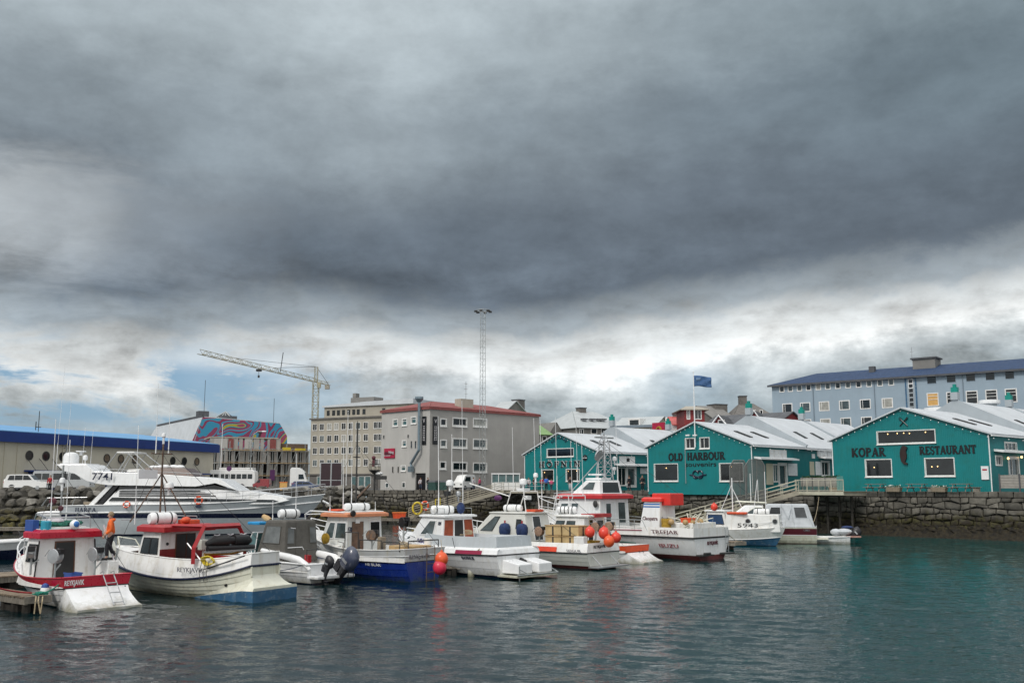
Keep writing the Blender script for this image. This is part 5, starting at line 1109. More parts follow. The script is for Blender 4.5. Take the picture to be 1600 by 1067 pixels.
        if wrap and len(T) == 2:
            g.tube([T[0][-1], T[1][-1]], r, 6)
        return g.build(name, m, s.o)
    def text(s, txt, ta, tb, z, h, m='black', side=1, **k):
        g, wd = text_geo(txt, h, .02, k.get('bold', .01)); off = k.get('off', .04)      # bent to the planking
        g.v = [tuple(s.pt(ta+(tb-ta)*v[0]/wd, z+v[2], side, off - v[1])) for v in g.v]; return g.build('lettering', m, s.o)
    def ttext(s, txt, ya, yb, z, h, m='black', x=0, up=(0,0,1), off=.03, bold=.01):
        return text_on('lettering', txt, (x,ya,z), (x,yb,z), h, m, s.o, up=up, off=off, depth=.02, bold=bold)
class Cab:
    """tapered cabin block on a boat; faces as seen from outside: p(ort) s(tarboard) a(ft) f(ront)"""
    def __init__(s, bt, name, m, x0, x1, wb, wt, zb, zt, rf=.3, rb=.0, zt2=None, parent=None, wf=None, bevel=.04, cy=0):
        zt2 = zt if zt2 is None else zt2; s.par = parent or bt.o; k = 1 if wf is None else wf; s.zt, s.zt2 = zt, zt2; c = cy
        s.c = {'apb':(x0,c+wb,zb),'asb':(x0,c-wb,zb),'fpb':(x1,c+wb*k,zb),'fsb':(x1,c-wb*k,zb),'apt':(x0+rb,c+wt,zt),'ast':(x0+rb,c-wt,zt),'fpt':(x1-rf,c+wt*k,zt2),'fst':(x1-rf,c-wt*k,zt2)}
        s.c = {a: Vector(b) for a, b in s.c.items()}; c = s.c; g = G()
        g.add([c[i] for i in ('apb','asb','fsb','fpb','apt','ast','fst','fpt')], [(0,3,2,1),(4,5,6,7),(0,1,5,4),(1,2,6,5),(2,3,7,6),(3,0,4,7)]); s.o = g.build(name, m, s.par, bevel=bevel)
    def P(s, face, u, v, off=0):
        k = {'p':('fpb','apb','apt','fpt'),'s':('asb','fsb','fst','ast'),'a':('apb','asb','ast','apt'),'f':('fsb','fpb','fpt','fst')}[face]; a, b, c, d = [s.c[i] for i in k]
        n = (b-a).cross(d-a).normalized(); return a.lerp(b,u).lerp(d.lerp(c,u), v) + n*off
    def Q(s, face, u0, v0, u1, v1, off=0, sk=0): return [s.P(face,u0,v0,off), s.P(face,u1,v0,off), s.P(face,u1,v1,off), s.P(face,u0+sk,v1,off)]
    def win(s, face, u0, v0, u1, v1, glass='glass_dark', frame='black_rubber', fw=.03, name='window', sk=0, t=.02):
        q = s.Q(face,u0,v0,u1,v1,.004,sk); g = G(); g.ring(q, fw, t+.012, .0); w_ = g.build(name, frame, s.o); g = G(); g.poly(q, t); g.build('pane', glass, w_); return w_
    def pan(s, face, u0, v0, u1, v1, m, name, t=.03, off=.004, sk=0): g = G(); g.poly(s.Q(face,u0,v0,u1,v1,off,sk), t); return g.build(name, m, s.o)
    def roof(s, m, ex=.15, t=.12, exa=None, name='cabin_roof', lift=.0, top=None):
        c = s.c; exa = ex if exa is None else exa; a = [c['apt']+Vector((-exa,ex,0)), c['ast']+Vector((-exa,-ex,0)), c['fst']+Vector((ex,-ex,0)), c['fpt']+Vector((ex,ex,0))]
        b = [p+Vector((0,0,t)) for p in a]; cen_ = sum(b, Vector())/4; e = [cen_ + (p-cen_)*.86 + Vector((0,0,t*.45)) for p in b]; g = G(); g.loft([a,b,e]); r = g.build(name, m, s.par, bevel=.02)
        if top: g = G(); f_ = [cen_ + (p-cen_)*.84 + Vector((0,0,t*.45+.004)) for p in b]; g.poly(f_, .02); g.build('roof_top', top, r)
        return r
    def text(s, face, txt, u0, v, u1, h, m='navy', bold=.01): return text_on('lettering', txt, s.P(face,u0,v), s.P(face,u1,v), h, m, s.o, up=tuple(s.P(face,.5,1)-s.P(face,.5,0)), off=.02, depth=.02, bold=bold)
def raft(par, c, L, r, ang=0, m='white_gel', strap='black_rubber', bands=3):
    T = Matrix.Translation(c) @ Matrix.Rotation(ang,4,'Z') @ Matrix.Rotation(R(90),4,'Y'); g = G(); h = L/2
    g.lathe([(.02,-h),(r*.75,-h+.01),(r*.97,-h+.1),(r,-h+.2),(r,-.03),(r*1.05,-.03),(r*1.05,.03),(r,.03),(r,h-.2),(r*.97,h-.1),(r*.75,h-.01),(.02,h)], 14, T); o = g.build('life_raft_canister', m, par, smooth=40)
    g = G(); [g.lathe([(r*1.03,x-.03),(r*1.03,x+.03)], 14, T) for x in [(-.5+(i+.5)/bands)*L*.8 for i in range(bands)]]; g.build('strap', strap, o); g = G(); M2 = Matrix.Translation(c) @ Matrix.Rotation(ang,4,'Z')
    for x in (-h*.6, h*.6): g.box(x-.04,-r*.9,-r*1.12,x+.04,r*.9,-r*.6,M2)
    g.build('cradle', 'galv', o); return o
def wires(par, name, lst, m='steel', n=5):
    g = G(); [g.tube(p, r, n) for p, r in lst]; return g.build(name, m, par)
def ant(par, pts, m='white_clean', name='whip_antenna'):
    for x, y, z, h in pts: wires(par, name, [([(x,y,z),(x,y,z+h*.25)],.028),([(x,y,z+h*.2),(x+.02*h,y,z+h)],.014)], m)
def dome(par, c, r, h, m='white_clean', name='radar_dome'):
    g = G(); g.lathe([(r*.6,-h*.5),(r,-h*.35),(r,h*.15),(r*.8,h*.4),(r*.35,h*.5)], 14, Matrix.Translation(c)); g.lathe([(.05,-h*.5-.3),(.05,-h*.5)], 6, Matrix.Translation(c)); return g.build(name, m, par, smooth=40)
def lamp(par, c, ang=0, m='galv', r=.1, name='deck_light'):
    T = Matrix.Translation(c) @ Matrix.Rotation(ang,4,'Z') @ Matrix.Rotation(R(90),4,'Y'); g = G(); g.lathe([(r*.5,0),(r,.04),(r,.14),(r*.85,.15)], 10, T); o = g.build(name, m, par); return o
def reel(par, x, y, z, ang, m='alum', h=.75, name='jigging_reel'):
    M_ = Matrix.Translation((x,y,z)) @ Matrix.Rotation(ang,4,'Z'); g = G()
    p = wires(par, name, [([M_ @ Vector((0,0,0)), M_ @ Vector((0,0,h))], .045), ([M_ @ Vector((0,0,h*.55)), M_ @ Vector((0,.28,h*.8))], .03), ([M_ @ Vector((-.15,0,0)), M_ @ Vector((0,0,h*.5))], .03)], 'galv', 6)
    T = M_ @ Matrix.Translation((0,0,h+.12)) @ Matrix.Rotation(R(90),4,'X'); g.lathe([(.1,-.16),(.26,-.16),(.29,-.12),(.2,-.08),(.2,.1),(.29,.14),(.27,.17),(.1,.18)], 16, T); d_ = g.build('drum', m, p, smooth=35)
    g = G(); g.box(.02,-.12,h+.2,.34,.14,h+.40,M_); g.build('motor_box', 'black', p); wires(p, 'line_arm', [([M_ @ Vector((0,0,h+.2)), M_ @ Vector((-.35,0,h+.35)), M_ @ Vector((-.55,0,h+.1))], .018)], 'galv'); return p
def outboard(par, x, y, z, ang=0, tilt=0, s=1.0, m='cowl'):
    M_ = Matrix.Translation((x,y,z)) @ Matrix.Rotation(ang,4,'Z') @ Matrix.Rotation(-tilt,4,'Y') @ Matrix.Scale(s,4); g = G()
    def ring(cx, cz, a, b): return [M_ @ Vector((cx+a*math.cos(2*math.pi*i/12), b*math.sin(2*math.pi*i/12)*(1 if abs(math.sin(2*math.pi*i/12))<.99 else 1), cz)) for i in range(12)]
    g.loft([ring(-.25,.02,.26,.17), ring(-.28,.12,.34,.22), ring(-.30,.42,.36,.23), ring(-.27,.62,.30,.20), ring(-.22,.72,.18,.12)]); o = g.build('outboard_engine', m, par, smooth=40)
    g = G(); g.loft([ring(-.25,-.9,.10,.05), ring(-.25,-.3,.16,.09), ring(-.25,.02,.22,.13)]); g.box(-.12,-.1,-.35,.12,.1,.05,M_); g.loft([ring(-.28,-1.22,.02,.015),ring(-.25,-.95,.20,.05),ring(-.25,-.85,.2,.05)]); g.box(-.52,-.16,-.80,-.1,.16,-.77,M_); g.build('engine_leg', 'cowl_dark', o)
    g = G(); T = M_ @ Matrix.Translation((-.5,0,-.97)) @ Matrix.Rotation(R(90),4,'Y'); g.lathe([(.06,-.08),(.06,.1)], 8, T)
    for i in range(3): a = i*2.094; g.poly([T @ Vector((.05*math.cos(a),.05*math.sin(a),0)), T @ Vector((.2*math.cos(a+.3),.2*math.sin(a+.3),.04)), T @ Vector((.17*math.cos(a+.8),.17*math.sin(a+.8),-.02))], .012)
    g.build('propeller', 'dark_metal', o)
    g = G(); g.poly([M_ @ Vector((-.42,.235,.25)), M_ @ Vector((-.15,.235,.25)), M_ @ Vector((-.15,.225,.34)), M_ @ Vector((-.42,.225,.34))], .012); g.build('decal', 'alum', o); return o
def wedge(bt, name, m, La, wa, zt, w0, m2=None, xf=2.2, z2=.10, zc=.0, **k):
    """hull flares out into a planing extension: grows out of both quarters from x=xf forward, ends La behind the transom"""
    g = G(); rows = []; zc0 = .46 if m2 else -.12; n_ = 9
    for i in range(n_+1):      # along the quarters
        f = i/n_; x = xf*(1-f); t = x/bt.L; zc = zc0*f if m2 else zc0; zz = zc+.02+(zt-zc)*f**1.6; yh = bt.pt(t, zz).y - .03; yw = bt.pt(t, max(0,zc)).y; yo = yw + (wa-yw)*f**1.5 + .005
        rows.append([(x,yo,zc),(x,yh+.3*(yo-yh)*.5,zc+(zz-zc)*.45),(x,yh,zz),(x,0,zz),(x,-yh,zz),(x,-yh-.3*(yo-yh)*.5,zc+(zz-zc)*.45),(x,-yo,zc)])
    for i in range(1,6):
        f = i/5; x = -La*f; zz = z2 + max(0,(zt-z2))*(1-f)**1.5 + (zc if m2 else 0)*f; zz = max(zz, zc+.03); y0 = bt.hb(0)*.86; y = y0+(wa*.96-y0)*f; 
        rows.append([(x,wa,zc),(x,wa+(y-wa)*.4,zc+(zz-zc)*.45),(x,y,zz),(x,0,zz+.06*(1-f)),(x,-y,zz),(x,-wa-(y-wa)*.4,zc+(zz-zc)*.45),(x,-wa,zc)])
    g.grid(rows); g.add(rows[-1], [tuple(range(7))]); o = g.build(name, m, bt.o, smooth=35)
    if m2:
        g = G(); R_ = [[r[0],(r[0][0],r[0][1]*.98,-.3)] for r in rows]; g.grid(R_); g.grid([[(x,-y,z) for x,y,z in q] for q in R_]); a, b2 = R_[-1]; g.add([a,(a[0],-a[1],a[2]),(b2[0],-b2[1],b2[2]),b2],[(0,1,2,3)]); g.build('boot_paint', m2, o)
    return o
def ladder(bt, x, y0, y1, zt, zb, m='steel', x2=None, r=.022, n=3, off=.1):
    x2 = x if x2 is None else x2; g = G(); 
    for y in (y0,y1): g.tube([(x+.15,y,zt),(x-off,y,zt+.08),(x-off-.03,y,zt-.1),(x2-off,y,zb)], r, 6)
    for i in range(n): f = (i+1)/(n+.3); g.tube([(x+(x2-x)*f-off,y0,zt+(zb-zt)*f),(x+(x2-x)*f-off,y1,zt+(zb-zt)*f)], r, 6)
    return g.build('boarding_ladder', m, bt.o)
def lifebuoy(par, c, r, ang=0, m='orange_red', name='lifebuoy', tilt=90):
    T = Matrix.Translation(c) @ Matrix.Rotation(ang,4,'Z') @ Matrix.Rotation(R(tilt),4,'X'); g = G(); pts = [T @ Vector((math.cos(i*math.pi/8)*r, math.sin(i*math.pi/8)*r, 0)) for i in range(16)]; g.tube(pts, r*.26, 7, True); o = g.build(name, m, par, smooth=60)
    g = G(); [g.tube([T @ Vector((math.cos(a+d)*r, math.sin(a+d)*r, 0)) for d in (-.12,0,.12)], r*.29, 7) for a in (.8,2.4,3.9,5.5)]; g.build('white_band', 'white_clean', o); return o
def lp(bt, x, y, z):   # boat-local point -> world
    return Matrix.Translation(bt.o.location) @ bt.o.rotation_euler.to_matrix().to_4x4() @ Vector((x,y,z))

# ---------- 1: red-banded boat, far left ----------
def boat_red_band():
    b = Boat('fishing_boat', 'white fishing boat with crimson bulwark band and cabin roof, two reels aft, at far left', 'boat', (-16.35,40.2), 140, 6.5, 3.1, (1.22,1.12,1.75), 'fishing boats moored along the pontoon')
    b.sw = .92; b.p = 2.1; b.q = .8; b.tm = .35
    b.band('boot_stripe', 'navy', (-.4,0), (.07,0), 2); b.band('hull', 'white_gel', (.07,0), (-.40,1), 3, lap=.018); b.band('bulwark', 'crimson', (-.40,1), (0,1), 2)
    b.rub('rub_rail', 'black_rubber', (-.41,1), .032); b.rub('top_rail', 'crimson', (0.01,1), .03); b.deck(.75, .62, 'white_paint', 'white_paint')
    w_ = wedge(b, 'stern_wedge', 'white_gel', 1.15, 1.36, .80, 1.3, xf=1.6)
    c = Cab(b, 'cabin', 'white_paint', 2.6, 4.2, 1.28, 1.16, .78, 2.62, .6, .05); c.win('a', .30, .08, .62, .90, glass='door_dark', frame='brown_wood', fw=.05, name='door'); c.win('p',.30,.50,.62,.86); c.win('p',.68,.50,.93,.86); c.win('f',.1,.45,.9,.85); c.win('s',.3,.5,.7,.86)
    r = c.roof('crimson', .16, .24, .35, top='white_paint'); c.pan('a', .0,.0,.28,.03,'black_rubber','sill_strip',.05)
    wires(c.o, 'corner_rope', [([c.P('a',1.0,.95,.03), c.P('a',.99,.3,.12), c.P('a',1.08,.12,.3)],.03), ([c.P('a',0,.95,.03), c.P('a',-.02,.0,.05)],.03)], 'black_rubber')
    g = G(); g.box(2.6,-.75,2.86,3.9,.9,3.06); g.build('roof_box', 'white_paint', r); g = G()
    rr = random.Random(3); [g.ball((rr.uniform(2.7,3.8), rr.uniform(-.6,.7), 3.13+rr.uniform(-.03,.08)), rr.uniform(.15,.28), 7, (1.2,1.2,.5)) for _ in range(16)]; g.build('net_heap', 'green_net', r)
    g = G(); g.ball((3.4,.25,3.28),.35,10,(1.5,1.1,.5)); g.build('bag', 'pale_cloth', r); g = G(); g.lathe([(.2,0),(.2,.42),(.17,.45)],12,Matrix.Translation((2.6,.95,2.87))); g.build('bucket','cyan',r); g = G(); g.box(3.1,1.0,2.87,3.8,1.25,3.35); g.build('fish_tub','blue_tub',r)
    wires(r, 'roof_rack', [([(2.5,1.1,2.85),(2.55,.95,3.45),(3.6,.9,3.6),(3.9,.95,2.9)],.03),([(2.5,-.9,2.85),(2.55,-.85,3.45),(3.6,-.85,3.6),(3.9,-.9,2.9)],.03),([(2.55,.95,3.45),(2.55,-.85,3.45)],.025),([(3.6,.9,3.6),(3.6,-.85,3.6)],.025)])
    wires(r, 'mast', [([(3.4,0,2.9),(3.4,0,5.6)],.04),([(3.4,-.3,4.4),(3.4,.3,4.4)],.02)], 'galv'); dome(r, (3.4,.0,4.95), .12, .25); g = G(); g.ball((3.4,.35,4.1),.16,8); g.ball((3.4,0,3.8),.12,8); g.build('mast_light','maroon',r)
    ant(r, [(3.1,.55,2.9,4.6),(3.8,-.45,2.9,3.8)])
    g = G(); g.ball((2.3,-.1,3.15),.2,12); fb = g.build('white_fender','white_clean',r,smooth=True); g = G(); g.ball((2.16,-.1,3.17),.13,10,(.7,1,1)); g.build('fender_cap','blue_bright',fb,smooth=True); reel(b.o, 1.5,1.0,.8,R(200),h=1.05); reel(b.o, 1.3,-.55,.8,R(190),h=1.05); reel(b.o, 2.6,1.45,1.2,R(150))
    b.rail('pulpit', 'white_clean', .55, 1, .72, .03, 3); ladder(b, 0, -.62, -.18, 1.3, .15, x2=-.95)
    b.ttext('REYKJAVIK', 1.32, .55, .93, .20, 'white_clean', x=0)
    wires(b.o, 'leaning_pole', [([(1.0,-1.5,.9),(2.2,-1.3,3.1)],.035)], 'pale_cloth'); g = G(); g.box(.35,-.2,.75,1.5,.9,1.02); g.build('engine_hatch','white_paint',b.o,bevel=.03); g = G(); g.box(1.0,-1.42,.75,2.1,-.95,1.68); g.build('side_locker','white_paint',b.o,bevel=.03)
    g = G(); g.lathe([(.03,0),(.05,.05),(.05,-.05)],8,Matrix.Translation((-.04,-1.15,.72))); g.build('exhaust','black',b.o); return b
B1 = boat_red_band()
# ---------- 2: clinker boat with red gallows ----------
def boat_clinker():
    b = Boat('fishing_boat', 'cream clinker-built boat with dark red roof and arch, blue boot paint and flared stern', 'boat', (-10.45,43.1), 150, 9.4, 3.1, (1.42,.78,1.42), 'fishing boats moored along the pontoon')
    b.sw = .56; b.tm = .45; b.p = 2.6; b.q = .7; b.e0 = .35; b.rake = .8
    b.band('boot_stripe', 'blue_boot', (-.4,0), (.02,0), 2); b.band('hull', 'cream_gel', (.02,0), (0,1), 5, lap=.032); b.rub('rub_rail', 'navy', (0,1), .055, .03)
    # raised bulwark standing a little inboard
    g = G(); nt = 20; hgt = lambda t: .52 + .32*math.sin(math.pi*min(1,t*1.0))
    for sd in (1,-1): g.grid([[b.pt(t,b.sheer(t),sd,.0), b.pt(t,b.sheer(t),sd,-.05 if t<.97 else 0)+Vector((0,0,hgt(t)*.45)), b.pt(t,b.sheer(t),sd,-.16 if t < .94 else -.0)+Vector((0,0,hgt(t)))] for t in [i/nt for i in range(nt+1)]])
    P = lambda sd, k: b.pt(0,b.sheer(0),sd,-.05*k)+Vector((0,0,hgt(0)*k)); g.add([P(1,0),P(-1,0),P(-1,1),P(1,1)], [(0,1,2,3)]); g.build('bulwark', 'white_paint', b.o, smooth=40)
    g = G()
    for sd in (1,-1): g.tube([b.pt(t,b.sheer(t),sd,-.17 if t<.94 else 0)+Vector((0,0,hgt(t)+.01)) for t in [i/nt for i in range(nt+1)]], .035, 6)
    g.tube([P(1,1),P(-1,1)],.035,6); g.build('gunwale','white_paint',b.o)
    g = G()
    for sd in (1,-1): g.grid([[b.pt(t,b.sheer(t),sd,-.22)+Vector((0,0,hgt(t)-.02)), b.pt(t,b.sheer(t),sd,-.28)+Vector((0,0,.9-b.sheer(t)))] for t in [.03+.75*i/14 for i in range(15)]])
    g.add([b.pt(.03,b.sheer(.03),1,-.2)+Vector((0,0,hgt(0)-.04)), b.pt(.03,b.sheer(.03),-1,-.2)+Vector((0,0,hgt(0)-.04)), Vector((.29,-.6,.9)), Vector((.29,.6,.9))], [(0,1,2,3)]); g.build('bulwark_lining','red_paint',b.o)
    g = G(); g.grid([[Vector((b.L*t, b.hb(t)-.1, .82)), Vector((b.L*t, -b.hb(t)+.1, .82))] for t in [.02+.8*i/12 for i in range(13)]]); g.build('deck','darkred',b.o)
    g = G(); g.grid([[b.pt(t,b.sheer(t),1,-.16 if t<.95 else 0).lerp(b.pt(t,b.sheer(t),-1,-.16 if t<.95 else 0),k/4)+Vector((0,0,hgt(t)*.96+.06*(1-abs(k-2)/2))) for k in range(5)] for t in [.80+.2*i/6 for i in range(7)]]); g.build('foredeck','white_paint',b.o)
    wedge(b, 'stern_wedge', 'cream_gel', .62, 1.32, 1.02, .85, 'blue_boot', xf=3.4, z2=.12); g = G(); g.tube([(-.03,.84,1.4),(-.03,.80,1.0)],.05,6); g.tube([(-.03,-.84,1.4),(-.03,-.8,1.0)],.05,6); g.build('corner_post','cream_gel',b.o)
    c = Cab(b,'cabin','white_paint', 5.0,6.9,1.34,1.27,.85,2.72,.55,.02,wf=.85); c.pan('a',0,0,1,.60,'darkred','painted_dado',.012); c.win('a',.34,.05,.56,.93,'door_dark','brown_wood',.03,'door'); c.win('a',.57,.05,.76,.93,'door_dark','brown_wood',.03,'door'); c.win('p',.15,.5,.5,.85); c.win('p',.56,.5,.9,.85); c.win('f',.1,.5,.9,.88)
    g = G(); g.ball(c.P('a',.15,.72,.02),.07,8); g.build('porthole','black',c.o)
    r = c.roof('red_paint', .22, .22, .45)
    raft(r, (5.8,.55,3.28), 1.25, .28, R(75)); g = G(); g.box(4.8,-.75,3.02,5.6,-.15,3.22); g.ball((5.0,-.1,3.2),.2,8,(1,1.4,.8)); g.build('life_jackets','orange_red',r,bevel=.05)
    wires(r,'mast',[([(6.5,.1,3.0),(6.5,.1,6.9)],.045),([(6.5,.1,5.3),(7.4,1.0,3.1)],.03),([(6.5,.1,5.3),(5.7,-.9,3.1)],.03),([(6.5,.1,5.3),(7.3,-1.0,3.1)],.03),([(6.5,-.45,6.2),(6.5,.75,6.2)],.03)],'rusty'); g = G(); g.box(6.55,.3,5.05,6.65,1.35,5.45); g.build('radar_reflector','white_clean',r); dome(r,(6.4,-.25,4.75),.22,.3)
    ant(r,[(6.6,-.3,6.2,2.6),(6.4,.6,6.2,3.2),(7.2,.9,3.0,4.5)]); dome(r,(6.5,.1,7.05),.10,.2)
    wires(r,'roof_rail',[([(5.4,-1.1,3.0),(5.4,-1.1,3.35),(7.2,-1.1,3.35),(7.2,-1.1,3.0)],.025),([(7.9,1.05,3.2),(7.9,-1.05,3.2)],.025)],'steel')
    # transverse arch
    g = G(); 
    def beam(p, q, w_=.09): g.tube([p,q], w_, 4)
    x = 2.6; beam((x+.1,1.5,1.45),(x+.1,1.5,2.15),.11); beam((x+.1,1.5,2.1),(x+.1,.95,3.02),.11); beam((x+.1,1.0,2.98),(x+.1,-1.1,2.98),.12); beam((x+.1,-1.05,2.98),(x+.1,-1.5,2.35),.11); beam((x+.1,-1.5,2.4),(x+.1,-1.5,1.45),.11); beam((x+.1,.95,3.0),(4.7,.95,3.0),.08); g.build('arch','red_paint',b.o)
    g = G(); g.box(4.0,-.55,1.9,4.25,-.15,2.35); g.tube([(4.1,-.35,.9),(4.1,-.35,2.0)],.05,6); g.build('winch_box','greygreen',b.o,bevel=.05)
    b.rail('pulpit','cream_gel',.86,1.0,.95,.028,1,mid=True,inset=.2); 
    g = G(); g.ball((8.6,.9,1.75),.5,10,(.5,.12,1)); g.build('anchor_shield','greygreen',b.o)
    wires(b.o,'stay',[([(3.2,1.4,2.3),(2.2,1.35,1.45)],.03),([(3.0,-1.3,2.9),(2.1,-1.3,1.5)],.025),([(5.4,-1.15,3.0),(4.9,-1.2,1.5)],.025)],'white_clean')
    wires(b.o,'boat_hook',[([(1.9,1.38,1.30),(.2,1.02,1.85)],.03),([(2.3,1.45,1.2),(.8,1.2,1.62)],.02)],'rope_dark')
    b.text('REYKJAVIK', .36,.22, 1.12, .20, 'grey_letter'); b.text('RE 5474', .93,.84, 1.62, .22, 'maroon'); 
    g = G(); g.lathe([(.07,0),(.07,.06)],10,Matrix.Translation(b.pt(.13,.62,1,-.02)) @ Matrix.Rotation(R(-90),4,'X')); g.build('exhaust','black',b.o)
    g = G(); g.tube([b.pt(t,b.sheer(t)+.02,1,-.05)+Vector((0,0,.15)) for t in (.42,.5,.58,.66)],.02,5); g.build('grab_line','cream_gel',b.o)
    return b
B2 = boat_clinker()
# inflatable stowed across the clinker boat
def hose():
    p = lp(B2,1.9,1.42,1.62); t = thing('hose_bundle','bundle of yellow hose hooked over the port rail of the clinker boat','hose',tuple(p),R(150)); g=G(); [g.tube([(.28*math.cos(a)*(1+.1*i),.05*i-.1+.05*math.sin(3*a),.14*math.sin(a)*(1+.1*i)) for a in [k*.52 for k in range(12)]],.028,5,True) for i in range(4)]; g.build('coil','yellow',t); g=G(); [g.tube([(x,.12,0),(x+.05,.2,-.5),(x-.05,.22,-.85)],.018,4) for x in (-.2,0,.22)]; g.build('hanging_rope','rope_dark',t)
hose()
def inflatable():
    p = lp(B2, 2.6, -.45, 2.0); t = thing('inflatable_dinghy','black inflatable dinghy hung under the red arch of the clinker boat','dinghy',tuple(p),R(150+82)); g = G()
    g.tube([(-1.15,.0,.28),(-.95,.0,.34),(-.2,0,.36)],[.10,.24,.25],10); g.tube([(.1,0,.36),(.8,0,.34),(1.2,0,.24)],[.25,.24,.1],10); g.tube([(-.25,.02,.36),(.12,.02,.36)],.17,10); g.tube([(-1.2,.15,.02),(1.25,.15,.05)],[.12,.12],8); g.build('inflated_tube','black_rubber',t,smooth=60)
    g = G(); g.box(-1.2,-.05,-.12,1.25,.3,-.05); g.build('floor_board','galv',t); g = G(); [g.tube([(x,-.02,.62),(x+.15,.0,.58),(x+.3,-.02,.62)],.03,6) for x in (-.9,-.2,.5)]; g.build('grab_handle','pale_cloth',t)
    g = G(); g.tube([(-1.1,-.1,-.1),(-.2,-.15,-.25),(1.2,-.1,-.2)],.05,6); g.build('lashing','yellow_gold',t)
inflatable()
# ---------- 3: canopy boat with outboards ----------
def boat_canopy():
    b = Boat('motor_boat','white motor boat with grey-brown canvas canopy and two dark outboard engines','boat',(-9.15,50.2),141.5,7.2,2.6,(.95,1.0,1.45)); b.sw=.95; b.tm=.35
    b.band('boot_stripe','navy',(-.4,0),(.05,0),2); b.band('hull','white_gel',(.05,0),(0,1),3,lap=.015); b.band('side_stripe','blue_bright',(-.42,1),(-.22,1),1,off=.012,transom=False,t0=.3,t1=.95); b.rub('rub_rail','white_clean',(0,1),.045,.01); b.deck(.55,.55,'white_paint','white_paint')
    for sd in (1,-1):     # swept coamings
        g = G(); g.tube([(x,sd*(1.12+.05*math.sin(x*2)),z) for x,z in ((3.6,1.5),(2.6,1.35),(1.5,1.25),(.7,1.15),(.2,.95),(-.05,.7))],[.12,.16,.18,.18,.15,.1],8); g.build('coaming','white_gel',b.o,smooth=60)
    g = G(); g.box(-.75,-1.2,.28,.02,1.2,.42); g.build('swim_platform','white_gel',b.o,bevel=.04); ladder(b,-.7,-1.05,-.7,.95,.2,'dark_metal')
    c = Cab(b,'canopy','canopy',1.9,4.3,1.12,.98,.95,3.02,.7,.12,bevel=.12); c.pan('a',.33,.02,.72,.95,'canopy','door_flap',.015); c.win('a',.07,.45,.27,.82,'canopy_window','canopy',.02); c.win('a',.76,.45,.95,.82,'canopy_window','canopy',.02); c.win('p',.15,.45,.8,.85,'canopy_window','canopy',.02)
    wires(c.o,'canopy_bar',[([c.P('a',.08,.35,.05),c.P('a',.5,.35,.06),c.P('a',.55,.28,.05)],.02)],'white_clean'); wires(c.o,'canopy_bar',[([c.P('a',.15,.82,.05),c.P('a',.3,.8,.05)],.015)],'white_clean'); raft(c.o,(3.0,0,3.32),1.15,.24,R(80)); ant(c.o,[(3.2,-.6,3.0,3.4),(3.3,.8,3.0,1.0)]); 
    w_ = Cab(b,'windscreen','glass_teal',4.4,5.3,1.0,.85,1.35,2.35,.5,0,bevel=0); wires(w_.o,'windscreen_frame',[([w_.P('p',0,0),w_.P('p',0,1),w_.P('p',1,1),w_.P('p',1,0)],.03),([w_.P('f',0,1),w_.P('f',1,1)],.03),([w_.P('f',.5,0),w_.P('f',.5,1)],.02),([w_.P('a',0,1),w_.P('a',1,1)],.03)],'white_clean')
    g = G(); g.box(4.1,.1,2.75,5.1,1.0,2.9); g.build('tarpaulin','blue_bright2',b.o,bevel=.05); g = G(); g.lathe([(.13,-.3),(.17,0),(.13,.3)],10,Matrix.Translation((4.4,.3,3.05)) @ Matrix.Rotation(R(70),4,'Y')); g.build('rolled_bag','tan',b.o)
    b.rail('pulpit','white_clean',.6,1,.55,.022,3); outboard(b.o,-.72,-.30,1.05,0,R(38),1.45); outboard(b.o,-.70,.72,.90,0,R(20),.8,'cowl_dark')
    wires(b.o,'stern_rail',[([(.2,1.1,1.2),(.2,1.1,1.65),(.2,.2,1.65)],.025),([(.1,-1.15,1.1),(.1,-1.15,1.9),(.5,-1.15,1.95)],.022)],'dark_metal')
    g = G(); g.box(.1,.5,.95,.6,1.3,1.0); g.build('bait_board','white_paint',b.o); return b
B3 = boat_canopy()
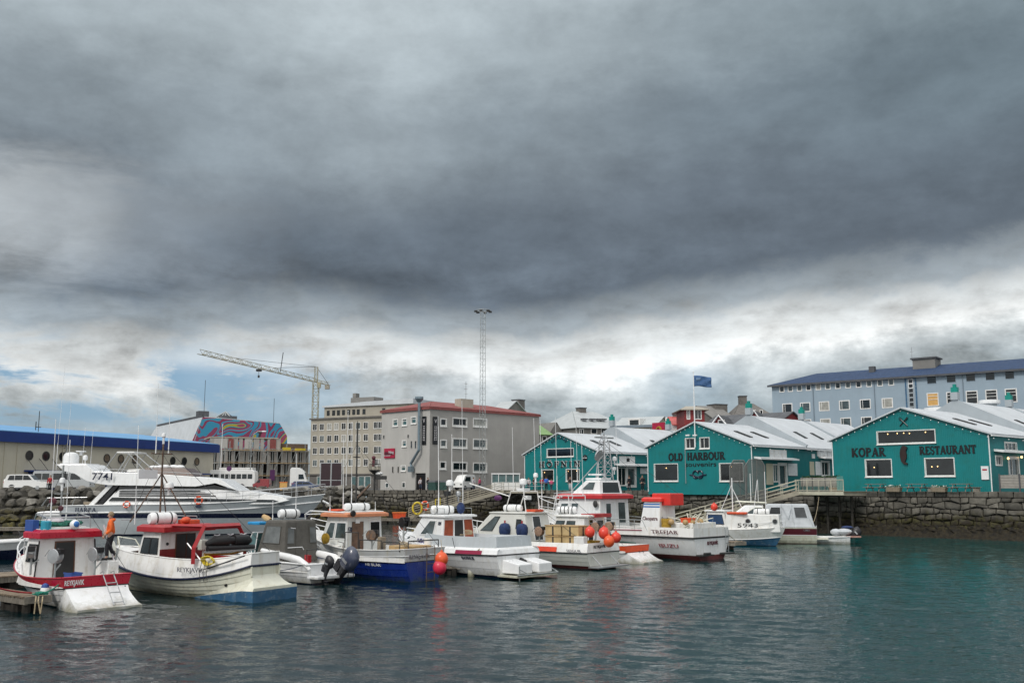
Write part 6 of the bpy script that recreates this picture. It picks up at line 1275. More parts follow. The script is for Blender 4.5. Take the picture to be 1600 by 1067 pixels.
# ---------- 4: blue-hulled boat ----------
def boat_blue():
    b = Boat('fishing_boat','fishing boat with deep blue hull, grey-white bulwark and faded orange cabin roof','boat',(-4.4,51.3),141.5,8.8,3.3,(1.62,1.5,2.35),'fishing boats moored along the pontoon'); b.sw=.9; b.tm=.38; b.p=2.4
    b.band('hull','blue_hull',(-.45,0),(-.62,1),4,lap=.02); b.band('bulwark','bulwark_grey',(-.62,1),(0,1),2,lap=.015); b.rub('rub_rail','white_clean',(-.33,1),.022,.02); b.rub('lower_rail','dark_metal',(-.62,1),.022,.02); b.rub('top_rail','white_paint',(0,1),.03); b.deck(.95,.55,'white_paint','white_paint')
    c = Cab(b,'cabin','white_rust',4.4,6.7,1.32,1.22,.98,3.12,.7,.05); c.win('a',.15,.02,.44,.86,'door_brown','rusty',.04,'door'); c.win('a',.66,.48,.93,.86,'glass_dark','white_clean',.04); c.win('p',.55,.48,.95,.85,'glass_grey','white_clean',.04); c.win('p',.1,.48,.45,.85,'glass_grey','white_clean',.04,sk=.12); c.win('f',.08,.5,.92,.88); c.pan('a',.22,.84,.34,.94,'white_clean','notice',.02,.03); c.text('a','1530',.02,.62,.13,.30,'navy')
    r = c.roof('pale_orange',.28,.16,.3,top='white_paint'); raft(r,(5.2,-.1,3.62),1.5,.2,R(75)); g = G(); g.box(5.5,.3,3.4,6.3,.95,3.5); g.build('folded_tarp','orange_red',r,bevel=.04)
    wires(r,'mast',[([(5.6,-.4,3.4),(5.6,-.4,8.2)],.05),([(5.6,-.15,6.3),(5.6,-.65,6.3)],.03)],'dark_metal'); g = G(); g.tube([(5.6,-.4,7.3),(5.6,-.4,8.3)],.02,4); g.build('mast_tip','dark_metal',r); ant(r,[(5.3,.2,3.4,4.8),(5.9,.25,3.4,3.9),(6.1,1.0,3.4,.8),(4.8,-1.1,3.4,.5)]); lamp(r,(4.2,1.15,3.3),3.14,'black',.16)
    wires(b.o,'grab_arch',[([(4.5,1.42,3.35),(7.3,1.35,3.4),(7.9,1.2,3.2),(8.1,.9,2.4)],.035),([(4.5,-1.42,3.35),(7.3,-1.35,3.4),(7.9,-1.2,3.2),(8.1,-.9,2.4)],.035),([(7.9,1.2,3.2),(7.9,-1.2,3.2)],.03),([(7.3,1.3,2.9),(6.2,1.5,1.9)],.03)],'white_clean')
    b.rail('pulpit','white_clean',.7,1,.6,.028,2)
    g = G(); 
    for x0,x1,h in ((.3,1.5,.45),(1.6,3.2,.5),(3.3,4.3,.85)):
        y = 1.5; g.tube([(x0,y,1.5),(x0,y,1.5+h),(x1,y,1.5+h),(x1,y,1.5)],.032,6)
    g.tube([(.1,1.1,1.55),(.1,1.1,2.0),(.1,-1.1,2.0),(.1,-1.1,1.55)],.032,6); g.build('net_rail','dark_metal',b.o); ladder(b,0,-.02,-.60,1.66,-.1,'rusty',n=4)
    reel(b.o,2.7,1.1,1.0,R(200),'rusty',1.1); g = G(); g.box(2.9,-.1,1.0,3.2,.25,2.1); g.build('hauler','tan_metal',b.o,bevel=.03); reel(b.o,2.6,-1.1,1.4,R(170),'black',1.3)
    g = G(); g.box(.5,-1.0,1.0,2.0,.6,1.72); g.build('fish_tub','tan',b.o,bevel=.05); g = G(); g.lathe([(.2,0),(.24,.5)],12,Matrix.Translation((.9,-1.2,1.55))); g.build('bucket','white_clean',b.o)
    b.ttext('REYKJAVÍK', 1.15, -.35, 1.15, .20, 'grey_letter'); b.text('UT 160', .53,.44,.78,.13,'white_clean'); b.text('HE BLÁR', .33,.2,.72,.13,'white_clean')
    g = G(); g.lathe([(.28,-.05),(.28,.05)],14,Matrix.Translation(b.pt(.62,2.0,1,.15)) @ Matrix.Rotation(R(90),4,'X')); g.build('rope_coil','yellow_gold',b.o); return b
B4 = boat_blue()
# ---------- 5: white boat with red-brown doors ----------
def boat_doors():
    b = Boat('fishing_boat','white fast boat with two red-brown cabin doors, claret flash and two square stern boxes','boat',(.35,53.3),137,9.6,3.6,(1.2,1.15,1.75),'fishing boats moored along the pontoon'); b.sw=.93; b.tm=.35; b.p=2.2
    b.band('boot_stripe','navy',(-.45,0),(.14,0),2); b.band('hull','white_gel',(.14,0),(0,1),3,lap=.01); b.rub('rub_rail','black_rubber',(.0,1),.04,.02)
    nt = 18; hg = lambda t: .42 if t < .55 else .42*(1-(t-.55)/.5); g = G(); 
    for sd in (1,-1): g.grid([[b.pt(t,b.sheer(t),sd,.0), b.pt(t,b.sheer(t),sd,-.10)+Vector((0,0,.26)), b.pt(t,b.sheer(t),sd,-.30 if t<.9 else -b.hb(t)*.3)+Vector((0,0,.36))] for t in [i/nt for i in range(nt+1)]])
    for k0,k1,a0,a1 in ((0,.26,0,.10),(.26,.36,.10,.30)): g.add([b.pt(0,b.sheer(0),1,-a0)+Vector((a0,0,k0)), b.pt(0,b.sheer(0),-1,-a0)+Vector((a0,0,k0)), b.pt(0,b.sheer(0),-1,-a1)+Vector((a1,0,k1)), b.pt(0,b.sheer(0),1,-a1)+Vector((a1,0,k1))],[(0,1,2,3)])
    g.build('topside','white_gel',b.o,smooth=20)
    g = G(); hh = .92; rows=[]
    for sd in (1,-1): g.grid([[b.pt(t,b.sheer(t),sd,-.30)+Vector((.3 if t==0 else 0,0,.36)), b.pt(t,b.sheer(t),sd,-.36)+Vector((.36 if t==0 else 0,0,hh))] for t in [.62*i/12 for i in range(13)]])
    g.add([b.pt(0,1.2,1,-.30)+Vector((.3,0,.36)), b.pt(0,1.2,-1,-.30)+Vector((.3,0,.36)), b.pt(0,1.2,-1,-.36)+Vector((.36,0,hh)), b.pt(0,1.2,1,-.36)+Vector((.36,0,hh))],[(0,1,2,3)]); g.build('coaming','gray_gel',b.o)
    g = G(); g.grid([[b.pt(t,b.sheer(t),1,-.34)+Vector((.34 if t==0 else 0,0,.55)), b.pt(t,b.sheer(t),-1,-.34)+Vector((.34 if t==0 else 0,0,.55))] for t in [.62*i/12 for i in range(13)]]); g.build('deck','white_paint',b.o)
    g = G(); g.grid([[b.pt(t,b.sheer(t),1,-.29 if t<.9 else -b.hb(t)*.3).lerp(b.pt(t,b.sheer(t),-1,-.29 if t<.9 else -b.hb(t)*.3),k/6)+Vector((0,0,.36+.22*(1-abs(k-3)/3)**.6*min(1,b.hb(t)))) for k in range(7)] for t in [.6+.4*i/9 for i in range(10)]]); g.build('foredeck','white_gel',b.o,smooth=True)
    c = Cab(b,'cabin','white_gel',4.5,7.5,1.32,1.12,1.5,3.02,1.15,.08,bevel=.06); c.win('a',.36,.06,.64,.90,'door_dark','white_clean',.05,'door'); c.pan('a',.05,.08,.31,.90,'redwood','door_leaf',.03); c.pan('a',.69,.08,.95,.90,'redwood','door_leaf',.03); c.win('p',.30,.38,.70,.86,'glass_grey','white_clean',.04,sk=.16); c.text('p','6868',.30,.06,.62,.26,'indigo'); c.win('f',.08,.3,.92,.85,'glass_grey','white_clean'); c.text('p','1034',.82,.72,.93,.20,'navy')
    tr = Cab(b,'trunk','white_gel',7.2,8.4,1.0,.85,1.5,1.95,.7,0,bevel=.04); tr.win('p',.25,.3,.75,.8,'glass_grey','black_rubber',.02)
    r = c.roof('white_gel',.12,.10,.25); raft(r,(5.3,.55,3.42),1.3,.24,R(60)); wires(r,'roof_rail',[([(4.6,1.05,3.15),(4.6,1.05,3.5),(6.2,1.05,3.5),(6.3,1.05,3.15)],.02),([(4.6,-1.05,3.15),(4.6,-1.05,3.5),(6.2,-1.05,3.5),(6.3,-1.05,3.15)],.02)],'galv'); g=G(); g.ball((4.9,-.5,3.5),.24,8,(1,1,1.4)); g.build('covered_searchlight','navy_cloth',r)
    wires(r,'mast',[([(5.6,-.1,3.1),(5.6,-.1,5.0)],.04)],'dark_metal'); dome(r,(5.5,-.2,4.9),.22,.35); dome(r,(5.1,-.5,4.3),.15,.3,'steel'); ant(r,[(5.6,.55,3.1,5.0),(5.0,-.75,3.1,6.5),(6.0,.2,3.1,5.6)]) ; g=G(); g.box(5.2,.0,4.2,5.5,.25,4.45); g.build('mast_light','dark_metal',r)
    b.rail('pulpit','white_clean',.62,1,.62,.024,3)
    for y in (.72,-.82):    # stern boxes
        g = G(); g.add([(0.02,y+.52,.30),(.02,y-.52,.30),(-1.15,y-.52,.30),(-1.15,y+.52,.30),(.02,y+.52,.98),(.02,y-.52,.98),(-1.15,y-.52,.78),(-1.15,y+.52,.78)],[(0,1,2,3),(4,7,6,5),(0,4,5,1),(1,5,6,2),(2,6,7,3),(3,7,4,0)]); g.build('stern_box','white_clean',b.o,bevel=.05)
    g = G(); g.tube([(-.05,-.1,.95),(-.35,-.08,.85),(-.75,-.05,.42)],[.09,.11,.1],8); g.build('exhaust_hose','black_rubber',b.o)
    g = G(); g.box(-1.3,-1.6,.13,.1,1.5,.22); g.build('swim_platform','cream_gel',b.o); wires(b.o,'platform_rail',[([(-1.3,1.5,.26),(-1.3,-1.65,.26)],.04),([(-1.3,-1.65,.26),(-.3,-1.75,.62)],.03),([(-1.25,1.3,.7),(-1.25,1.3,-.3)],.03),([(-1.25,1.3,.55),(-1.3,.6,.24),(-1.3,-.3,.3)],.02)],'galv')
    g = G(); P = lambda t,z: b.pt(t,b.sheer(t),1,-.10*(z/.26)+.012)+Vector((0,0,z)); rw=[[P(.31-.2*i/8,.03),P(.31-.2*i/8,.12),P(.31-.2*i/8,.225)] for i in range(9)]; g.grid(rw); g.build('claret_flash','maroon2',b.o)
    b.text('ÍSAVINUR',.26,.165,.92,.15,'navy'); return b
B5 = boat_doors()
# ---------- 7: boat with fish tubs and orange buoys ----------
def boat_tubs():
    b = Boat('fishing_boat','long white boat carrying square cream tubs, with red flash and orange buoys at its stern','boat',(5.35,59.3),141,11.6,3.7,(.92,.9,1.7),'fishing boats moored along the pontoon'); b.sw=.93; b.tm=.4
    b.band('boot_stripe','brown_boot',(-.45,0),(.18,0),2); b.band('hull','cream_white',(.18,0),(0,1),3,lap=.012); b.rub('rub_rail','black_rubber',(0,1),.035,.02)
    nt = 18; g = G(); H_ = lambda t: .55
    for sd in (1,-1): g.grid([[b.pt(t,b.sheer(t),sd,0), b.pt(t,b.sheer(t),sd,-.08)+Vector((0,0,.35)), b.pt(t,b.sheer(t),sd,-.16 if t<.95 else -.0)+Vector((0,0,H_(t)))] for t in [i/nt for i in range(nt+1)]])
    g.add([b.pt(0,.92,1), b.pt(0,.92,-1), b.pt(0,.92,-1,-.16)+Vector((.1,0,.55)), b.pt(0,.92,1,-.16)+Vector((.1,0,.55))],[(0,1,2,3)]); g.build('bulwark','white_paint',b.o,smooth=25)
    g = G(); g.grid([[b.pt(t,b.sheer(t),1,-.15)+Vector((.1 if t==0 else 0,0,.32)), b.pt(t,b.sheer(t),-1,-.15)+Vector((.1 if t==0 else 0,0,.32))] for t in [.97*i/16 for i in range(17)]]); g.build('deck','deck_green',b.o)
    P = lambda t,z: b.pt(t,b.sheer(t),1,-.08*z/.35+.03)+Vector((0,0,z)); g = G(); g.poly([P(.40,.04),P(.18,.04),P(.18,.31),P(.37,.31)],.012); g.build('red_flash','scarlet',b.o)
    c = Cab(b,'cabin','cream_paint',4.6,9.6,1.35,1.15,1.3,3.05,1.9,.35,bevel=.08); c.win('p',.12,.40,.34,.88,'glass_grey','black_rubber',.03,sk=.10); c.win('p',.80,.50,.90,.80,'glass_dark','black_rubber',.03); c.win('a',.3,.1,.6,.9,'glass_dark','white_clean',.04,'door'); c.text('p','5671',.17,.08,.36,.26,'black'); c.text('s','5671',.17,.08,.36,.26,'black')
    r = c.roof('cream_paint',.06,.07,.1); raft(r,(6.4,.5,3.38),1.25,.22,R(10)); g = G(); g.box(4.9,-.7,3.15,5.7,.2,3.3); g.build('folded_tarp','orange_red',r,bevel=.05)
    wires(r,'mast_frame',[([(6.9,.7,3.1),(6.4,.7,4.4),(5.4,.7,4.4),(5.2,.7,3.1)],.035),([(6.9,-.7,3.1),(6.4,-.7,4.4),(5.4,-.7,4.4),(5.2,-.7,3.1)],.035),([(6.4,.7,4.4),(6.4,-.7,4.4)],.03),([(5.4,.7,4.4),(5.4,-.7,4.4)],.03),([(6.6,.6,4.1),(9.4,1.2,4.9)],.04)],'white_paint'); dome(r,(5.9,.1,5.0),.24,.4); g = G(); g.box(5.6,-.2,4.45,6.2,.4,4.6); g.box(5.1,.3,3.9,5.4,.7,4.15); g.build('mast_box','white_clean',r); dome(r,(5.3,-.4,5.4),.15,.3); ant(r,[(6.3,.6,4.4,4.0),(5.5,-.6,4.4,4.6),(5.2,-.9,3.1,5.8)]); g = G(); g.ball((7.3,.9,4.0),.22,8,(1.5,.5,.8)); g.build('cloth_bundle','purple',r)
    b.rail('pulpit','white_clean',.7,1,1.0,.025,3)
    for i,(x,y) in enumerate(((3.9,1.15),(2.6,1.15))): 
        z = 1.3; reel(b.o,x,y-.1,z,R(185),'copper',.62)
    for x, y in ((6.3,1.42),(4.95,1.42)):   # covered reels on the side
        T = Matrix.Translation((x,y,1.75)); g = G(); g.lathe([(.30,0),(.36,.2),(.36,.5),(.26,.68),(.08,.74)],10,T); g.build('covered_reel','navy_cloth',b.o,smooth=50); wires(b.o,'reel_cap',[([(x,y,2.4),(x,y,2.65)],.05)],'red_cloth')
    g = G(); g.tube([(-.05,1.2,.75),(-.6,1.0,.12)],.035,6); g.tube([(-.05,-.6,.75),(-.6,-.9,.12)],.035,6); g.box(-.75,-1.6,.10,-.02,1.6,.17); g.build('trim_plate','alum',b.o); b.ttext('REYKJAVÍK',1.05,-.2,1.18,.17,'black'); b.text('SEIGUR',.115,.03,.98,.14,'grey_letter',off=.03)
    g = G(); g.box(.3,1.2,1.25,1.0,1.6,1.85); g.build('stern_locker','white_paint',b.o,bevel=.04); return b
B7 = boat_tubs()
def tubs():
    for i,(x,y,z,lab) in enumerate(((1.5,.75,1.22,'lower cream fish tub nearest the stern'),(2.75,.75,1.22,'lower cream fish tub forward of its twin'),(1.5,.75,1.84,'upper cream fish tub nearest the stern'),(2.75,.75,1.84,'upper cream fish tub farther forward'))):
        p = lp(B7,x,y,z); t = thing('fish_tub',lab+' on the long white boat with buoys','tub',tuple(p),R(141),'square fish tubs on the long white boat'); g = G(); g.box(-.58,-.5,0,.58,.5,.58); g.build('tub_body','cream_box',t,bevel=.05); g = G(); g.box(-.61,-.53,.54,.61,.53,.60); g.build('lid','tan',t); g = G(); g.box(-.05,-.515,.0,.05,.515,.56); g.box(-.595,-.05,0,.595,.05,.56); g.build('strap','rope_dark',t)
tubs()
def buoy(px, py, Y, r, m, label, group=None, rope=.5, name='buoy'):
    c = W(px,py,Y); t = thing(name,label,'buoy',(c.x,Y,c.z),0,group); g = G(); g.ball((0,0,0),r,16,(1,1,1.08)); g.lathe([(r*.3,r*.95),(r*.2,r*1.15),(r*.2,r*1.3)],8); g.build('float',m,t,smooth=60)
    if rope: wires(t,'rope',[([(0,0,r*1.3),(-.05,.1,r*1.3+rope)],.015)],'rope_tan')
    return t
for px,py,r,m,lab in ((921.5,831,.30,'buoy_red','single red-orange buoy hanging left of the cluster, beside the cream tubs'),(944,832.5,.335,'buoy_red','top buoy of the orange cluster on the long white boat'),(962.5,839.5,.30,'buoy_red','right-hand buoy of the orange cluster on the long white boat'),(951.5,845.5,.32,'buoy_orange','lowest, brightest orange buoy of the cluster on the long white boat')): buoy(px,py,59.0 - (.5 if py > 844 else 0),r,m,lab,'orange buoys at the stern of the long white boat')
buoy(690,873,50.2,.33,'buoy_orange','orange fender ball at the stern corner of the blue-hulled boat'); buoy(687,886,50.1,.34,'buoy_pink','pinkish red fender ball just under the orange one by the blue-hulled boat',rope=0)
# ---------- 8: orange-stern boat ----------
def boat_orange():
    b = Boat('fishing_boat','white boat with orange-red transom band and low cabin beside the largest white boat','boat',(7.9,63.9),141,8.6,3.1,(1.05,1.0,1.75),'fishing boats moored along the pontoon'); b.sw=.92
    b.band('boot_stripe','brown_boot',(-.4,0),(.08,0),2); b.band('hull','white_gel',(.08,0),(-.42,1),3); b.band('bulwark','scarlet_bright',(-.42,1),(0,1),2); b.rub('rub_rail','black_rubber',(-.42,1),.03); b.deck(.6,.5,'white_paint','white_paint'); wedge(b,'stern_wedge','white_gel',1.15,1.2,.62,1.25)
    ladder(b,0,-.1,-.5,.6,.1,'dark_metal',x2=-.7)
    c = Cab(b,'cabin','white_paint',3.2,6.4,1.3,1.15,.9,2.75,.9,.05,bevel=.05); c.win('p',.1,.45,.35,.85,'glass_grey'); c.win('p',.45,.45,.7,.85,'glass_grey'); c.win('a',.2,.1,.4,.9,'glass_dark','white_clean',.04,'door'); c.win('a',.65,.5,.9,.85)
    r = c.roof('white_paint',.12,.1,.4); g = G(); g.box(2.75,-1.3,2.72,3.9,.6,2.95); g.build('red_visor','red_paint',r,bevel=.03); raft(r,(5.0,.6,3.18),1.3,.24,R(20),bands=4)
    wires(r,'mast_frame',[([(5.9,1.0,2.85),(5.6,1.0,4.1),(4.6,1.0,4.1),(4.5,1.0,2.85)],.035),([(5.9,-.9,2.85),(5.6,-.9,4.1),(4.6,-.9,4.1),(4.5,-.9,2.85)],.035),([(5.6,1,4.1),(5.6,-.9,4.1)],.03),([(4.6,1,4.1),(4.6,-.9,4.1)],.03),([(5.6,1,3.6),(5.6,-.9,3.6)],.025)],'white_clean'); ant(r,[(5.6,.9,4.1,5.2),(4.6,.6,4.1,3.6),(4.7,-.8,4.1,4.4)]); reel(b.o,2.4,1.1,1.15,R(190),'copper',.9); reel(b.o,1.3,1.2,1.1,R(190),'copper',1.0); b.rail('pulpit','white_clean',.6,1,.8,.025,3); return b
B8 = boat_orange()
# ---------- 9: large white boat ----------
def boat_big():
    b = Boat('fishing_boat','largest white fishing boat, red wheelhouse trim and funnel, ISUZU lettering on its side','boat',(13.05,66.3),136.5,15.2,4.5,(1.42,1.45,2.5)); b.sw=.94; b.tm=.45; b.p=2.6; b.rake=1.6
    b.band('boot_stripe','brown_boot',(-.5,0),(.30,0),2); b.band('hull','white_gel',(.30,0),(0,1),3); b.rub('rub_rail','black_rubber',(0,1),.06,.03); nt=20; g=G()
    for sd in (1,-1): g.grid([[b.pt(t,b.sheer(t),sd,0), b.pt(t,b.sheer(t),sd,-.05)+Vector((0,0,.62))] for t in [i/nt for i in range(nt+1)]])
    g.add([b.pt(0,1.42,1), b.pt(0,1.42,-1), b.pt(0,1.42,-1,-.05)+Vector((0,0,.62)), b.pt(0,1.42,1,-.05)+Vector((0,0,.62))],[(0,1,2,3)]); g.build('bulwark','white_paint',b.o,smooth=25)
    g=G(); g.grid([[b.pt(t,b.sheer(t),1,-.06)+Vector((0,0,.15)), b.pt(t,b.sheer(t),-1,-.06)+Vector((0,0,.15))] for t in [.99*i/16 for i in range(17)]]); g.build('deck','deck_green',b.o)
    g=G(); P=lambda t,z: b.pt(t,b.sheer(t),1,.02)+Vector((0,0,z))
    for i in range(6): t0=.62-.06*i; g.poly([P(t0,.30+.01*i),P(t0-.06,.31+.01*i),P(t0-.06,.36+.01*i),P(t0,.35+.01*i)],.01)
    g.build('maroon_line','maroon2',b.o); b.text('TREFJAR',.205,.07,1.66,.24,'maroon',off=.03); b.text('ISUZU',.185,.085,.76,.25,'isuzu_red',bold=.004); b.ttext('REYKJAVÍK',.55,-.75,.95,.24,'maroon'); g=G(); Pz=lambda t,z: b.pt(t,z,1,.015); g.poly([Pz(.40,.98),Pz(.31,.94),Pz(.31,.99),Pz(.40,1.03)],.01); g.build('green_mark','rope_green',b.o)
    c = Cab(b,'wheelhouse','white_gel',7.9,12.6,1.75,1.62,1.6,3.85,.9,.05,bevel=.06); c.win('p',.10,.45,.26,.85,'glass_grey','white_clean',.04); c.win('p',.32,.45,.5,.85,'glass_grey','white_clean',.04); c.win('a',.20,.30,.36,.85,'glass_grey','white_clean',.03,'door'); c.win('a',.62,.25,.86,.88,'glass_grey','white_clean',.03,'door'); c.win('f',.05,.45,.95,.85,'glass_grey'); g=G(); g.ball((8.2,1.85,3.5),.26,10,(.8,.3,1)); g.build('side_mirror','dark_metal',c.o)
    r = c.roof('red_paint2',.2,.24,.35,top='white_paint'); text_on('lettering','SH 24',(12.1,1.86,3.9),(11.2,1.86,3.9),.18,'white_clean',r,off=.02)
    f = Cab(b,'flybridge','white_gel',8.2,10.9,1.35,1.15,4.1,5.15,1.3,.15,bevel=.08,parent=r); f.win('a',.12,.15,.88,.85,'glass_dark','white_clean',.03,'opening'); f.win('p',.25,.35,.75,.85,'glass_grey','white_clean',.03,sk=.12)
    g=G(); g.box(8.6,-.5,5.18,10.0,.7,5.32); g.lathe([(.1,5.3),(.1,5.5)],8,Matrix.Translation((9.2,.3,0))); g.box(8.7,.1,5.5,9.9,.5,5.62); g.build('radar_scanner','white_clean',f.o)
    # lattice mast
    m_=[]; cs=[(8.3,.55),(8.3,-.55),(9.3,-.55),(9.3,.55)]; zt=8.0
    for x,y in cs: m_.append(([(x,y,4.1),(8.8+(x-8.8)*.45,y*.45,zt)],.045))
    for i in range(6):
        z0=4.9+i*.6; k=1-.55*(z0-4.1)/3.9; k2=1-.55*(z0+.6-4.1)/3.9
        for j in range(4): a,q=cs[j],cs[(j+1)%4]; m_.append(([(8.8+(a[0]-8.8)*k,a[1]*k,z0),(8.8+(q[0]-8.8)*k2,q[1]*k2,z0+.6)],.022)); m_.append(([(8.8+(a[0]-8.8)*k,a[1]*k,z0),(8.8+(q[0]-8.8)*k,q[1]*k,z0)],.022))
    m_+= [([(8.8,-.9,8.2),(8.8,.9,8.2)],.04),([(8.8,0,7.9),(8.8,0,8.7)],.04),([(8.4,.3,4.6),(12.6,1.2,4.2)],.04),([(8.8,-1.2,6.4),(8.8,.2,6.4)],.03),([(8.6,.4,6.9),(11.0,1.2,4.3)],.035)]; wires(f.o,'lattice_mast',m_,'alum'); g=G(); [g.box(8.7,y-.3,8.15,8.9,y+.3,8.25) for y in (-.7,.7)]; g.build('mast_lamp','galv',f.o)
    g=G(); g.lathe([(.42,-.04),(.42,.04)],18,Matrix.Translation((8.9,.5,6.9)) @ Matrix.Rotation(R(70),4,'Y')); g.build('direction_finder','alum',f.o); ant(f.o,[(8.4,-1.0,5.1,4.2),(10.6,.9,5.0,5.0)]); dome(f.o,(8.8,-1.2,6.7),.15,.35); dome(f.o,(8.8,-1.15,6.0),.15,.25)
    k = Cab(b,'funnel_casing','white_gel',3.0,4.7,1.0,.85,1.6,3.70,.4,.0,bevel=.05,cy=.6); k.pan('p',.0,.90,1,.94,'blue_bright','funnel_stripe',.01); k.pan('p',.0,.82,1,.86,'blue_bright','funnel_stripe',.01); k.text('a','Cleopatra',.08,.42,.62,.22,'grey_letter'); k.text('p','Cleopatra',.1,.42,.9,.24,'maroon')
    kr=k.roof('scarlet2',.12,.2,.2); g=G(); g.box(2.3,-.35,3.45,3.8,1.25,4.25); g.build('funnel_top','scarlet2',kr,bevel=.08)
    g=G(); g.box(.5,-1.4,1.6,2.2,1.4,2.35); g.build('gear_locker','white_paint',b.o,bevel=.04); rr=random.Random(8)
    g=G(); [g.tube([(rr.uniform(.3,2.6),rr.uniform(-1.8,1.9),2.0),(rr.uniform(.3,2.6),rr.uniform(-1.8,1.9),rr.uniform(2.4,3.0)),(rr.uniform(.3,2.6),rr.uniform(-1.8,1.9),2.1)],.03,5) for _ in range(14)]; g.build('deck_gear','cream_gel',b.o); g=G(); [g.ball((rr.uniform(.6,2.4),rr.uniform(-1.2,1.7),2.4),rr.uniform(.14,.25),8) for _ in range(7)]; g.build('pot_floats','tan',b.o); g=G(); g.lathe([(.3,0),(.34,.9)],12,Matrix.Translation((2.5,1.5,1.7))); g.build('gold_drum','yellow_gold',b.o)
    b.rail('deck_rail','galv',.22,.55,1.05,.03,4,wrap=False,inset=.05); b.rail('pulpit','white_clean',.72,1,1.5,.03,4)
    g=G(); g.box(-.5,-2.0,.30,-.02,-.9,.40); g.box(-.5,.5,.30,-.02,1.9,.38); g.tube([(-.45,.9,.45),(-.45,1.6,.45)],.08,6); g.build('trim_plate','dark_metal',b.o); ladder(b,0,-1.9,-1.55,1.9,.4,'steel'); return b
B9 = boat_big()
buoy(1056+0,783,68.5,.01,'buoy_red','x') if 0 else None
buoy(1116,792,68.0,.24,'buoy_red','small red float among the gear on the stern of the largest boat',rope=0)
# ---------- 10: little blue and white boat bow-on to the right ----------
def boat_porthole():
    b = Boat('small_cabin_boat','small white and blue boat with two portholes, number 5943, bow pointing right','boat',(15.2,84.0),-27,7.4,2.7,(1.25,1.25,1.5)); b.sw=.8; b.p=2.4
    b.band('boot_stripe','navy',(-.4,0),(.05,0),2); b.band('hull','blue_boot',(.05,0),(-.78,1),3); b.band('bulwark','white_paint',(-.78,1),(0,1),2); b.rub('rub_rail','white_clean',(-.78,1),.03); b.deck(.8,.3,'white_paint','white_paint')
    c = Cab(b,'cabin','white_paint',2.9,7.1,1.25,1.15,1.1,2.5,.1,0,wf=.42,bevel=.06); 
    for u in (.42,.92): q=c.P('s',u,.62,.01); n_=(c.P('s',u,.62,1)-c.P('s',u,.62,0)).normalized(); T=Matrix.Translation(q) @ n_.to_track_quat('Z','Y').to_matrix().to_4x4(); g=G(); g.lathe([(.22,0),(.22,.03),(.17,.04)],16,T); w_=g.build('porthole','galv',c.o); g=G(); g.lathe([(.17,.0),(.17,.045)],16,T); g.build('pane','glass_dark',w_)
    c.text('s','5943',.22,.26,.60,.34,'black',bold=.0); raft(c.o,(5.6,-.1,2.72),1.2,.22,R(0)); h = Cab(b,'wheelhouse','white_paint',1.2,3.2,1.1,1.0,.9,2.7,.5,.1,bevel=.05); h.win('s',.1,.45,.85,.85,'glass_blue'); h.roof('white_gel',.15,.08); g=G(); g.box(3.0,-1.2,2.5,4.6,-.7,2.68); g.build('life_jackets','orange_red',c.o,bevel=.06)
    wires(b.o,'mast',[([(3.3,-.4,2.4),(3.3,-.4,5.4)],.05),([(3.3,-.4,4.6),(4.3,-.4,2.5)],.03),([(3.3,-.4,4.9),(2.3,-.4,2.7)],.025),([(4.8,.3,2.4),(5.2,.3,5.2)],.03),([(5.9,0,2.4),(5.9,0,5.9)],.03)],'white_clean'); b.rail('guard_rail','white_clean',.55,1,.5,.022,3,mid=False); return b
B10 = boat_porthole()
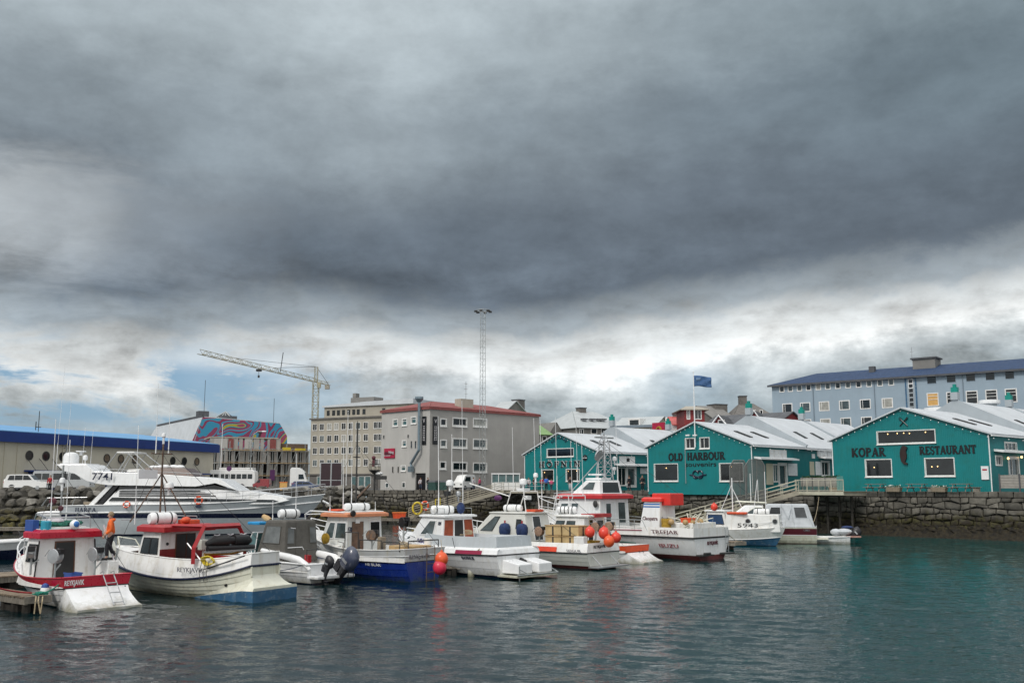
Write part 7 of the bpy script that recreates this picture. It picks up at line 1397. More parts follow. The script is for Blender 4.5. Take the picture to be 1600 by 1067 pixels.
# ---------- 11: cabin cruiser ----------
def cruiser():
    b = Boat('cabin_cruiser','cream cabin cruiser with maroon band and pale canvas aft cover, beside the quay','boat',(25.4,84.6),166,8.8,3.0,(1.35,1.35,1.75)); b.sw=.9; b.tm=.4
    b.band('boot_stripe','brown_boot',(-.4,0),(.06,0),2); b.band('hull','cream_gel',(.06,0),(-.62,1),3,lap=.015); b.band('side_band','maroon',(-.62,1),(-.08,1),1); b.band('top_strake','cream_gel',(-.08,1),(0,1),1); b.rub('rub_rail','white_clean',(-.62,1),.025); b.deck(1.3,.3,'white_paint','white_paint')
    c = Cab(b,'aft_canvas','canvas_white',.1,4.2,1.32,.98,1.35,3.25,.2,.55,bevel=.1); c.win('a',.25,.35,.75,.85,'glass_dark','canvas_white',.04); c.win('p',.66,.42,.90,.86,'canvas_window','canvas_white',.03); c.win('p',.08,.5,.34,.86,'glass_dark','canvas_white',.03,sk=.05)
    g=G(); [g.tube([c.P('p',u,0,.03),c.P('p',u-.03,.5,.05),c.P('p',u,1,.03)],.03,6) for u in (.38,.62,.97)]; g.tube([c.P('p',.38,.95,.04),c.P('p',.5,.35,.07),c.P('p',.62,.95,.04)],.04,6); g.build('canvas_fold','canvas_white',c.o)
    h = Cab(b,'cabin','white_gel',4.2,7.6,1.3,.95,1.7,3.15,1.9,0,bevel=.08); h.win('p',.35,.4,.95,.85,'glass_grey','cream_gel',.04,sk=.25); h.win('f',.08,.2,.92,.85,'glass_grey','cream_gel'); g=G(); g.add([(3.9,1.0,3.30),(3.9,-1.0,3.30),(6.6,-.85,3.42),(6.6,.85,3.42),(3.9,1.0,3.40),(3.9,-1,3.40),(6.3,-.8,3.52),(6.3,.8,3.52)],[(0,1,2,3),(4,7,6,5),(0,4,5,1),(1,5,6,2),(2,6,7,3),(3,7,4,0)]); g.build('hard_top','cream_gel',b.o,bevel=.04)
    wires(b.o,'mast',[([(5.2,.3,3.4),(5.2,.3,5.8)],.03),([(4.6,-.4,3.4),(4.6,-.4,5.3)],.02)],'white_clean'); b.rail('guard_rail','white_clean',.5,1,.55,.02,4,mid=False); g=G(); g.box(-.9,-1.3,.38,.0,1.3,.5); g.build('swim_platform','cream_gel',b.o,bevel=.03); g=G(); g.box(-.02,.3,.5,.0+.02,1.0,1.5); g.build('stern_curtain','canvas_white',b.o)
    b.text('UMA',.12,.06,1.05,.18,'grey_letter',off=.02); return b
B11 = cruiser()
def skiff():
    b = Boat('open_boat','small white open boat with tilted covered outboard at the foot of the right quay','boat',(28.0,84.2),168,4.6,1.9,(.62,.55,.8)); b.sw=.9; b.band('hull','white_gel',(-.3,0),(0,1),3); b.rub('rub_rail','white_clean',(0,1),.04); b.deck(.25,.75,'white_paint','white_paint'); outboard(b.o,-.1,0,.95,0,R(50),1.1,'cowl_dark'); g=G(); g.ball((.35,.1,1.0),.45,10,(1.4,1,.6)); g.ball((1.0,-.1,.95),.4,8,(1.2,1.1,.7)); g.build('engine_cover','canvas_white',b.o,smooth=True); g=G(); g.ball((.1,.0,1.35),.3,10,(1.6,.9,.45)); g.build('blue_cover','navy_cloth',b.o,smooth=True); g=G(); g.box(-.9,-.5,.55,.2,.6,.66); g.build('transom_board','pink_board',b.o); return b
skiff()
# ---------- boats cut by the left edge ----------
def left_edge():
    b = Boat('motor_boat','white boat cut off by the left picture edge, blue sheet over its cockpit','boat',(-19.35,35.7),143,6.5,2.5,(1.25,1.15,1.5)); b.sw=.92; b.band('boot_stripe','navy',(-.3,0),(.1,0),1); b.band('hull','white_gel',(.1,0),(0,1),3,lap=.012); b.rub('rub_rail','dark_metal',(-.30,1),.035); b.deck(.6,.6,'white_paint','white_paint'); outboard(b.o,-.2,-.1,.9,0,0,.9,'white_clean')
    g=G(); g.ball((1.3,-.2,1.5),.7,12,(1.5,1.3,.7)); g.build('blue_sheet','blue_sheet',b.o,smooth=True); g=G(); g.box(.2,-1.1,1.2,.35,-.6,2.0); g.build('post_board','rusty',b.o)
    b = Boat('motor_boat','white low boat with navy bottom lying behind the red-banded boat at left','boat',(-38.2,66.2),4,7.4,2.6,(1.15,1.1,1.3)); b.sw=.9; b.band('hull_bottom','navy',(-.4,0),(-.55,1),2); b.band('hull','white_gel',(-.55,1),(0,1),2); b.rub('rub_rail','white_clean',(0,1),.09,.03); b.deck(.7,.6,'white_paint','white_paint'); g=G(); g.box(5.9,-.2,1.4,6.3,.2,1.7); g.tube([(6.1,0,1.35),(5.7,.1,1.8)],.04,5); g.build('windlass','dark_metal',b.o); b.rail('pulpit','white_clean',.8,1,.5,.022,1,mid=False)
left_edge()

# ---------- motor yacht ----------
def yacht():
    Y = 100.0; X0 = (122-800)/FPX*Y; S_ = 15.556
    L = (511-122)/S_; b = Boat('motor_yacht','long white and grey motor yacht numbered 7741 lying behind the fishing boats','yacht',(X0,Y),0,L,6.0,(2.85,3.0,3.95)); b.sw=.9; b.tm=.4; b.p=2.4; b.q=.8; b.rake=3.6; b.d=.9; b.e0=.22
    b.band('boot_stripe','navy',(-.9,0),(.14,0),2); b.band('hull','white_gel2',(.14,0),(1.68,0),3,nt=28); b.band('dark_stripe','navy',(1.68,0),(2.12,0),1,nt=28); b.band('topside','gray_gel',(2.12,0),(0,1),2,nt=28); b.rub('rub_rail','white_clean',(-.72,1),.07,.03); b.rub('cap_rail','white_clean',(0,1),.05)
    g=G(); g.grid([[b.pt(t,b.sheer(t),1).lerp(b.pt(t,b.sheer(t),-1),k/4)+Vector((0,0,.02)) for k in range(5)] for t in [i/18 for i in range(19)]]); g.build('deck','white_paint',b.o)
    g=G(); g.box(-2.9,-2.4,1.3,.1,2.4,1.5); g.build('bathing_platform','white_gel',b.o,bevel=.05)
    px = lambda p: (p-122)/S_
    pz = lambda y: 4.7-(y-760)/S_
    def slab(name,m,pts,w0,w1=None,par=None,bev=.05,y0=None):
        """side-view outline in picture units, lofted across the beam with tumblehome"""
        g=G(); P=[(px(a),pz(c)) for a,c in pts]; zs=[z for _,z in P]; zl,zh=min(zs),max(zs); w1=w0 if w1 is None else w1; w=lambda z: w0+(w1-w0)*(z-zl)/max(.01,zh-zl)
        A=[(x,-w(z),z) for x,z in P]; B_=[(x,w(z),z) for x,z in P]; k=len(P); g.add(A+B_,[list(range(k)),[k+i for i in range(k)][::-1]]+[(i,k+i,k+(i+1)%k,(i+1)%k) for i in range(k)]); return g.build(name,m,par or b.o,bevel=bev)
    main = slab('deckhouse','white_gel',[(182,789),(203,764),(330,762),(404,767),(452,775),(462,781),(440,786)],2.35,1.95)
    slab('window_band','glass_dark',[(192,781),(197,776),(440,779.5),(447,781.5),(440,783)],2.36,2.33,main,0)
    g=G(); [g.box(px(206),-2.18+.03*i,pz(774.5-2.4*i),px(352-i*8),-2.10+.03*i,pz(773.2-2.4*i)) for i in range(4)]; g.build('louvre','black',main)
    slab('side_glass','glass_dark',[(196,775),(207,757.5),(324,757.5),(330,754),(383,765.5),(330,763.5),(206,763.2)],2.12,1.9,main,0)
    slab('aft_pillar','white_gel',[(160,789),(168,789),(197,757),(189,757)],2.3,2.1,main,.02); slab('aft_pillar','black',[(172,789),(180,789),(206,757),(199,757)],2.2,2.1,main,.02)
    fly = slab('flybridge','white_gel',[(169,755),(190,758),(322,760),(352,755),(386,766),(360,749.5),(333,746),(238,739.5),(166.5,737.3),(164,748)],2.5,2.2)
    slab('radar_arch','white_gel',[(108,726.6),(154,726.6),(167,737.5),(172,755),(158,752),(138,741),(122,737)],2.4,2.2,fly)
    slab('fly_windscreen','fly_brown',[(238,739.5),(241,731.5),(300,732),(318,744.5)],1.8,1.5,fly,0)
    slab('fly_seat','white_paint',[(212,738),(213,734),(232,733.5),(234,738.5)],1.6,1.5,fly); 
    g=G(); [g.ball((px(a),-1.0+.5*(i%2),pz(c)),.35,8,(1.5,1,.6)) for i,(a,c) in enumerate(((250,731),(258,730.5),(267,730),(278,730),(290,730.5)))]; g.build('cushions','white_clean',fly)
    wires(fly,'bimini_frame',[([(px(178),-1.8,pz(737)),(px(196),-1.6,pz(709)),(px(222),-1.6,pz(708)),(px(206),-1.8,pz(738))],.05),([(px(222),-1.6,pz(709)),(px(258),-1.9,pz(738))],.05),([(px(212),-1.7,pz(708)),(px(245),-1.9,pz(739))],.04),([(px(178),1.8,pz(737)),(px(196),1.6,pz(709)),(px(222),1.6,pz(708)),(px(206),1.8,pz(738))],.05),([(px(222),1.6,pz(709)),(px(258),1.9,pz(738))],.05),([(px(172),-2.2,pz(733)),(px(330),-2.2,pz(741))],.03)]+[([(px(a),-2.2,pz(732.8+(a-172)*.05)),(px(a),-2.2,pz(739+(a-172)*.04))],.025) for a in range(176,330,19)],'steel')
    g=G(); g.box(px(196),-1.7,pz(709.5),px(223),1.7,pz(707)); g.build('folded_bimini','white_paint',fly,bevel=.06)
    # satellite and radar gear on the arch
    g=G(); g.box(px(110),-1.6,pz(727),px(150),1.6,pz(725)); g.build('arch_platform','white_clean',fly); dome(fly,(px(121),-.8,pz(717.5)),.75,1.25,name='satellite_dome'); g=G(); g.lathe([(.14,0),(.14,.3),(.5,.35),(.5,.45)],10,Matrix.Translation((px(129),.2,pz(712)))); g.build('radar_scanner','white_clean',fly); dome(fly,(px(143),-.8,pz(716)),.22,.5); wires(fly,'light_mast',[([(px(109),-.2,pz(760)),(px(109),-.2,pz(694))],.07),([(px(109)-.3,-.2,pz(700)),(px(109)+.3,-.2,pz(700))],.05)],'dark_metal')
    ant(fly,[(px(104),-1.5,pz(735),10.5),(px(115),-1.0,pz(735),7.0),(px(127),1.0,pz(727),3.8),(px(141),.8,pz(727),3.6)])
    # number, names, emblem
    def tx(t,x0,x1,y,h,yy,m='navy',par=None,serif=False): 
        f = serif_on if serif else text_on
        return f('lettering',t,(px(x0),yy,pz(y)),(px(x1),yy,pz(y)),h,m,par or b.o,**({'off':.0,'depth':.04,'fat':1.15} if serif else {'off':.02,'bold':.015}))
    tx('7741',166.5,197,749.8,.68,-2.58,'navy',fly); tx('HARPA',147,178,797,.38,-2.99,serif=True); tx('REYKJAVIK',142,184,805,.30,-2.98,serif=True); tx('HARPA',443,455,788,.18,-1.55,'navy')
    lifebuoy(b.o,(px(331),-3.0,pz(780.5)),.34,0); lifebuoy(b.o,(px(224),-3.1,pz(786.5)),.30,0,tilt=70); g=G(); g.lathe([(.3,0),(.3,.05)],14,Matrix.Translation((px(331),-3.02,pz(789.5))) @ Matrix.Diagonal((1,1,.5,1)) @ Matrix.Rotation(R(90),4,'X')); g.build('hull_emblem','navy',b.o)
    # guard rails
    g=G(); top=[]; 
    for i in range(23):
        t=.34+.66*i/22; q=b.pt(t,b.sheer(t),-1,-.1 if i<22 else 0); h=1.0; g.tube([q,q+Vector((0,0,h))],.022,5) if i%2==0 else None; top.append(q+Vector((0,0,h)))
    g.tube(top,.035,5); g.tube([p-Vector((0,0,.45)) for p in top],.022,5); top2=[Vector((p.x,-p.y,p.z)) for p in top]; g.tube(top2,.035,5); [g.tube([p,p-Vector((0,0,1.0))],.022,5) for p in top2[::2]]; g.build('guard_rail','steel',b.o)
    g=G(); pts=[(px(92),-2.4,pz(789)),(px(100),-2.4,pz(777)),(px(160),-2.4,pz(776))]; g.tube(pts,.05,6); g.tube([(px(101),-2.4,pz(790)),(px(108),-2.4,pz(777))],.045,6); g.tube([(px(125),-2.5,pz(777)),(px(125),-2.5,pz(789))],.04,5); g.tube([(px(143),-2.5,pz(777)),(px(138),-2.5,pz(789))],.04,5); g.tube([(px(100),2.4,pz(777)),(px(100),-2.4,pz(777))],.04,5); g.build('stern_rail','steel',b.o); g=G(); g.box(px(150),-1.8,pz(790),px(166),1.2,pz(783)); g.build('aft_seat','tan_metal',b.o,bevel=.1)
    slab('gangway_step','white_paint',[(112,800),(112,790),(122,789),(122,800)],1.0); wires(b.o,'mooring_anchor',[([(px(511)-.2,0,3.3),(px(511)+.4,0,3.0)],.10)],'white_clean')
    # tender on the platform
    t = thing('tender','white inflatable tender resting on the stern platform of the yacht 7741','dinghy',((75-800)/FPX*(Y-1)+1.9,Y-1.6,1.55),R(0)); g=G(); pts=[(-1.7,-.55,.55),(-.8,-.62,.5),(.6,-.62,.5),(1.4,-.4,.62),(1.7,0,.7),(1.4,.4,.62),(.6,.62,.5),(-.8,.62,.5),(-1.7,.55,.55)]; g.tube(pts,[.18]+[.33]*7+[.18],10); g.build('inflated_tube','white_gel',t,smooth=60); g=G(); g.loft([[(-1.5,-.4,.4),(-1.5,.4,.4),(-1.5,0,.02)],[(1.2,-.3,.45),(1.2,.3,.45),(1.3,0,.2)]]); g.build('hull','gray_gel',t); g=G(); g.box(-.2,-.3,.5,.5,.3,1.0); g.build('console','white_paint',t,bevel=.05); g=G(); g.tube([(.1+.15*math.cos(a),-.35,.95+.15*math.sin(a)) for a in [i*.7 for i in range(9)]],.03,5); g.build('steering_wheel','black',t)
yacht()
# =============== PONTOONS, GANGWAYS ===============
def pontoon(name, label, A, B, w, cat='pontoon', group=None, z=.62, m='deck_wood', piles=True, rail=False):
    A, B = Vector(A), Vector(B); L = (B-A).length; a = math.atan2((B-A).y, (B-A).x); t = thing(name, label, cat, (A.x,A.y,0), a, group); g = G(); k = max(2,int(L/.16)); rnd = random.Random(int(L*10))
    for i in range(k): g.box(L*i/k+.008,-w/2+rnd.uniform(-.015,.015),z-.06,L*(i+1)/k-.008,w/2+rnd.uniform(-.015,.015),z+rnd.uniform(-.004,.006))
    g.build('deck_planks', m, t); g = G(); g.box(0,-w/2+.03,z-.30,L,-w/2+.13,z-.062); g.box(0,w/2-.13,z-.30,L,w/2-.03,z-.062); g.box(-.05,-w/2-.02,z-.26,-.0,w/2+.02,z-.0); g.box(L,-w/2-.02,z-.26,L+.06,w/2+.02,z-.0); g.build('side_beam', 'weathered', t)
    n_ = max(1,int(L/3))
    for i in range(n_): g = G(); g.box(L*(i+.5)/n_-.7,-w/2+.14,-.5,L*(i+.5)/n_+.7,w/2-.14,z-.31); g.build('float', 'pile_dark', t)
    return t
SP = Vector((-26.5,45)); SD = Vector((.63,.777)).normalized(); SN = Vector((-.777,.63))
pontoon('pontoon', 'long wooden walkway running behind the bows of the moored boats', SP - SD*3, SP + SD*72, 2.4)
def finger(ex, ey, L, label, w=.75, ang=141.5): pontoon('finger_pontoon', label, (ex,ey), (ex+math.cos(R(ang))*L, ey+math.sin(R(ang))*L), w, group='finger pontoons between the boats')
finger(-17.9,38.6,9.0,'weathered finger jetty at far left beside the red-banded boat, ropes over its end',1.0)
finger(-11.6,48.9,9.0,'finger jetty between the clinker boat and the canopy boat',.8); finger(-2.5,54.6,9.0,'finger jetty between the blue-hulled boat and the boat with red-brown doors',.8)
finger(17.1,76.0,10.5,'finger jetty just right of the largest white boat',1.3,128)
def jetty_piles():
    for cx,cy,n_,lab in ((-17.9,38.6,5,'cluster of dark wet piles under the far-left finger jetty end'),(-2.7,54.5,4,'dark wet piles under the jetty end beside the orange fender ball'),(-11.5,48.8,2,'dark stub piles under the jetty end beside the canopy boat')):
        t = thing('jetty_piles', lab, 'piles', (cx,cy,0)); rnd = random.Random(n_)
        for i in range(n_): x=math.cos(R(141.5))*(.25+i*.42); y=math.sin(R(141.5))*(.25+i*.42); o_ = .32*(-1)**i; g=G(); g.tube([(x-o_*.6,y-o_*.7,-.6),(x-o_*.6,y-o_*.7,.36)],rnd.uniform(.13,.18),8); g.build('pile','pile_dark',t)
jetty_piles()
# far pontoons
pontoon('pontoon', 'low timber pontoon in front of the boulders at far left, nearer strip', (-75,101.5), (-33,103.2), 1.8, m='weathered')
pontoon('pontoon', 'timber pontoon hard against the boulders at far left, farther strip', (-80,106.5), (-46,107.5), 1.4, m='weathered')
pontoon('pontoon', 'long far pontoon crossing behind the blue-hulled boat towards the yellow ring', (-34,131.5), (-9,131), 1.8, m='weathered')
def orange_bin():
    p = Wz(634,806,.7); t = thing('orange_crate','low orange crate on the far pontoon near the gangway foot','crate',(p.x,130.9,.63)); g=G(); g.loft([[(-.75,-.4,0),(.75,-.4,0),(.75,.4,0),(-.75,.4,0)],[(-.85,-.48,.75),(.85,-.48,.75),(.85,.48,.75),(-.85,.48,.75)]]); g.build('crate_body','orange_red',t); g=G(); g.box(-.9,-.53,.70,.9,.53,.80); g.build('rim','orange',t)
orange_bin()
def gangway(label, A, B, w, rails=3, h=1.1, m='alum', deck='deck_wood', name='gangway'):
    A, B = Vector(A), Vector(B); L = (Vector((B.x,B.y))-Vector((A.x,A.y))).length; a = math.atan2(B.y-A.y, B.x-A.x); t = thing(name,label,'gangway',tuple(A),a); dz = B.z-A.z
    P = lambda x,y,z: (x,y,dz*x/L+z); g=G(); g.add([P(0,-w/2,0),P(L,-w/2,0),P(L,w/2,0),P(0,w/2,0),P(0,-w/2,-.12),P(L,-w/2,-.12),P(L,w/2,-.12),P(0,w/2,-.12)],[(0,1,2,3),(4,7,6,5),(0,4,5,1),(1,5,6,2),(2,6,7,3),(3,7,4,0)]); g.build('walkway',deck,t)
    for s in (-1,1):
        g=G(); y=s*w/2; g.add([P(0,y-.05,-.28),P(L,y-.05,-.28),P(L,y-.05,.1),P(0,y-.05,.1),P(0,y+.05,-.28),P(L,y+.05,-.28),P(L,y+.05,.1),P(0,y+.05,.1)],[(0,1,2,3),(4,7,6,5),(0,4,5,1),(1,5,6,2),(2,6,7,3),(3,7,4,0)]); g.build('side_beam','beam_pale',t); g=G()
        for i in range(rails): g.tube([P(0,y,h*(i+1)/rails),P(L,y,h*(i+1)/rails)],.026,5)
        k=int(L/1.5); [g.tube([P(L*i/k,y,0),P(L*i/k,y,h)],.032,5) for i in range(k+1)]; g.build('handrail',m,t)
    return t
gangway('pale gangway sloping down left from the landing before the concrete block', (-13.6,133.0,.75), (-1.2,134.6,4.15), 1.7, 4, 1.15, 'beam_pale')
gangway('pale railed gangway sloping down left from the deck before the OLD HARBOUR shop', (16.6,103.0,.75), (28.7,101.2,4.15), 1.6, 3, 1.15, 'rail_cream')
for px,py,Y,m,tilt,lab,r in ((652,794,131.6,'yellow',90,'yellow ring standing at the foot of the left gangway',.75),(664,790,132.0,'orange_red',90,'orange lifebuoy hung on the rail of the left gangway',.55)):
    c=W(px,py,Y); t=thing('lifebuoy',lab,'lifebuoy',(c.x,Y,c.z)); g=G(); g.tube([(r*.8*math.cos(a),0,r*math.sin(a)) for a in [i*math.pi/8 for i in range(16)]],.13,7,True); g.build('ring',m,t,smooth=60); g=G(); [g.tube([(r*.8*math.cos(a),0,r*math.sin(a)) for a in (q-.12,q,q+.12)],.145,7) for q in (.8,2.4,3.9,5.5)]; g.build('band','white_clean' if m!='yellow' else 'yellow_gold',t)
g=G(); c=W(684,787,132.3); t=thing('yellow_frame','small yellow hoop fixed to the left gangway rail','hoop',(c.x,132.3,c.z)); g.tube([(-.3,0,-.7),(-.3,0,.6),(.3,0,.75),(.3,0,-.6)],.07,6); g.build('hoop','yellow',t)
# landings
def landing(label, pxl, pxr, Y0, Y1, posts, m='beam_pale', rail='galv', fence=None):
    a = W(pxl,765,Y0); b = W(pxr,765,Y1); A=Vector((a.x,Y0)); B=Vector((b.x,Y1)); L=(B-A).length; t=thing('landing_deck',label,'deck',(A.x,A.y,GZ),math.atan2(B.y-A.y,B.x-A.x)); g=G(); g.box(0,0,-.38,L,3.6,-.04); g.build('deck_frame',m,t); g=G(); g.box(-.1,-.1,-.036,L+.1,3.6,.02); g.build('deck_boards','deck_wood',t); g=G()
    for i in range(posts): x=L*(i+.5)/posts; g.tube([(x,2.2,-4.8),(x,2.2,-.4)],.13,6)
    g.build('support_post','pile_dark',t); return t, L
ld,Ll = landing('square timber landing with white kiosk above the left gangway', 772, 850, 134.4, 133.2, 4)
g=G(); [g.tube([(0,.1,z),(Ll,.1,z)],.03,5) for z in (.55,1.1)]; [g.tube([(x*Ll/7,.1,0),(x*Ll/7,.1,1.1)],.03,5) for x in range(8)]; g.build('guard_rail','galv',ld)
def kiosk():
    p=W(796,765,135.5); t=thing('ticket_kiosk','small white glazed kiosk standing on the left landing','kiosk',(p.x-1.2,136.0,GZ+.03)); g=G(); g.box(-1.2,-1,0,2.6,1,1.0); g.build('lower_wall','white_paint',t); g=G(); g.box(-1.25,-1.05,2.1,2.65,1.05,2.25); g.build('roof','white_clean',t); g=G(); [g.box(x,-1.0,1.0,x+.08,-.92,2.1) for x in (-1.2,-.3,.7,1.7,2.5)]; g.build('mullion','white_clean',t); g=G(); g.box(-1.15,-.9,1.0,2.55,.9,2.1); g.build('glazing','glass_teal',t)
kiosk()
def shop_deck():
    t,L = landing('timber deck over the water before the OLD HARBOUR side entrance', 1243, 1318, 102.2, 97.6, 4); g=G()
    k=34; x0=L*.0
    g.tube([(x0,0,1.15),(L,0,1.15)],.035,5); g.tube([(x0,0,.12),(L,0,.12)],.03,5); [g.tube([(x0+(L-x0)*i/k,0,.12),(x0+(L-x0)*i/k,0,1.15)],.012,4) for i in range(k+1)]; [g.tube([(x0+(L-x0)*i/4,0,0),(x0+(L-x0)*i/4,0,1.2)],.04,5) for i in range(5)]; g.build('railing','rail_cream',t)
    g=G(); g.box(-.1,-.13,-.32,L+.05,-.02,.02); g.build('edge_beam','rail_cream',t)
    p=thing('planter_fence','grey boarded planter with green plants standing on the timber deck','planter',(t.location.x,t.location.y,GZ+.03),t.rotation_euler.z); g=G(); g.box(.3,.5,.5,L*.84,1.1,1.35)
    g.build('boarding','board_grey',p); g=G(); [g.box(L*.84*f-.04,.47,0,L*.84*f+.04,.5,1.4) for f in (.1,.36,.68,.98)]; g.build('corner_batten','slate',p); lv=G(); lv.box(.35,.55,1.2,L*.82,1.05,1.37); rnd=random.Random(4)
    for i in range(420):
        x=rnd.uniform(.4,L*.82); y=rnd.uniform(.5,1.05); z=1.36+min(.2,abs(rnd.gauss(0,.08))); a=rnd.uniform(0,6.3); s=.15; v=Vector((math.cos(a),math.sin(a),rnd.uniform(-.3,.8)))*s; w_=Vector((-math.sin(a),math.cos(a),.2))*s*.5; c=Vector((x,y,z)); lv.add([c-w_,c+v,c+w_,c-v*.3],[(0,1,2,3)])
    lv.build('plants','leaf',p)
    gl=G(); gl.box(L*.87,.0,.1,L*1.0,.03,1.5); gl.build('glass_screen','glass_screen',t)
shop_deck()
# two tall mesh screens beside the right gangway
def mesh_screen(px0, px1, py0, py1, Y, label):
    a=W(px0,py1,Y); b=W(px1,py0,Y); w_=b.x-a.x; h=b.z-a.z; t=thing('mesh_gate',label,'mesh gate',(a.x,Y,a.z),R(8),'pair of tall mesh screens by the right gangway'); o=[(0,0,h*.15),(0,0,h*.86),(w_*.22,0,h),(w_*.82,0,h),(w_,0,h*.86),(w_*.9,0,0),(w_*.25,0,0)]; g=G(); g.tube(o,.06,6,True); g.tube([(w_*.55,0,0),(w_*.6,0,h)],.04,5); g.build('frame','mesh_grey',t)
    g=G()
    def span(z):   # extents of the outline at height z
        xs=[]
        for p,q in zip(o,o[1:]+o[:1]):
            if (p[2]-z)*(q[2]-z)<0: xs.append(p[0]+(q[0]-p[0])*(z-p[2])/(q[2]-p[2]))
        return (min(xs),max(xs)) if len(xs)>1 else None
    k=40
    for i in range(1,k): 
        z=h*i/k; s=span(z)
        if s: g.tube([(s[0],.0,z),(s[1],.0,z)],.026,3)
    for i in range(1,24):
        x=w_*i/24; zs=[h*j/60 for j in range(1,60) if span(h*j/60) and span(h*j/60)[0]<=x<=span(h*j/60)[1]]
        if zs: g.tube([(x,.02,min(zs)),(x,.02,max(zs))],.026,3)
    g.build('wire_mesh','mesh_grey',t)
mesh_screen(1142,1168,719,786,98.2,'left of the two tall grey mesh screens before the OLD HARBOUR gable'); mesh_screen(1166,1196,718,788,97.6,'right-hand tall grey mesh screen before the OLD HARBOUR gable')

# =============== QUAY FURNITURE ===============
def picnic(px, label):
    s=(px-1303)/(1551-1303); nrm=KO.n; p=KO.hit('f',px,760)[0]; q=KO.A+KO.d*p-KO.n*1.35; t=thing('picnic_table',label,'picnic table',(q.x,q.y,GZ),math.atan2(KO.d.y,KO.d.x),'picnic tables before the Kopar gable'); g=G(); [g.box(-.95,-.38+.26*i,.72,.95,-.15+.26*i,.77) for i in range(3)]; g.build('table_top','weathered',t)
    for y in (-.85,.62): g=G(); g.box(-.95,y,.42,.95,y+.24,.46); g.build('bench_seat','weathered',t)
    for x in (-.65,.65): g=G(); g.tube([(x,-.75,0),(x,-.2,.72)],.05,4); g.tube([(x,.75,0),(x,.2,.72)],.05,4); g.tube([(x,-.8,.38),(x,.8,.38)],.05,4); g.build('a_frame','weathered',t)
    g=G(); g.box(1.05,-.3,.42,1.75,.3,.46); g.box(1.15,-.2,0,1.65,.2,.42); g.build('end_stool','weathered',t)
picnic(1379,'picnic table under the left window of the KOPAR gable'); picnic(1443,'picnic table between the two KOPAR windows, middle of three'); picnic(1512,'picnic table farthest right, below the RESTAURANT lettering')
def planter(px, label, w_=1.45):
    p=KO.hit('f',px,760)[0]; q=KO.A+KO.d*p-KO.n*1.9; t=thing('flower_planter',label,'planter',(q.x,q.y,GZ),math.atan2(KO.d.y,KO.d.x),'flower planters on the quay before Kopar'); g=G(); g.loft([[(-w_/2*.85,-.25,0),(w_/2*.85,-.25,0),(w_/2*.85,.25,0),(-w_/2*.85,.25,0)],[(-w_/2,-.32,.45),(w_/2,-.32,.45),(w_/2,.32,.45),(-w_/2,.32,.45)]]); g.build('trough','tan_metal',t,bevel=.02); rnd=random.Random(px); f=G(); l_=G()
    for i in range(150):
        x,y,z=rnd.uniform(-w_/2,w_/2),rnd.uniform(-.3,.3),.47+abs(rnd.gauss(0,.10)); a=rnd.uniform(0,6.3); s=rnd.uniform(.04,.08); u=Vector((math.cos(a),math.sin(a),.3))*s; v=Vector((-math.sin(a),math.cos(a),.3))*s; c=Vector((x,y,z)); (f if i%2 else l_).add([c-u,c-v,c+u,c+v],[(0,1,2,3)])
    f.build('blossom','petal',t); l_.build('foliage','leaf',t)
planter(1322,'white-flowered planter at the corner by the deck'); planter(1412,'white-flowered planter between the left and middle picnic tables'); planter(1482,'white-flowered planter between the middle and right picnic tables')
def terrace():
    p=KO.hit('r',1556,760)[0]; t=thing('terrace_fence','grey boarded terrace fence beside the KOPAR side entrance','fence',(KO.B.x,KO.B.y,GZ),math.atan2(KO.d.y,KO.d.x)); g=G(); g.box(.6,.2,.35,4.8,.3,1.55); g.build('boarding','board_grey',t); 
    for x in (.55,2.3,3.9): g=G(); g.box(x,.12,0,x+.12,.2,1.65); g.build('fence_post','slate',t)
    g=G(); g.box(4.0,-.1,0,4.35,.15,1.95); g.build('gate_post','conc_left',t)
terrace()
for px,py in ((1571,716),(1592,714)):
    s,z=KO.hit('r',px,py); g=G(); g.ball((KO.L+.25,s,z),.11,8); g.build('wall_lamp','lamp_warm',KO.o)
# twin billboard
def billboard():
    a=W(494.5,760,139); b=W(529,760,139); w_=b.x-a.x; z1=W(510,722,139).z-GZ; t=thing('billboard','dark twin-panel billboard in a grey steel frame on the shore','billboard',(a.x,141.5,GZ)); g=G()
    for x in (0,w_/2,w_): g.box(x-.07,-.07,-.3,x+.07,.07,z1)
    for z in (z1-.05,z1*.36,.55): g.box(0,-.06,z-.05,w_,.06,z+.05)
    g.build('frame','alum',t)
    for x in (.1,w_/2+.09): g=G(); g.box(x,-.03,.6,x+w_/2-.2,.03,z1-.1); g.build('panel','billboard',t)
billboard()
def flagstaff(px, py, yb, Y, label, r=.07, lean=0, name='flagpole'):
    b=W(px,yb,Y); h=W(px+lean,py,Y); z=h.z-max(GZ,b.z); z0=GZ if b.z<GZ+1 else b.z; t=thing(name,label,'flagpole',(b.x,Y,GZ)); g=G(); g.tube([(0,0,-.2),((h.x-b.x)*.5,0,(h.z-GZ)*.5),(h.x-b.x,0,h.z-GZ)],[r,r*.8,r*.5],6); g.ball((h.x-b.x,0,h.z-GZ+.05),r*1.2,6); g.build('pole','white_clean',t)
flagstaff(541,643,745,160,'slim white flagpole before the cream office block',lean=3); flagstaff(344,664,745,158,'leaning white pole in front of the half-built block',lean=4); flagstaff(706,680,765,141,'slim white pole at the foot of the concrete block, left of the lattice mast')
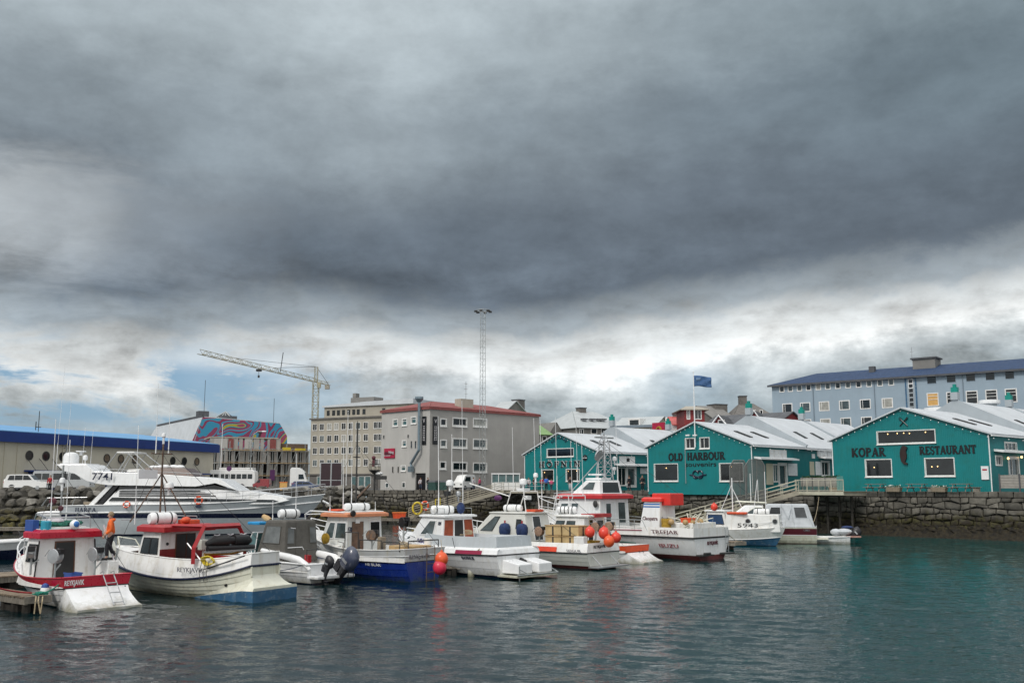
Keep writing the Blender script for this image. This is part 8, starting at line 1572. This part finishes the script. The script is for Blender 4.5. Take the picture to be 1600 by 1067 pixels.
def road_sign():
    p=W(357,760,118); t=thing('road_sign','round purple road sign on a thin pole before the white bus','road sign',(p.x,118,GZ)); g=G(); g.tube([(0,0,-.2),(0,0,2.6)],.04,6); g.build('pole','white_clean',t); z=W(358,732,118).z-GZ; g=G(); g.lathe([(.3,-.02),(.3,.02)],16,Matrix.Translation((0,-.06,z)) @ Matrix.Rotation(R(90),4,'X')); g.build('sign_disc','purple',t)
road_sign()
def beacon():
    p=W(586,760,139.5); t=thing('signal_mast','dark harbour signal mast with small railed basket and floodlight','mast',(p.x,139.0,GZ)); z=lambda y: W(586,y,139).z-GZ; g=G(); g.tube([(0,0,-4),(0,0,z(735))],.16,6); g.tube([(.4,0,-4),(.3,0,z(735))],.08,5); g.build('post','dark_metal',t); g=G(); zz=z(735); g.lathe([(.2,zz-.5),(.8,zz),(.8,zz+.1)],10); [g.tube([(.75*math.cos(a),.75*math.sin(a),zz),(.75*math.cos(a),.75*math.sin(a),zz+.9)],.03,4) for a in [i*math.pi/4 for i in range(8)]]; g.tube([(.75*math.cos(a),.75*math.sin(a),zz+.9) for a in [i*math.pi/6 for i in range(12)]],.035,5,True); g.build('basket','dark_metal',t); g=G(); g.cb((-.2,0,zz+1.0),(.35,.35,.9)); g.ball((-.2,0,zz+1.75),.3,8); g.build('beacon_lamp','maroon',t); g=G(); zl=z(746); g.cb((.9,0,zl),(1.5,.6,.5)); g.build('camera_box','dark_metal',t); g=G(); g.ball((.6,-.1,zl+.55),.42,10,(1.3,1,.6)); g.build('lamp_dome','white_clean',t)
beacon()
g=G(); t=thing('bracing_spar','long rusty spar leaning up the boulder bank to the quay edge','spar',(0,0,0)); a=W(536,800,133.5); b=W(578,757,137); g.tube([tuple(a),tuple(b)],.16,5); o=g.build('spar','rusty',t)
# dustbins etc by the concrete block
for px,w_,m,lab in ((678,1.9,'bin_green','dark green wheeled bin against the concrete block'),(690,1.7,'bin_green','dull green skip right of the wheeled bin at the concrete block')):
    p=W(px,765,141.0); t=thing('waste_bin',lab,'bin',(p.x,140.6,GZ)); g=G(); g.loft([[(-w_/2*.85,-.4,0),(w_/2*.85,-.4,0),(w_/2*.85,.4,0),(-w_/2*.85,.4,0)],[(-w_/2,-.5,1.1),(w_/2,-.5,1.1),(w_/2,.5,1.1),(-w_/2,.5,1.1)]]); g.build('body',m,t); g=G(); g.loft([[(-w_/2,-.52,1.1),(w_/2,-.52,1.1),(w_/2,.52,1.1),(-w_/2,.52,1.1)],[(-w_/2*.9,-.3,1.35),(w_/2*.9,-.3,1.35),(w_/2*.9,.4,1.35),(-w_/2*.9,.4,1.35)]]); g.build('lid','slate',t)
p=W(443,757,150); t=thing('warning_board','small orange-yellow board standing on the shore right of the red van','board',(p.x,150,GZ)); g=G(); g.box(-.55,-.1,0,.55,.1,1.15); g.build('board','amber',t); g=G(); g.box(-.6,-.14,1.1,.6,.14,1.2); g.build('cap','orange',t)

# =============== VEHICLES ===============
def vehicle(name, label, cat, x, y, rz, L, W_, prof, glass, paint, wheels, wr=.36, extra=None, tumble=.12, zt=None, dark=()):
    """prof: side outline (x,z); glass: list of side-window quads; body is lofted across with tumblehome"""
    t=thing(name,label,cat,(x,y,GZ),rz); zs=[z for _,z in prof]; zh=max(zs); zb=min(1.0,zh*.5); w=lambda z: W_/2-(tumble*(z-zb)/(zh-zb) if z>zb else 0); k=len(prof)
    g=G(); rings=[]
    for f,ins in ((-1,.0),(-.93,.0),(0,0),(.93,0),(1,0)):
        rings.append([(px_*(1 if abs(f)<1 else .985)+(0 if abs(f)<1 else L*.0075), f*w(z), z if abs(f)<1 else z*.985+.01) for px_,z in prof])
    g.loft(rings); body=g.build('body',paint,t,smooth=28)
    for i,q in enumerate(glass):
        for s in (-1,1):
            g=G(); pts=[(a,s*(w(z)+.004),z) for a,z in q]; pts=pts if s<0 else pts[::-1]; g.poly(pts,.012); g.build('window','glass_dark',body)
    for a,b_ in dark:     # windscreen / rear glass between two outline points
        g=G(); (x0,z0),(x1,z1)=a,b_; pts=[(x0,-w(z0)*.88,z0),(x0,w(z0)*.88,z0),(x1,w(z1)*.86,z1),(x1,-w(z1)*.86,z1)]; n_=(Vector(pts[1])-Vector(pts[0])).cross(Vector(pts[3])-Vector(pts[0])).normalized(); o_=n_ if (n_.x>0)==((x0+x1)/2>L/2) else -n_; g.poly([tuple(Vector(p)+o_*.015) for p in pts],.01); g.build('windscreen','glass_dark',body)
    for wx in wheels:
        for s in (-1,1):
            T=Matrix.Translation((wx,s*(W_/2-.12),wr)) @ Matrix.Rotation(R(90),4,'X'); g=G(); g.lathe([(wr*.6,-.11),(wr*.95,-.12),(wr,-.08),(wr,.08),(wr*.95,.12),(wr*.6,.11)],16,T); wh=g.build('wheel','black_rubber',t,smooth=40); g=G(); g.lathe([(wr*.58,-.122),(wr*.6,0),(wr*.58,.122)],12,T); g.build('rim','alum',wh)
    g=G(); [g.cb((L-.02,s*W_*.36,.78),(.08,.32,.16)) for s in (-1,1)]; 
    for s in (-1,1): g=G(); g.cb((L-.03,s*W_*.37,.80),(.10,.3,.16)); g.build('headlight','glass_grey',t)
    for s in (-1,1): g=G(); g.cb((.03,s*W_*.43,.95),(.06,.14,.3)); g.build('tail_light','red_paint',t)
    g=G(); [g.box(a,-W_/2-.005,.30,b2,W_/2+.005,.42) for a,b2 in ((wheels[0]+wr+.1,wheels[-1]-wr-.1),)]; g.build('sill','slate',t); return t
P_=[(.03,.38),(.02,.95),(.12,1.25),(.32,1.80),(.6,1.86),(2.5,1.88),(2.75,1.83),(3.35,1.22),(3.6,1.12),(4.55,1.02),(4.72,.85),(4.75,.4)]
a=W(6,757,114.0); vehicle('car','white off-road car with spare wheel parked above the boulders at left','car',a.x,114.5,R(6),4.75,1.85,P_,[[(.45,1.25),(1.15,1.25),(1.15,1.74),(.62,1.74)],[(1.22,1.25),(2.05,1.25),(2.05,1.76),(1.22,1.76)],[(2.12,1.25),(3.1,1.25),(2.62,1.76),(2.12,1.76)]],'car_white',(.95,3.75),.38,dark=(((.14,1.3),(.31,1.75)),((3.3,1.26),(2.78,1.78))))
o=COL.objects['tail_light'].parent; g=G(); g.lathe([(.36,-.1),(.38,-.05),(.38,.08)],14,Matrix.Translation((-.12,.1,1.0)) @ Matrix.Rotation(R(90),4,'Y')); g.build('spare_wheel','car_white',o)
P_=[(.03,.4),(.03,1.2),(.08,2.05),(.2,2.35),(4.8,2.38),(5.2,2.25),(5.9,1.45),(6.6,1.15),(6.75,.9),(6.78,.45)]
a=W(44,757,119); vehicle('minibus','grey long-roofed minibus parked behind the white off-road car','minibus',a.x,120.5,R(5),6.75,2.0,P_,[[(.3,1.35),(1.1,1.35),(1.1,2.05),(.3,2.05)],[(1.2,1.35),(2.0,1.35),(2.0,2.05),(1.2,2.05)],[(2.3,1.35),(4.3,1.35),(4.3,2.05),(2.3,2.05)],[(4.45,1.35),(5.7,1.35),(5.2,2.05),(4.45,2.05)]],'car_grey',(1.3,5.4),.38,dark=(((5.85,1.5),(5.25,2.18)),((.04,1.4),(.08,2.0))))
P_=[(.05,.5),(.03,2.4),(.2,2.95),(.6,3.15),(8.6,3.15),(9.3,2.95),(9.75,2.1),(9.8,.5)]
a=W(406,757,165); b=W(336,757,165); vehicle('bus','white bus with rounded roof parked before the half-built block','bus',a.x,163,R(181),(a.x-b.x)*1.22,2.4,[(x*(a.x-b.x)*1.22/9.8,z) for x,z in P_],[[(.5+i*.9,1.75),(1.25+i*.9,1.75),(1.25+i*.9,2.5),(.5+i*.9,2.5)] for i in range(8)],'car_white',(2.1,7.0),.48,dark=(((9.2,1.9),(9.0,2.8)),) if 0 else ())
a=W(336,757,172); t=thing('box_trailer','long white box trailer standing behind the bus','trailer',(a.x,174,GZ)); g=G(); g.box(0,0,1.0,5.8,2.4,3.75); g.build('box','white_paint',t,bevel=.05); g=G(); g.box(.2,.2,.6,5.6,2.2,1.0); g.build('chassis','dark_metal',t); 
for x in (1,2.2):
    for y in (.3,2.1): g=G(); g.lathe([(.5,-.15),(.5,.15)],12,Matrix.Translation((x,y,.5)) @ Matrix.Rotation(R(90),4,'X')); g.build('wheel','black_rubber',t)
P_=[(.02,.4),(.02,1.9),(.15,2.0),(2.0,2.0),(2.3,1.9),(2.85,1.25),(3.4,1.1),(3.5,.4)]
a=W(427,757,160); vehicle('van','small dark red van right of the white bus','van',a.x,158,R(180),2.6,1.7,[(x*.74,z*.85) for x,z in P_],[[(1.45,1.15),(1.95,1.1),(1.7,1.55),(1.45,1.55)]],'car_red',(.5,2.1),.3)
a=W(428,757,150); vehicle('car','small blue and silver car beside the dark red van','car',a.x,162,R(8),3.6,1.6,[(.02,.35),(.05,.9),(.4,1.35),(2.0,1.38),(2.6,.95),(3.4,.8),(3.55,.35)],[[(.45,.92),(1.2,.92),(1.2,1.28),(.6,1.28)],[(1.27,.92),(2.45,.92),(1.95,1.28),(1.27,1.28)]],'car_blue',(.7,2.85),.3,dark=(((.12,.95),(.42,1.3)),((2.55,.98),(2.02,1.34))))
a=W(452,757,165); t=vehicle('truck','white lorry cab with wind deflector left of the billboard','truck',a.x,166,R(4),3.1,2.4,[(.0,.6),(.0,3.3),(.25,3.6),(1.5,3.55),(2.3,2.9),(2.75,1.6),(2.85,.5)],[[(1.4,1.7),(2.35,1.7),(2.15,2.5),(1.4,2.5)]],'car_white',(.8,2.1),.5,dark=(((2.7,1.7),(2.35,2.75)),))
a=W(470,757,150); vehicle('car','low dark car in front of the white lorry cab','car',a.x-1.5,152,R(3),4.2,1.7,[(.02,.35),(.05,.85),(.5,1.2),(2.3,1.25),(3.0,.85),(4.0,.75),(4.15,.35)],[[(.6,.86),(1.4,.86),(1.4,1.15),(.8,1.15)],[(1.48,.86),(2.8,.86),(2.2,1.15),(1.48,1.15)]],'car_blue',(.8,3.3),.3)
a=W(737,765,142); vehicle('van','white van between the concrete block and the left landing','van',a.x,141.6,R(235),3.2,1.6,[(.02,.4),(.05,1.9),(.25,2.15),(2.0,2.15),(2.4,2.0),(2.9,1.3),(3.15,1.1),(3.2,.4)],[[(1.2,1.25),(2.6,1.25),(2.2,1.85),(1.2,1.85)]],'car_white',(.7,2.5),.34,dark=(((.06,1.3),(.2,2.0)),))

# =============== PEOPLE ===============
def skin_obj(name, chains, m, parent, levels=2, root=0):
    """chains: lists of (x,y,z,r); a chain starting with an int continues from that vertex"""
    V=[]; E=[]; RR=[]
    for ch in chains:
        prev=None
        for q in ch:
            if isinstance(q,int): prev=q; continue
            V.append(q[:3]); RR.append(q[3] if len(q)==4 else q[3:5]); i=len(V)-1
            if prev is not None: E.append((prev,i))
            prev=i
    me=bpy.data.meshes.new(name); me.from_pydata(V,E,[]); o=bpy.data.objects.new(name,me); COL.objects.link(o); me.materials.append(K(m)); md=o.modifiers.new('Skin','SKIN'); 
    for i,r in enumerate(RR): sv=me.skin_vertices[0].data[i]; sv.radius=r if isinstance(r,tuple) else (r,r); sv.use_root=(i==root); sv.use_loose=False
    md.use_smooth_shade=True; s=o.modifiers.new('Sub','SUBSURF'); s.levels=s.render_levels=levels; o.parent=parent; return o
def person(label, x, y, z, rz, h=1.75, top='black_cloth', legs='jeans', hair='hair_brown', group=None, walk=0.0, hands=0, fing=False, hood=False, lean=0):
    t=thing('person',label,'person',(x,y,z),rz,group); t.scale=(h/1.75,)*3
    # local: facing +x, feet at 0
    w=walk; fl=(.05+w*.28,.10,.05); fr=(.0-w*.28,-.10,.05+ (.05 if w else 0)); kl=(.06+w*.17,.10,.50); kr=(.05-w*.06,-.10,.49); ln=lean
    hd=(ln+.02,0,1.62); hl=(.12+hands*.18,.27-hands*.1,.86+hands*.22); hr=(.10+hands*.18,-.27+hands*.1,.86+hands*.22); el_=(-.04+ln*.7,.28,1.12); er=(-.04+ln*.7,-.28,1.12)
    ch=[[(0,0,.95,.135,),(ln*.4,0,1.12,.125),(ln*.7,0,1.30,.145),(ln*.9,0,1.44,.09),(ln,0,1.50,.055),(ln+.01,0,1.56,.07),(ln+.02,0,1.64,.098),(ln+.01,0,1.72,.075)],
        [0,(0,.10,.88,.10),(kl[0],kl[1],kl[2],.062),(fl[0]-.05,fl[1],.10,.042),(fl[0]+.08,fl[1],.04,.038),(fl[0]+.16,fl[1],.035,.03)],
        [0,(0,-.10,.88,.10),(kr[0],kr[1],kr[2],.062),(fr[0]-.05,fr[1],.10,.042),(fr[0]+.08,fr[1],.04,.038),(fr[0]+.16,fr[1],.035,.03)],
        [3,(ln*.9,.19,1.42,.058),(el_[0],el_[1],el_[2],.042),(hl[0],hl[1],hl[2],.030),(hl[0]+.05,hl[1]-.01,hl[2]-.07,.034)],
        [3,(ln*.9,-.19,1.42,.058),(er[0],er[1],er[2],.042),(hr[0],hr[1],hr[2],.030),(hr[0]+.05,hr[1]+.01,hr[2]-.07,.034)]]
    if fing:
        for s,(hx,hy,hz),base in ((1,hl,22),(-1,hr,26)):
            for i in range(4): o_=(i-1.5)*.018; ch.append([base,(hx+.065+o_,hy-.012*s,hz-.10,.010),(hx+.085+o_,hy-.03*s,hz-.13-.004*(1.5-abs(i-1.5)),.008),(hx+.07+o_,hy-.05*s,hz-.150,.007)])
            ch.append([base,(hx+.10,hy-.03*s,hz-.06,.011),(hx+.125,hy-.045*s,hz-.085,.008)])
    skin_obj('body',ch,'skin',t)
    skin_obj('trousers',[[(0,0,.98,.155),(0,0,.90,.15)],[1,(0,.10,.82,.118),(kl[0],kl[1],kl[2],.082),(fl[0]-.05,fl[1],.13,.07)],[1,(0,-.10,.82,.118),(kr[0],kr[1],kr[2],.082),(fr[0]-.05,fr[1],.13,.07)]],legs,t)
    skin_obj('jacket',[[(0,0,.90,.175),(ln*.4,0,1.10,.165),(ln*.7,0,1.30,.18),(ln*.9,0,1.45,.105)],[2,(ln*.9,.20,1.41,.085),(el_[0],el_[1],el_[2],.068),(hl[0]-.01,hl[1],hl[2]+.03,.052)],[2,(ln*.9,-.20,1.41,.085),(er[0],er[1],er[2],.068),(hr[0]-.01,hr[1],hr[2]+.03,.052)]]+([[3,(ln-.12,0,1.47,.10),(ln-.15,0,1.42,.07)]] if hood else []),top,t)
    g=G(); g.ball((ln-.005,0,1.675),.112,12,(1.0,.9,1.0)); hbm=g
    keep=[f for f in g.f if not (sum(g.v[i][0] for i in f)/len(f)>ln+.045 and sum(g.v[i][2] for i in f)/len(f)<1.70) and sum(g.v[i][2] for i in f)/len(f)>1.60]; g.f=keep; g.m=[0]*len(keep); g.build('hair',hair,t,smooth=True)
    for s in (-1,1): 
        g=G(); g.ball((ln+.105,s*.035,1.645),.012,6); g.build('eye','black',t) if fing else None
        g=G(); g.cb((fl[0]+.05 if s>0 else fr[0]+.05, s*.10, .045),(.28,.10,.09)); g.build('shoe','black_rubber',t,bevel=.03)
    if fing: g=G(); g.add([(ln+.10,-.012,1.65),(ln+.10,.012,1.65),(ln+.135,0,1.61),(ln+.10,-.016,1.605),(ln+.10,.016,1.605)],[(0,1,2),(0,2,3),(1,4,2),(3,2,4)]); g.build('nose','skin',t)
    return t
p = lp(B1,1.55,-1.3,0); 
person('person in orange hooded jacket and dark trousers standing on the stern of the red-banded boat',p.x,p.y,1.69,R(200),1.95,'orange_cloth','black_cloth','hair_light',walk=.35,hands=.35,fing=True,hood=True,lean=.04)
def on_quay(px, Y, **k):
    q=W(px,765,Y); return q.x,Y,GZ
for px,Y,lab,kw in ((835,137.0,'person in dark clothes at the left corner of the HÖFNIN house',dict(top='black_cloth',rz=R(-60))),
    (846.5,135.0,'person in dark red jacket left of the one in bright blue, below HÖFNIN',dict(top='red_cloth',rz=R(60),h=1.7)),
    (853.5,134.0,'person in bright blue jacket standing before the left HÖFNIN window',dict(top='blue_cloth',legs='black_cloth',rz=R(80),h=1.8)),
    (861.5,133.2,'child in pink jacket right of the person in bright blue',dict(top='pink',rz=R(70),h=1.5,walk=.3)),
    (891,129.5,'person in black coat and pale trousers before the right HÖFNIN window',dict(top='black_cloth',legs='pale_cloth',rz=R(-100))),
    (983.5,124.2,'person in black standing in front of the HÖFNIN side door',dict(top='black_cloth',legs='black_cloth',rz=R(120),h=1.8,walk=.3)),
    (1004,121.5,'person in black beside the left corner of the OLD HARBOUR shop',dict(top='black_cloth',legs='black_cloth',rz=R(-90),h=1.85)),
    (657,143.5,'person in pale jacket stepping out of the concrete block doorway',dict(top='pale_cloth',rz=R(-70),walk=.4)),
    (668.5,140.3,'person in black jacket and jeans at the corner of the concrete block',dict(top='black_cloth',rz=R(-30))),
    (740,138.2,'person in whitish top at the head of the left gangway',dict(top='pale_cloth',rz=R(-20),walk=.3)),
    (749.5,138.6,'person in pink top at the head of the left gangway',dict(top='pink',legs='jeans',rz=R(160))),
    (77.5,113.4,'person in dark red top between the white car and the grey minibus',dict(top='red_cloth',legs='black_cloth',rz=R(-80))),
    (818,136.6,'person in dark red behind the kiosk railing on the landing',dict(top='red_cloth',rz=R(-80),h=1.65)),
    (826,136.9,'person in grey leaning near the right end of the landing railing',dict(top='pale_cloth',rz=R(-110),h=1.7))):
    x,y,z=on_quay(px,Y); person(lab,x,y,z,**kw)
# ropes
def mooring(label, pts, m, r=.018, sag=.25):
    a,b=Vector(pts[0]),Vector(pts[1]); P=[]
    for i in range(11): f=i/10; q=a.lerp(b,f); q.z-=sag*4*f*(1-f); P.append(q-a)
    t=thing('mooring_rope',label,'rope',tuple(a)); g=G(); g.tube(P,r,5); g.build('line',m,t)
mooring('green rope from the red-banded boat to the far-left jetty end',(lp(B1,.3,1.35,1.0),(-18.2,39.1,.68)),'rope_green',.028,.12)
mooring('dark rope from the clinker boat stern to the jetty beside the canopy boat',(lp(B2,.3,-1.0,1.5),(-11.7,49.4,.66)),'rope_dark')
mooring('pale rope from the red-brown-door boat down to the jetty on its left',(lp(B5,1.2,1.7,1.5),(-2.9,54.9,.68)),'rope_tan',.025,.1)
mooring('thin dark rope from the red-brown-door boat to the same jetty end',(lp(B5,3.2,1.75,2.0),(-2.7,54.7,.68)),'rope_dark',.016,.3)
mooring('red line from the left-edge boat to the far-left jetty',((-18.6,36.6,1.15),(-18.3,38.9,.7)),'red_cloth',.03,.05)
c=(-18.6,39.6); t=thing('fender','white fender with blue top hung between the red-banded boat and its jetty','fender',tuple(lp(B1,.9,1.62,.72))); g=G(); g.lathe([(.05,-.28),(.17,-.22),(.18,.05),(.15,.12)],10); g.build('float','white_gel',t,smooth=50); g=G(); g.lathe([(.155,.12),(.13,.22),(.04,.28)],10); g.build('cap','blue_tub',t)
p=Vector((-17.7,38.3,.60)); t=thing('rope_heap','tangled green and tan ropes spilling over the far-left jetty end','rope',tuple(p)); rnd=random.Random(2); g=G(); [g.tube([(rnd.uniform(-.3,.2),rnd.uniform(-.2,.3),.08+rnd.uniform(0,.1)) for _ in range(6)],.025,5) for _ in range(5)]; g.build('green_coil','rope_green',t); g=G(); [g.tube([(x,-.3,.06),(x+.05,-.42,-.1),(x+.1+rnd.uniform(-.1,.1),-.45,-.55)],.025,5) for x in (0,.1,.25)]; g.build('hanging_tail','rope_tan',t)
c=W(733,872,54.3); t=thing('fender','whitish round fender lying on the jetty left of the red-brown-door boat','fender',(c.x,54.5,.84)); g=G(); g.ball((0,0,0),.24,12,(1.15,1,.9)); g.build('float','cream_gel',t,smooth=True); g=G(); g.tube([(-.1,0,-.18),(-1.6,.9,-.16),(-2.6,1.9,-.17)],.05,5); g.build('tether','rope_green',t)
t=thing('fender','cream cylinder fender hanging in the water at the jetty end','fender',(-2.15,54.0,.15)); g=G(); g.lathe([(.08,-.4),(.2,-.3),(.2,.3),(.08,.42)],10); g.build('float','cream_gel',t,smooth=50); g=G(); g.tube([(0,0,.42),(0,.1,.62)],.02,4); g.build('line','rope_tan',t)

def hang_fender(bt, t_, z, lab, m='cream_gel', side=1, r=.13, h=.5):
    q=bt.pt(t_,z,side,r+.03); w_=lp(bt,q.x,q.y,q.z); t=thing('fender',lab,'fender',tuple(w_)); g=G(); g.lathe([(.03,-h/2),(r*.85,-h/2+.06),(r,-h/4),(r,h/4),(r*.85,h/2-.06),(.04,h/2)],10); g.build('float',m,t,smooth=50); g=G(); sh=bt.sheer(t_)-z+.1; g.tube([(0,0,h/2),(0,0,max(h/2+.05,sh))],.012,4); g.build('line','rope_tan',t)
hang_fender(B4,.52,.95,'dark fender hanging on the near side of the blue-hulled boat forward','black_rubber')
hang_fender(B7,.33,.55,'small dark fender on the near side of the long boat with cream tubs','black_rubber',r=.10,h=.4)
hang_fender(B9,.42,1.0,'black fender hanging midway along the near side of the largest boat','black_rubber',r=.16,h=.7)
mooring('thin line from the stern of the largest boat to the jetty on its right',(lp(B9,.2,-2.0,1.9),(17.3,76.2,.68)),'rope_tan',.02,.3)
mooring('slack line from the cabin cruiser stern up to the quay wall',(lp(B11,.3,-1.2,1.5),(31.0,101.5,4.2)),'rope_tan',.02,.7)
mooring('blue-grey line from the canopy boat stern to its jetty',(lp(B3,.2,1.1,1.0),(-11.7,49.2,.68)),'jeans',.02,.1)

# small gear lying about on the decks, and rigging
def gear(bt, x, y, z, kind, lab, m, s=1.0, a=0):
    p=lp(bt,x,y,z); t=thing({'coil':'rope_coil','crate':'fish_crate','bucket':'bucket','can':'fuel_can'}[kind],lab,{'coil':'rope','crate':'crate','bucket':'bucket','can':'fuel can'}[kind],tuple(p),bt.o.rotation_euler.z+a); rnd=random.Random(int(x*10+y*7))
    if kind=='coil':
        g=G(); g.tube([((.22+.03*math.sin(i*.7))*s*math.cos(i*.5),(.22+.03*math.sin(i*.7))*s*math.sin(i*.5),.03+.006*i) for i in range(44)],.022,5); g.build('coil',m,t); g=G(); g.tube([(.22*s,0,.03),(.5*s,.15,.02),(.7*s,-.1,.02)],.02,5); g.build('loose_end',m,t)
    elif kind=='crate':
        g=G(); o=[(-.4,-.27),(.4,-.27),(.4,.27),(-.4,.27)]; g.loft([[(q[0]*.92*s,q[1]*.9*s,0) for q in o],[(q[0]*s,q[1]*s,.28) for q in o],[(q[0]*.93*s,q[1]*.9*s,.28) for q in o],[(q[0]*.88*s,q[1]*.85*s,.04) for q in o]]); g.build('box',m,t); g=G(); g.box(-.42*s,-.29*s,.26,.42*s,-.27*s,.31); g.box(-.42*s,.27*s,.26,.42*s,.29*s,.31); g.build('rim',m,t)
    elif kind=='bucket':
        g=G(); g.lathe([(.11,0),(.15,.30),(.13,.30),(.10,.03)],12); g.build('pail',m,t,smooth=40); g=G(); g.tube([(.14*math.cos(q),0,.3+.14*math.sin(q)) for q in [i*.4 for i in range(9)]],.008,4); g.build('handle','steel',t)
    else:
        g=G(); g.box(-.16,-.1,0,.16,.1,.38); g.build('can_body',m,t,bevel=.04); g=G(); g.lathe([(.03,.38),(.03,.44)],8,Matrix.Translation((.09,0,0))); g.build('cap','black',t)
for a in ((B1,.8,-.9,1.68-.93,'coil','green rope coil on the aft floor of the red-banded boat','rope_green'),(B1,.9,.55,1.03,'crate','blue fish crate on the stern of the red-banded boat','blue_tub',.8),
    (B2,1.5,.3,.84,'coil','dark rope coil on the red deck of the clinker boat','rope_dark'),(B2,1.3,-.8,.84,'crate','yellow crate low in the stern of the clinker boat','yellow'),
    (B3,.35,.9,1.02,'can','red fuel can at the stern of the canopy boat','red_paint'),(B4,2.2,.2,1.0,'crate','blue crate beside the orange-lidded tub on the blue-hulled boat','blue_tub'),(B4,3.6,.9,1.0,'bucket','black bucket by the cabin door of the blue-hulled boat','black'),
    (B4,.6,.9,1.68,'coil','tan rope coil at the stern rail of the blue-hulled boat','rope_tan'),(B5,1.2,.9,1.78,'coil','black rope coil on the stern of the boat with red-brown doors','rope_dark'),(B5,2.6,1.15,2.12,'coil','tan rope heap on the coaming of the boat with red-brown doors','rope_tan'),
    (B7,.7,.2,1.26,'crate','yellow crate behind the cream tubs on the long boat','yellow_gold'),(B7,3.7,-.3,1.26,'bucket','white bucket between the cream tubs and cabin of the long boat','white_clean'),(B8,.9,-.5,.62,'crate','blue crate in the stern of the orange-banded boat','blue_tub'),
    (B9,1.2,.9,2.36,'crate','orange crate on the gear locker of the largest boat','orange_red'),(B9,1.6,-.7,2.36,'coil','pale rope coil on the gear locker of the largest boat','rope_tan'),(B9,5.6,1.0,1.62,'crate','blue crate on the open deck of the largest boat','blue_tub'),(B9,6.6,.2,1.62,'coil','green rope coil on the open deck of the largest boat','rope_green')):
    gear(*a)
for bt, L_ in ((B1,(((3.4,0,5.4),(6.3,0,1.9)),((3.4,0,5.3),(.3,-1.4,1.3)))),(B2,(((6.5,.1,6.6),(9.2,0,2.1)),((6.5,.1,6.6),(1.0,-1.3,1.9)),((6.5,.1,6.2),(2.7,.9,3.0)))),(B4,(((5.6,-.4,7.0),(8.7,0,2.4)),((5.6,-.4,7.0),(.2,1.2,1.7)),((5.6,-.4,7.0),(.2,-1.2,1.7)))),(B5,(((5.6,-.1,4.9),(9.3,0,2.2)),)),(B7,(((5.9,0,4.4),(11.3,0,2.3)),((5.9,.7,4.4),(.3,1.5,1.5)))),(B8,(((5.6,0,4.1),(8.5,0,2.5)),((4.6,1.0,4.1),(.2,1.3,1.1)))),(B9,(((8.8,0,7.9),(14.9,0,4.2)),((8.8,.2,7.9),(3.8,.6,4.0)),((8.8,-.2,7.9),(.3,-2.0,2.1)))),(B10,(((3.3,-.4,5.3),(7.2,0,1.7)),((3.3,-.4,5.3),(.2,0,1.3))))):
    for p,q in L_: wires(bt.o,'stay_wire',[([p,q],.011)],'rope_dark',4)
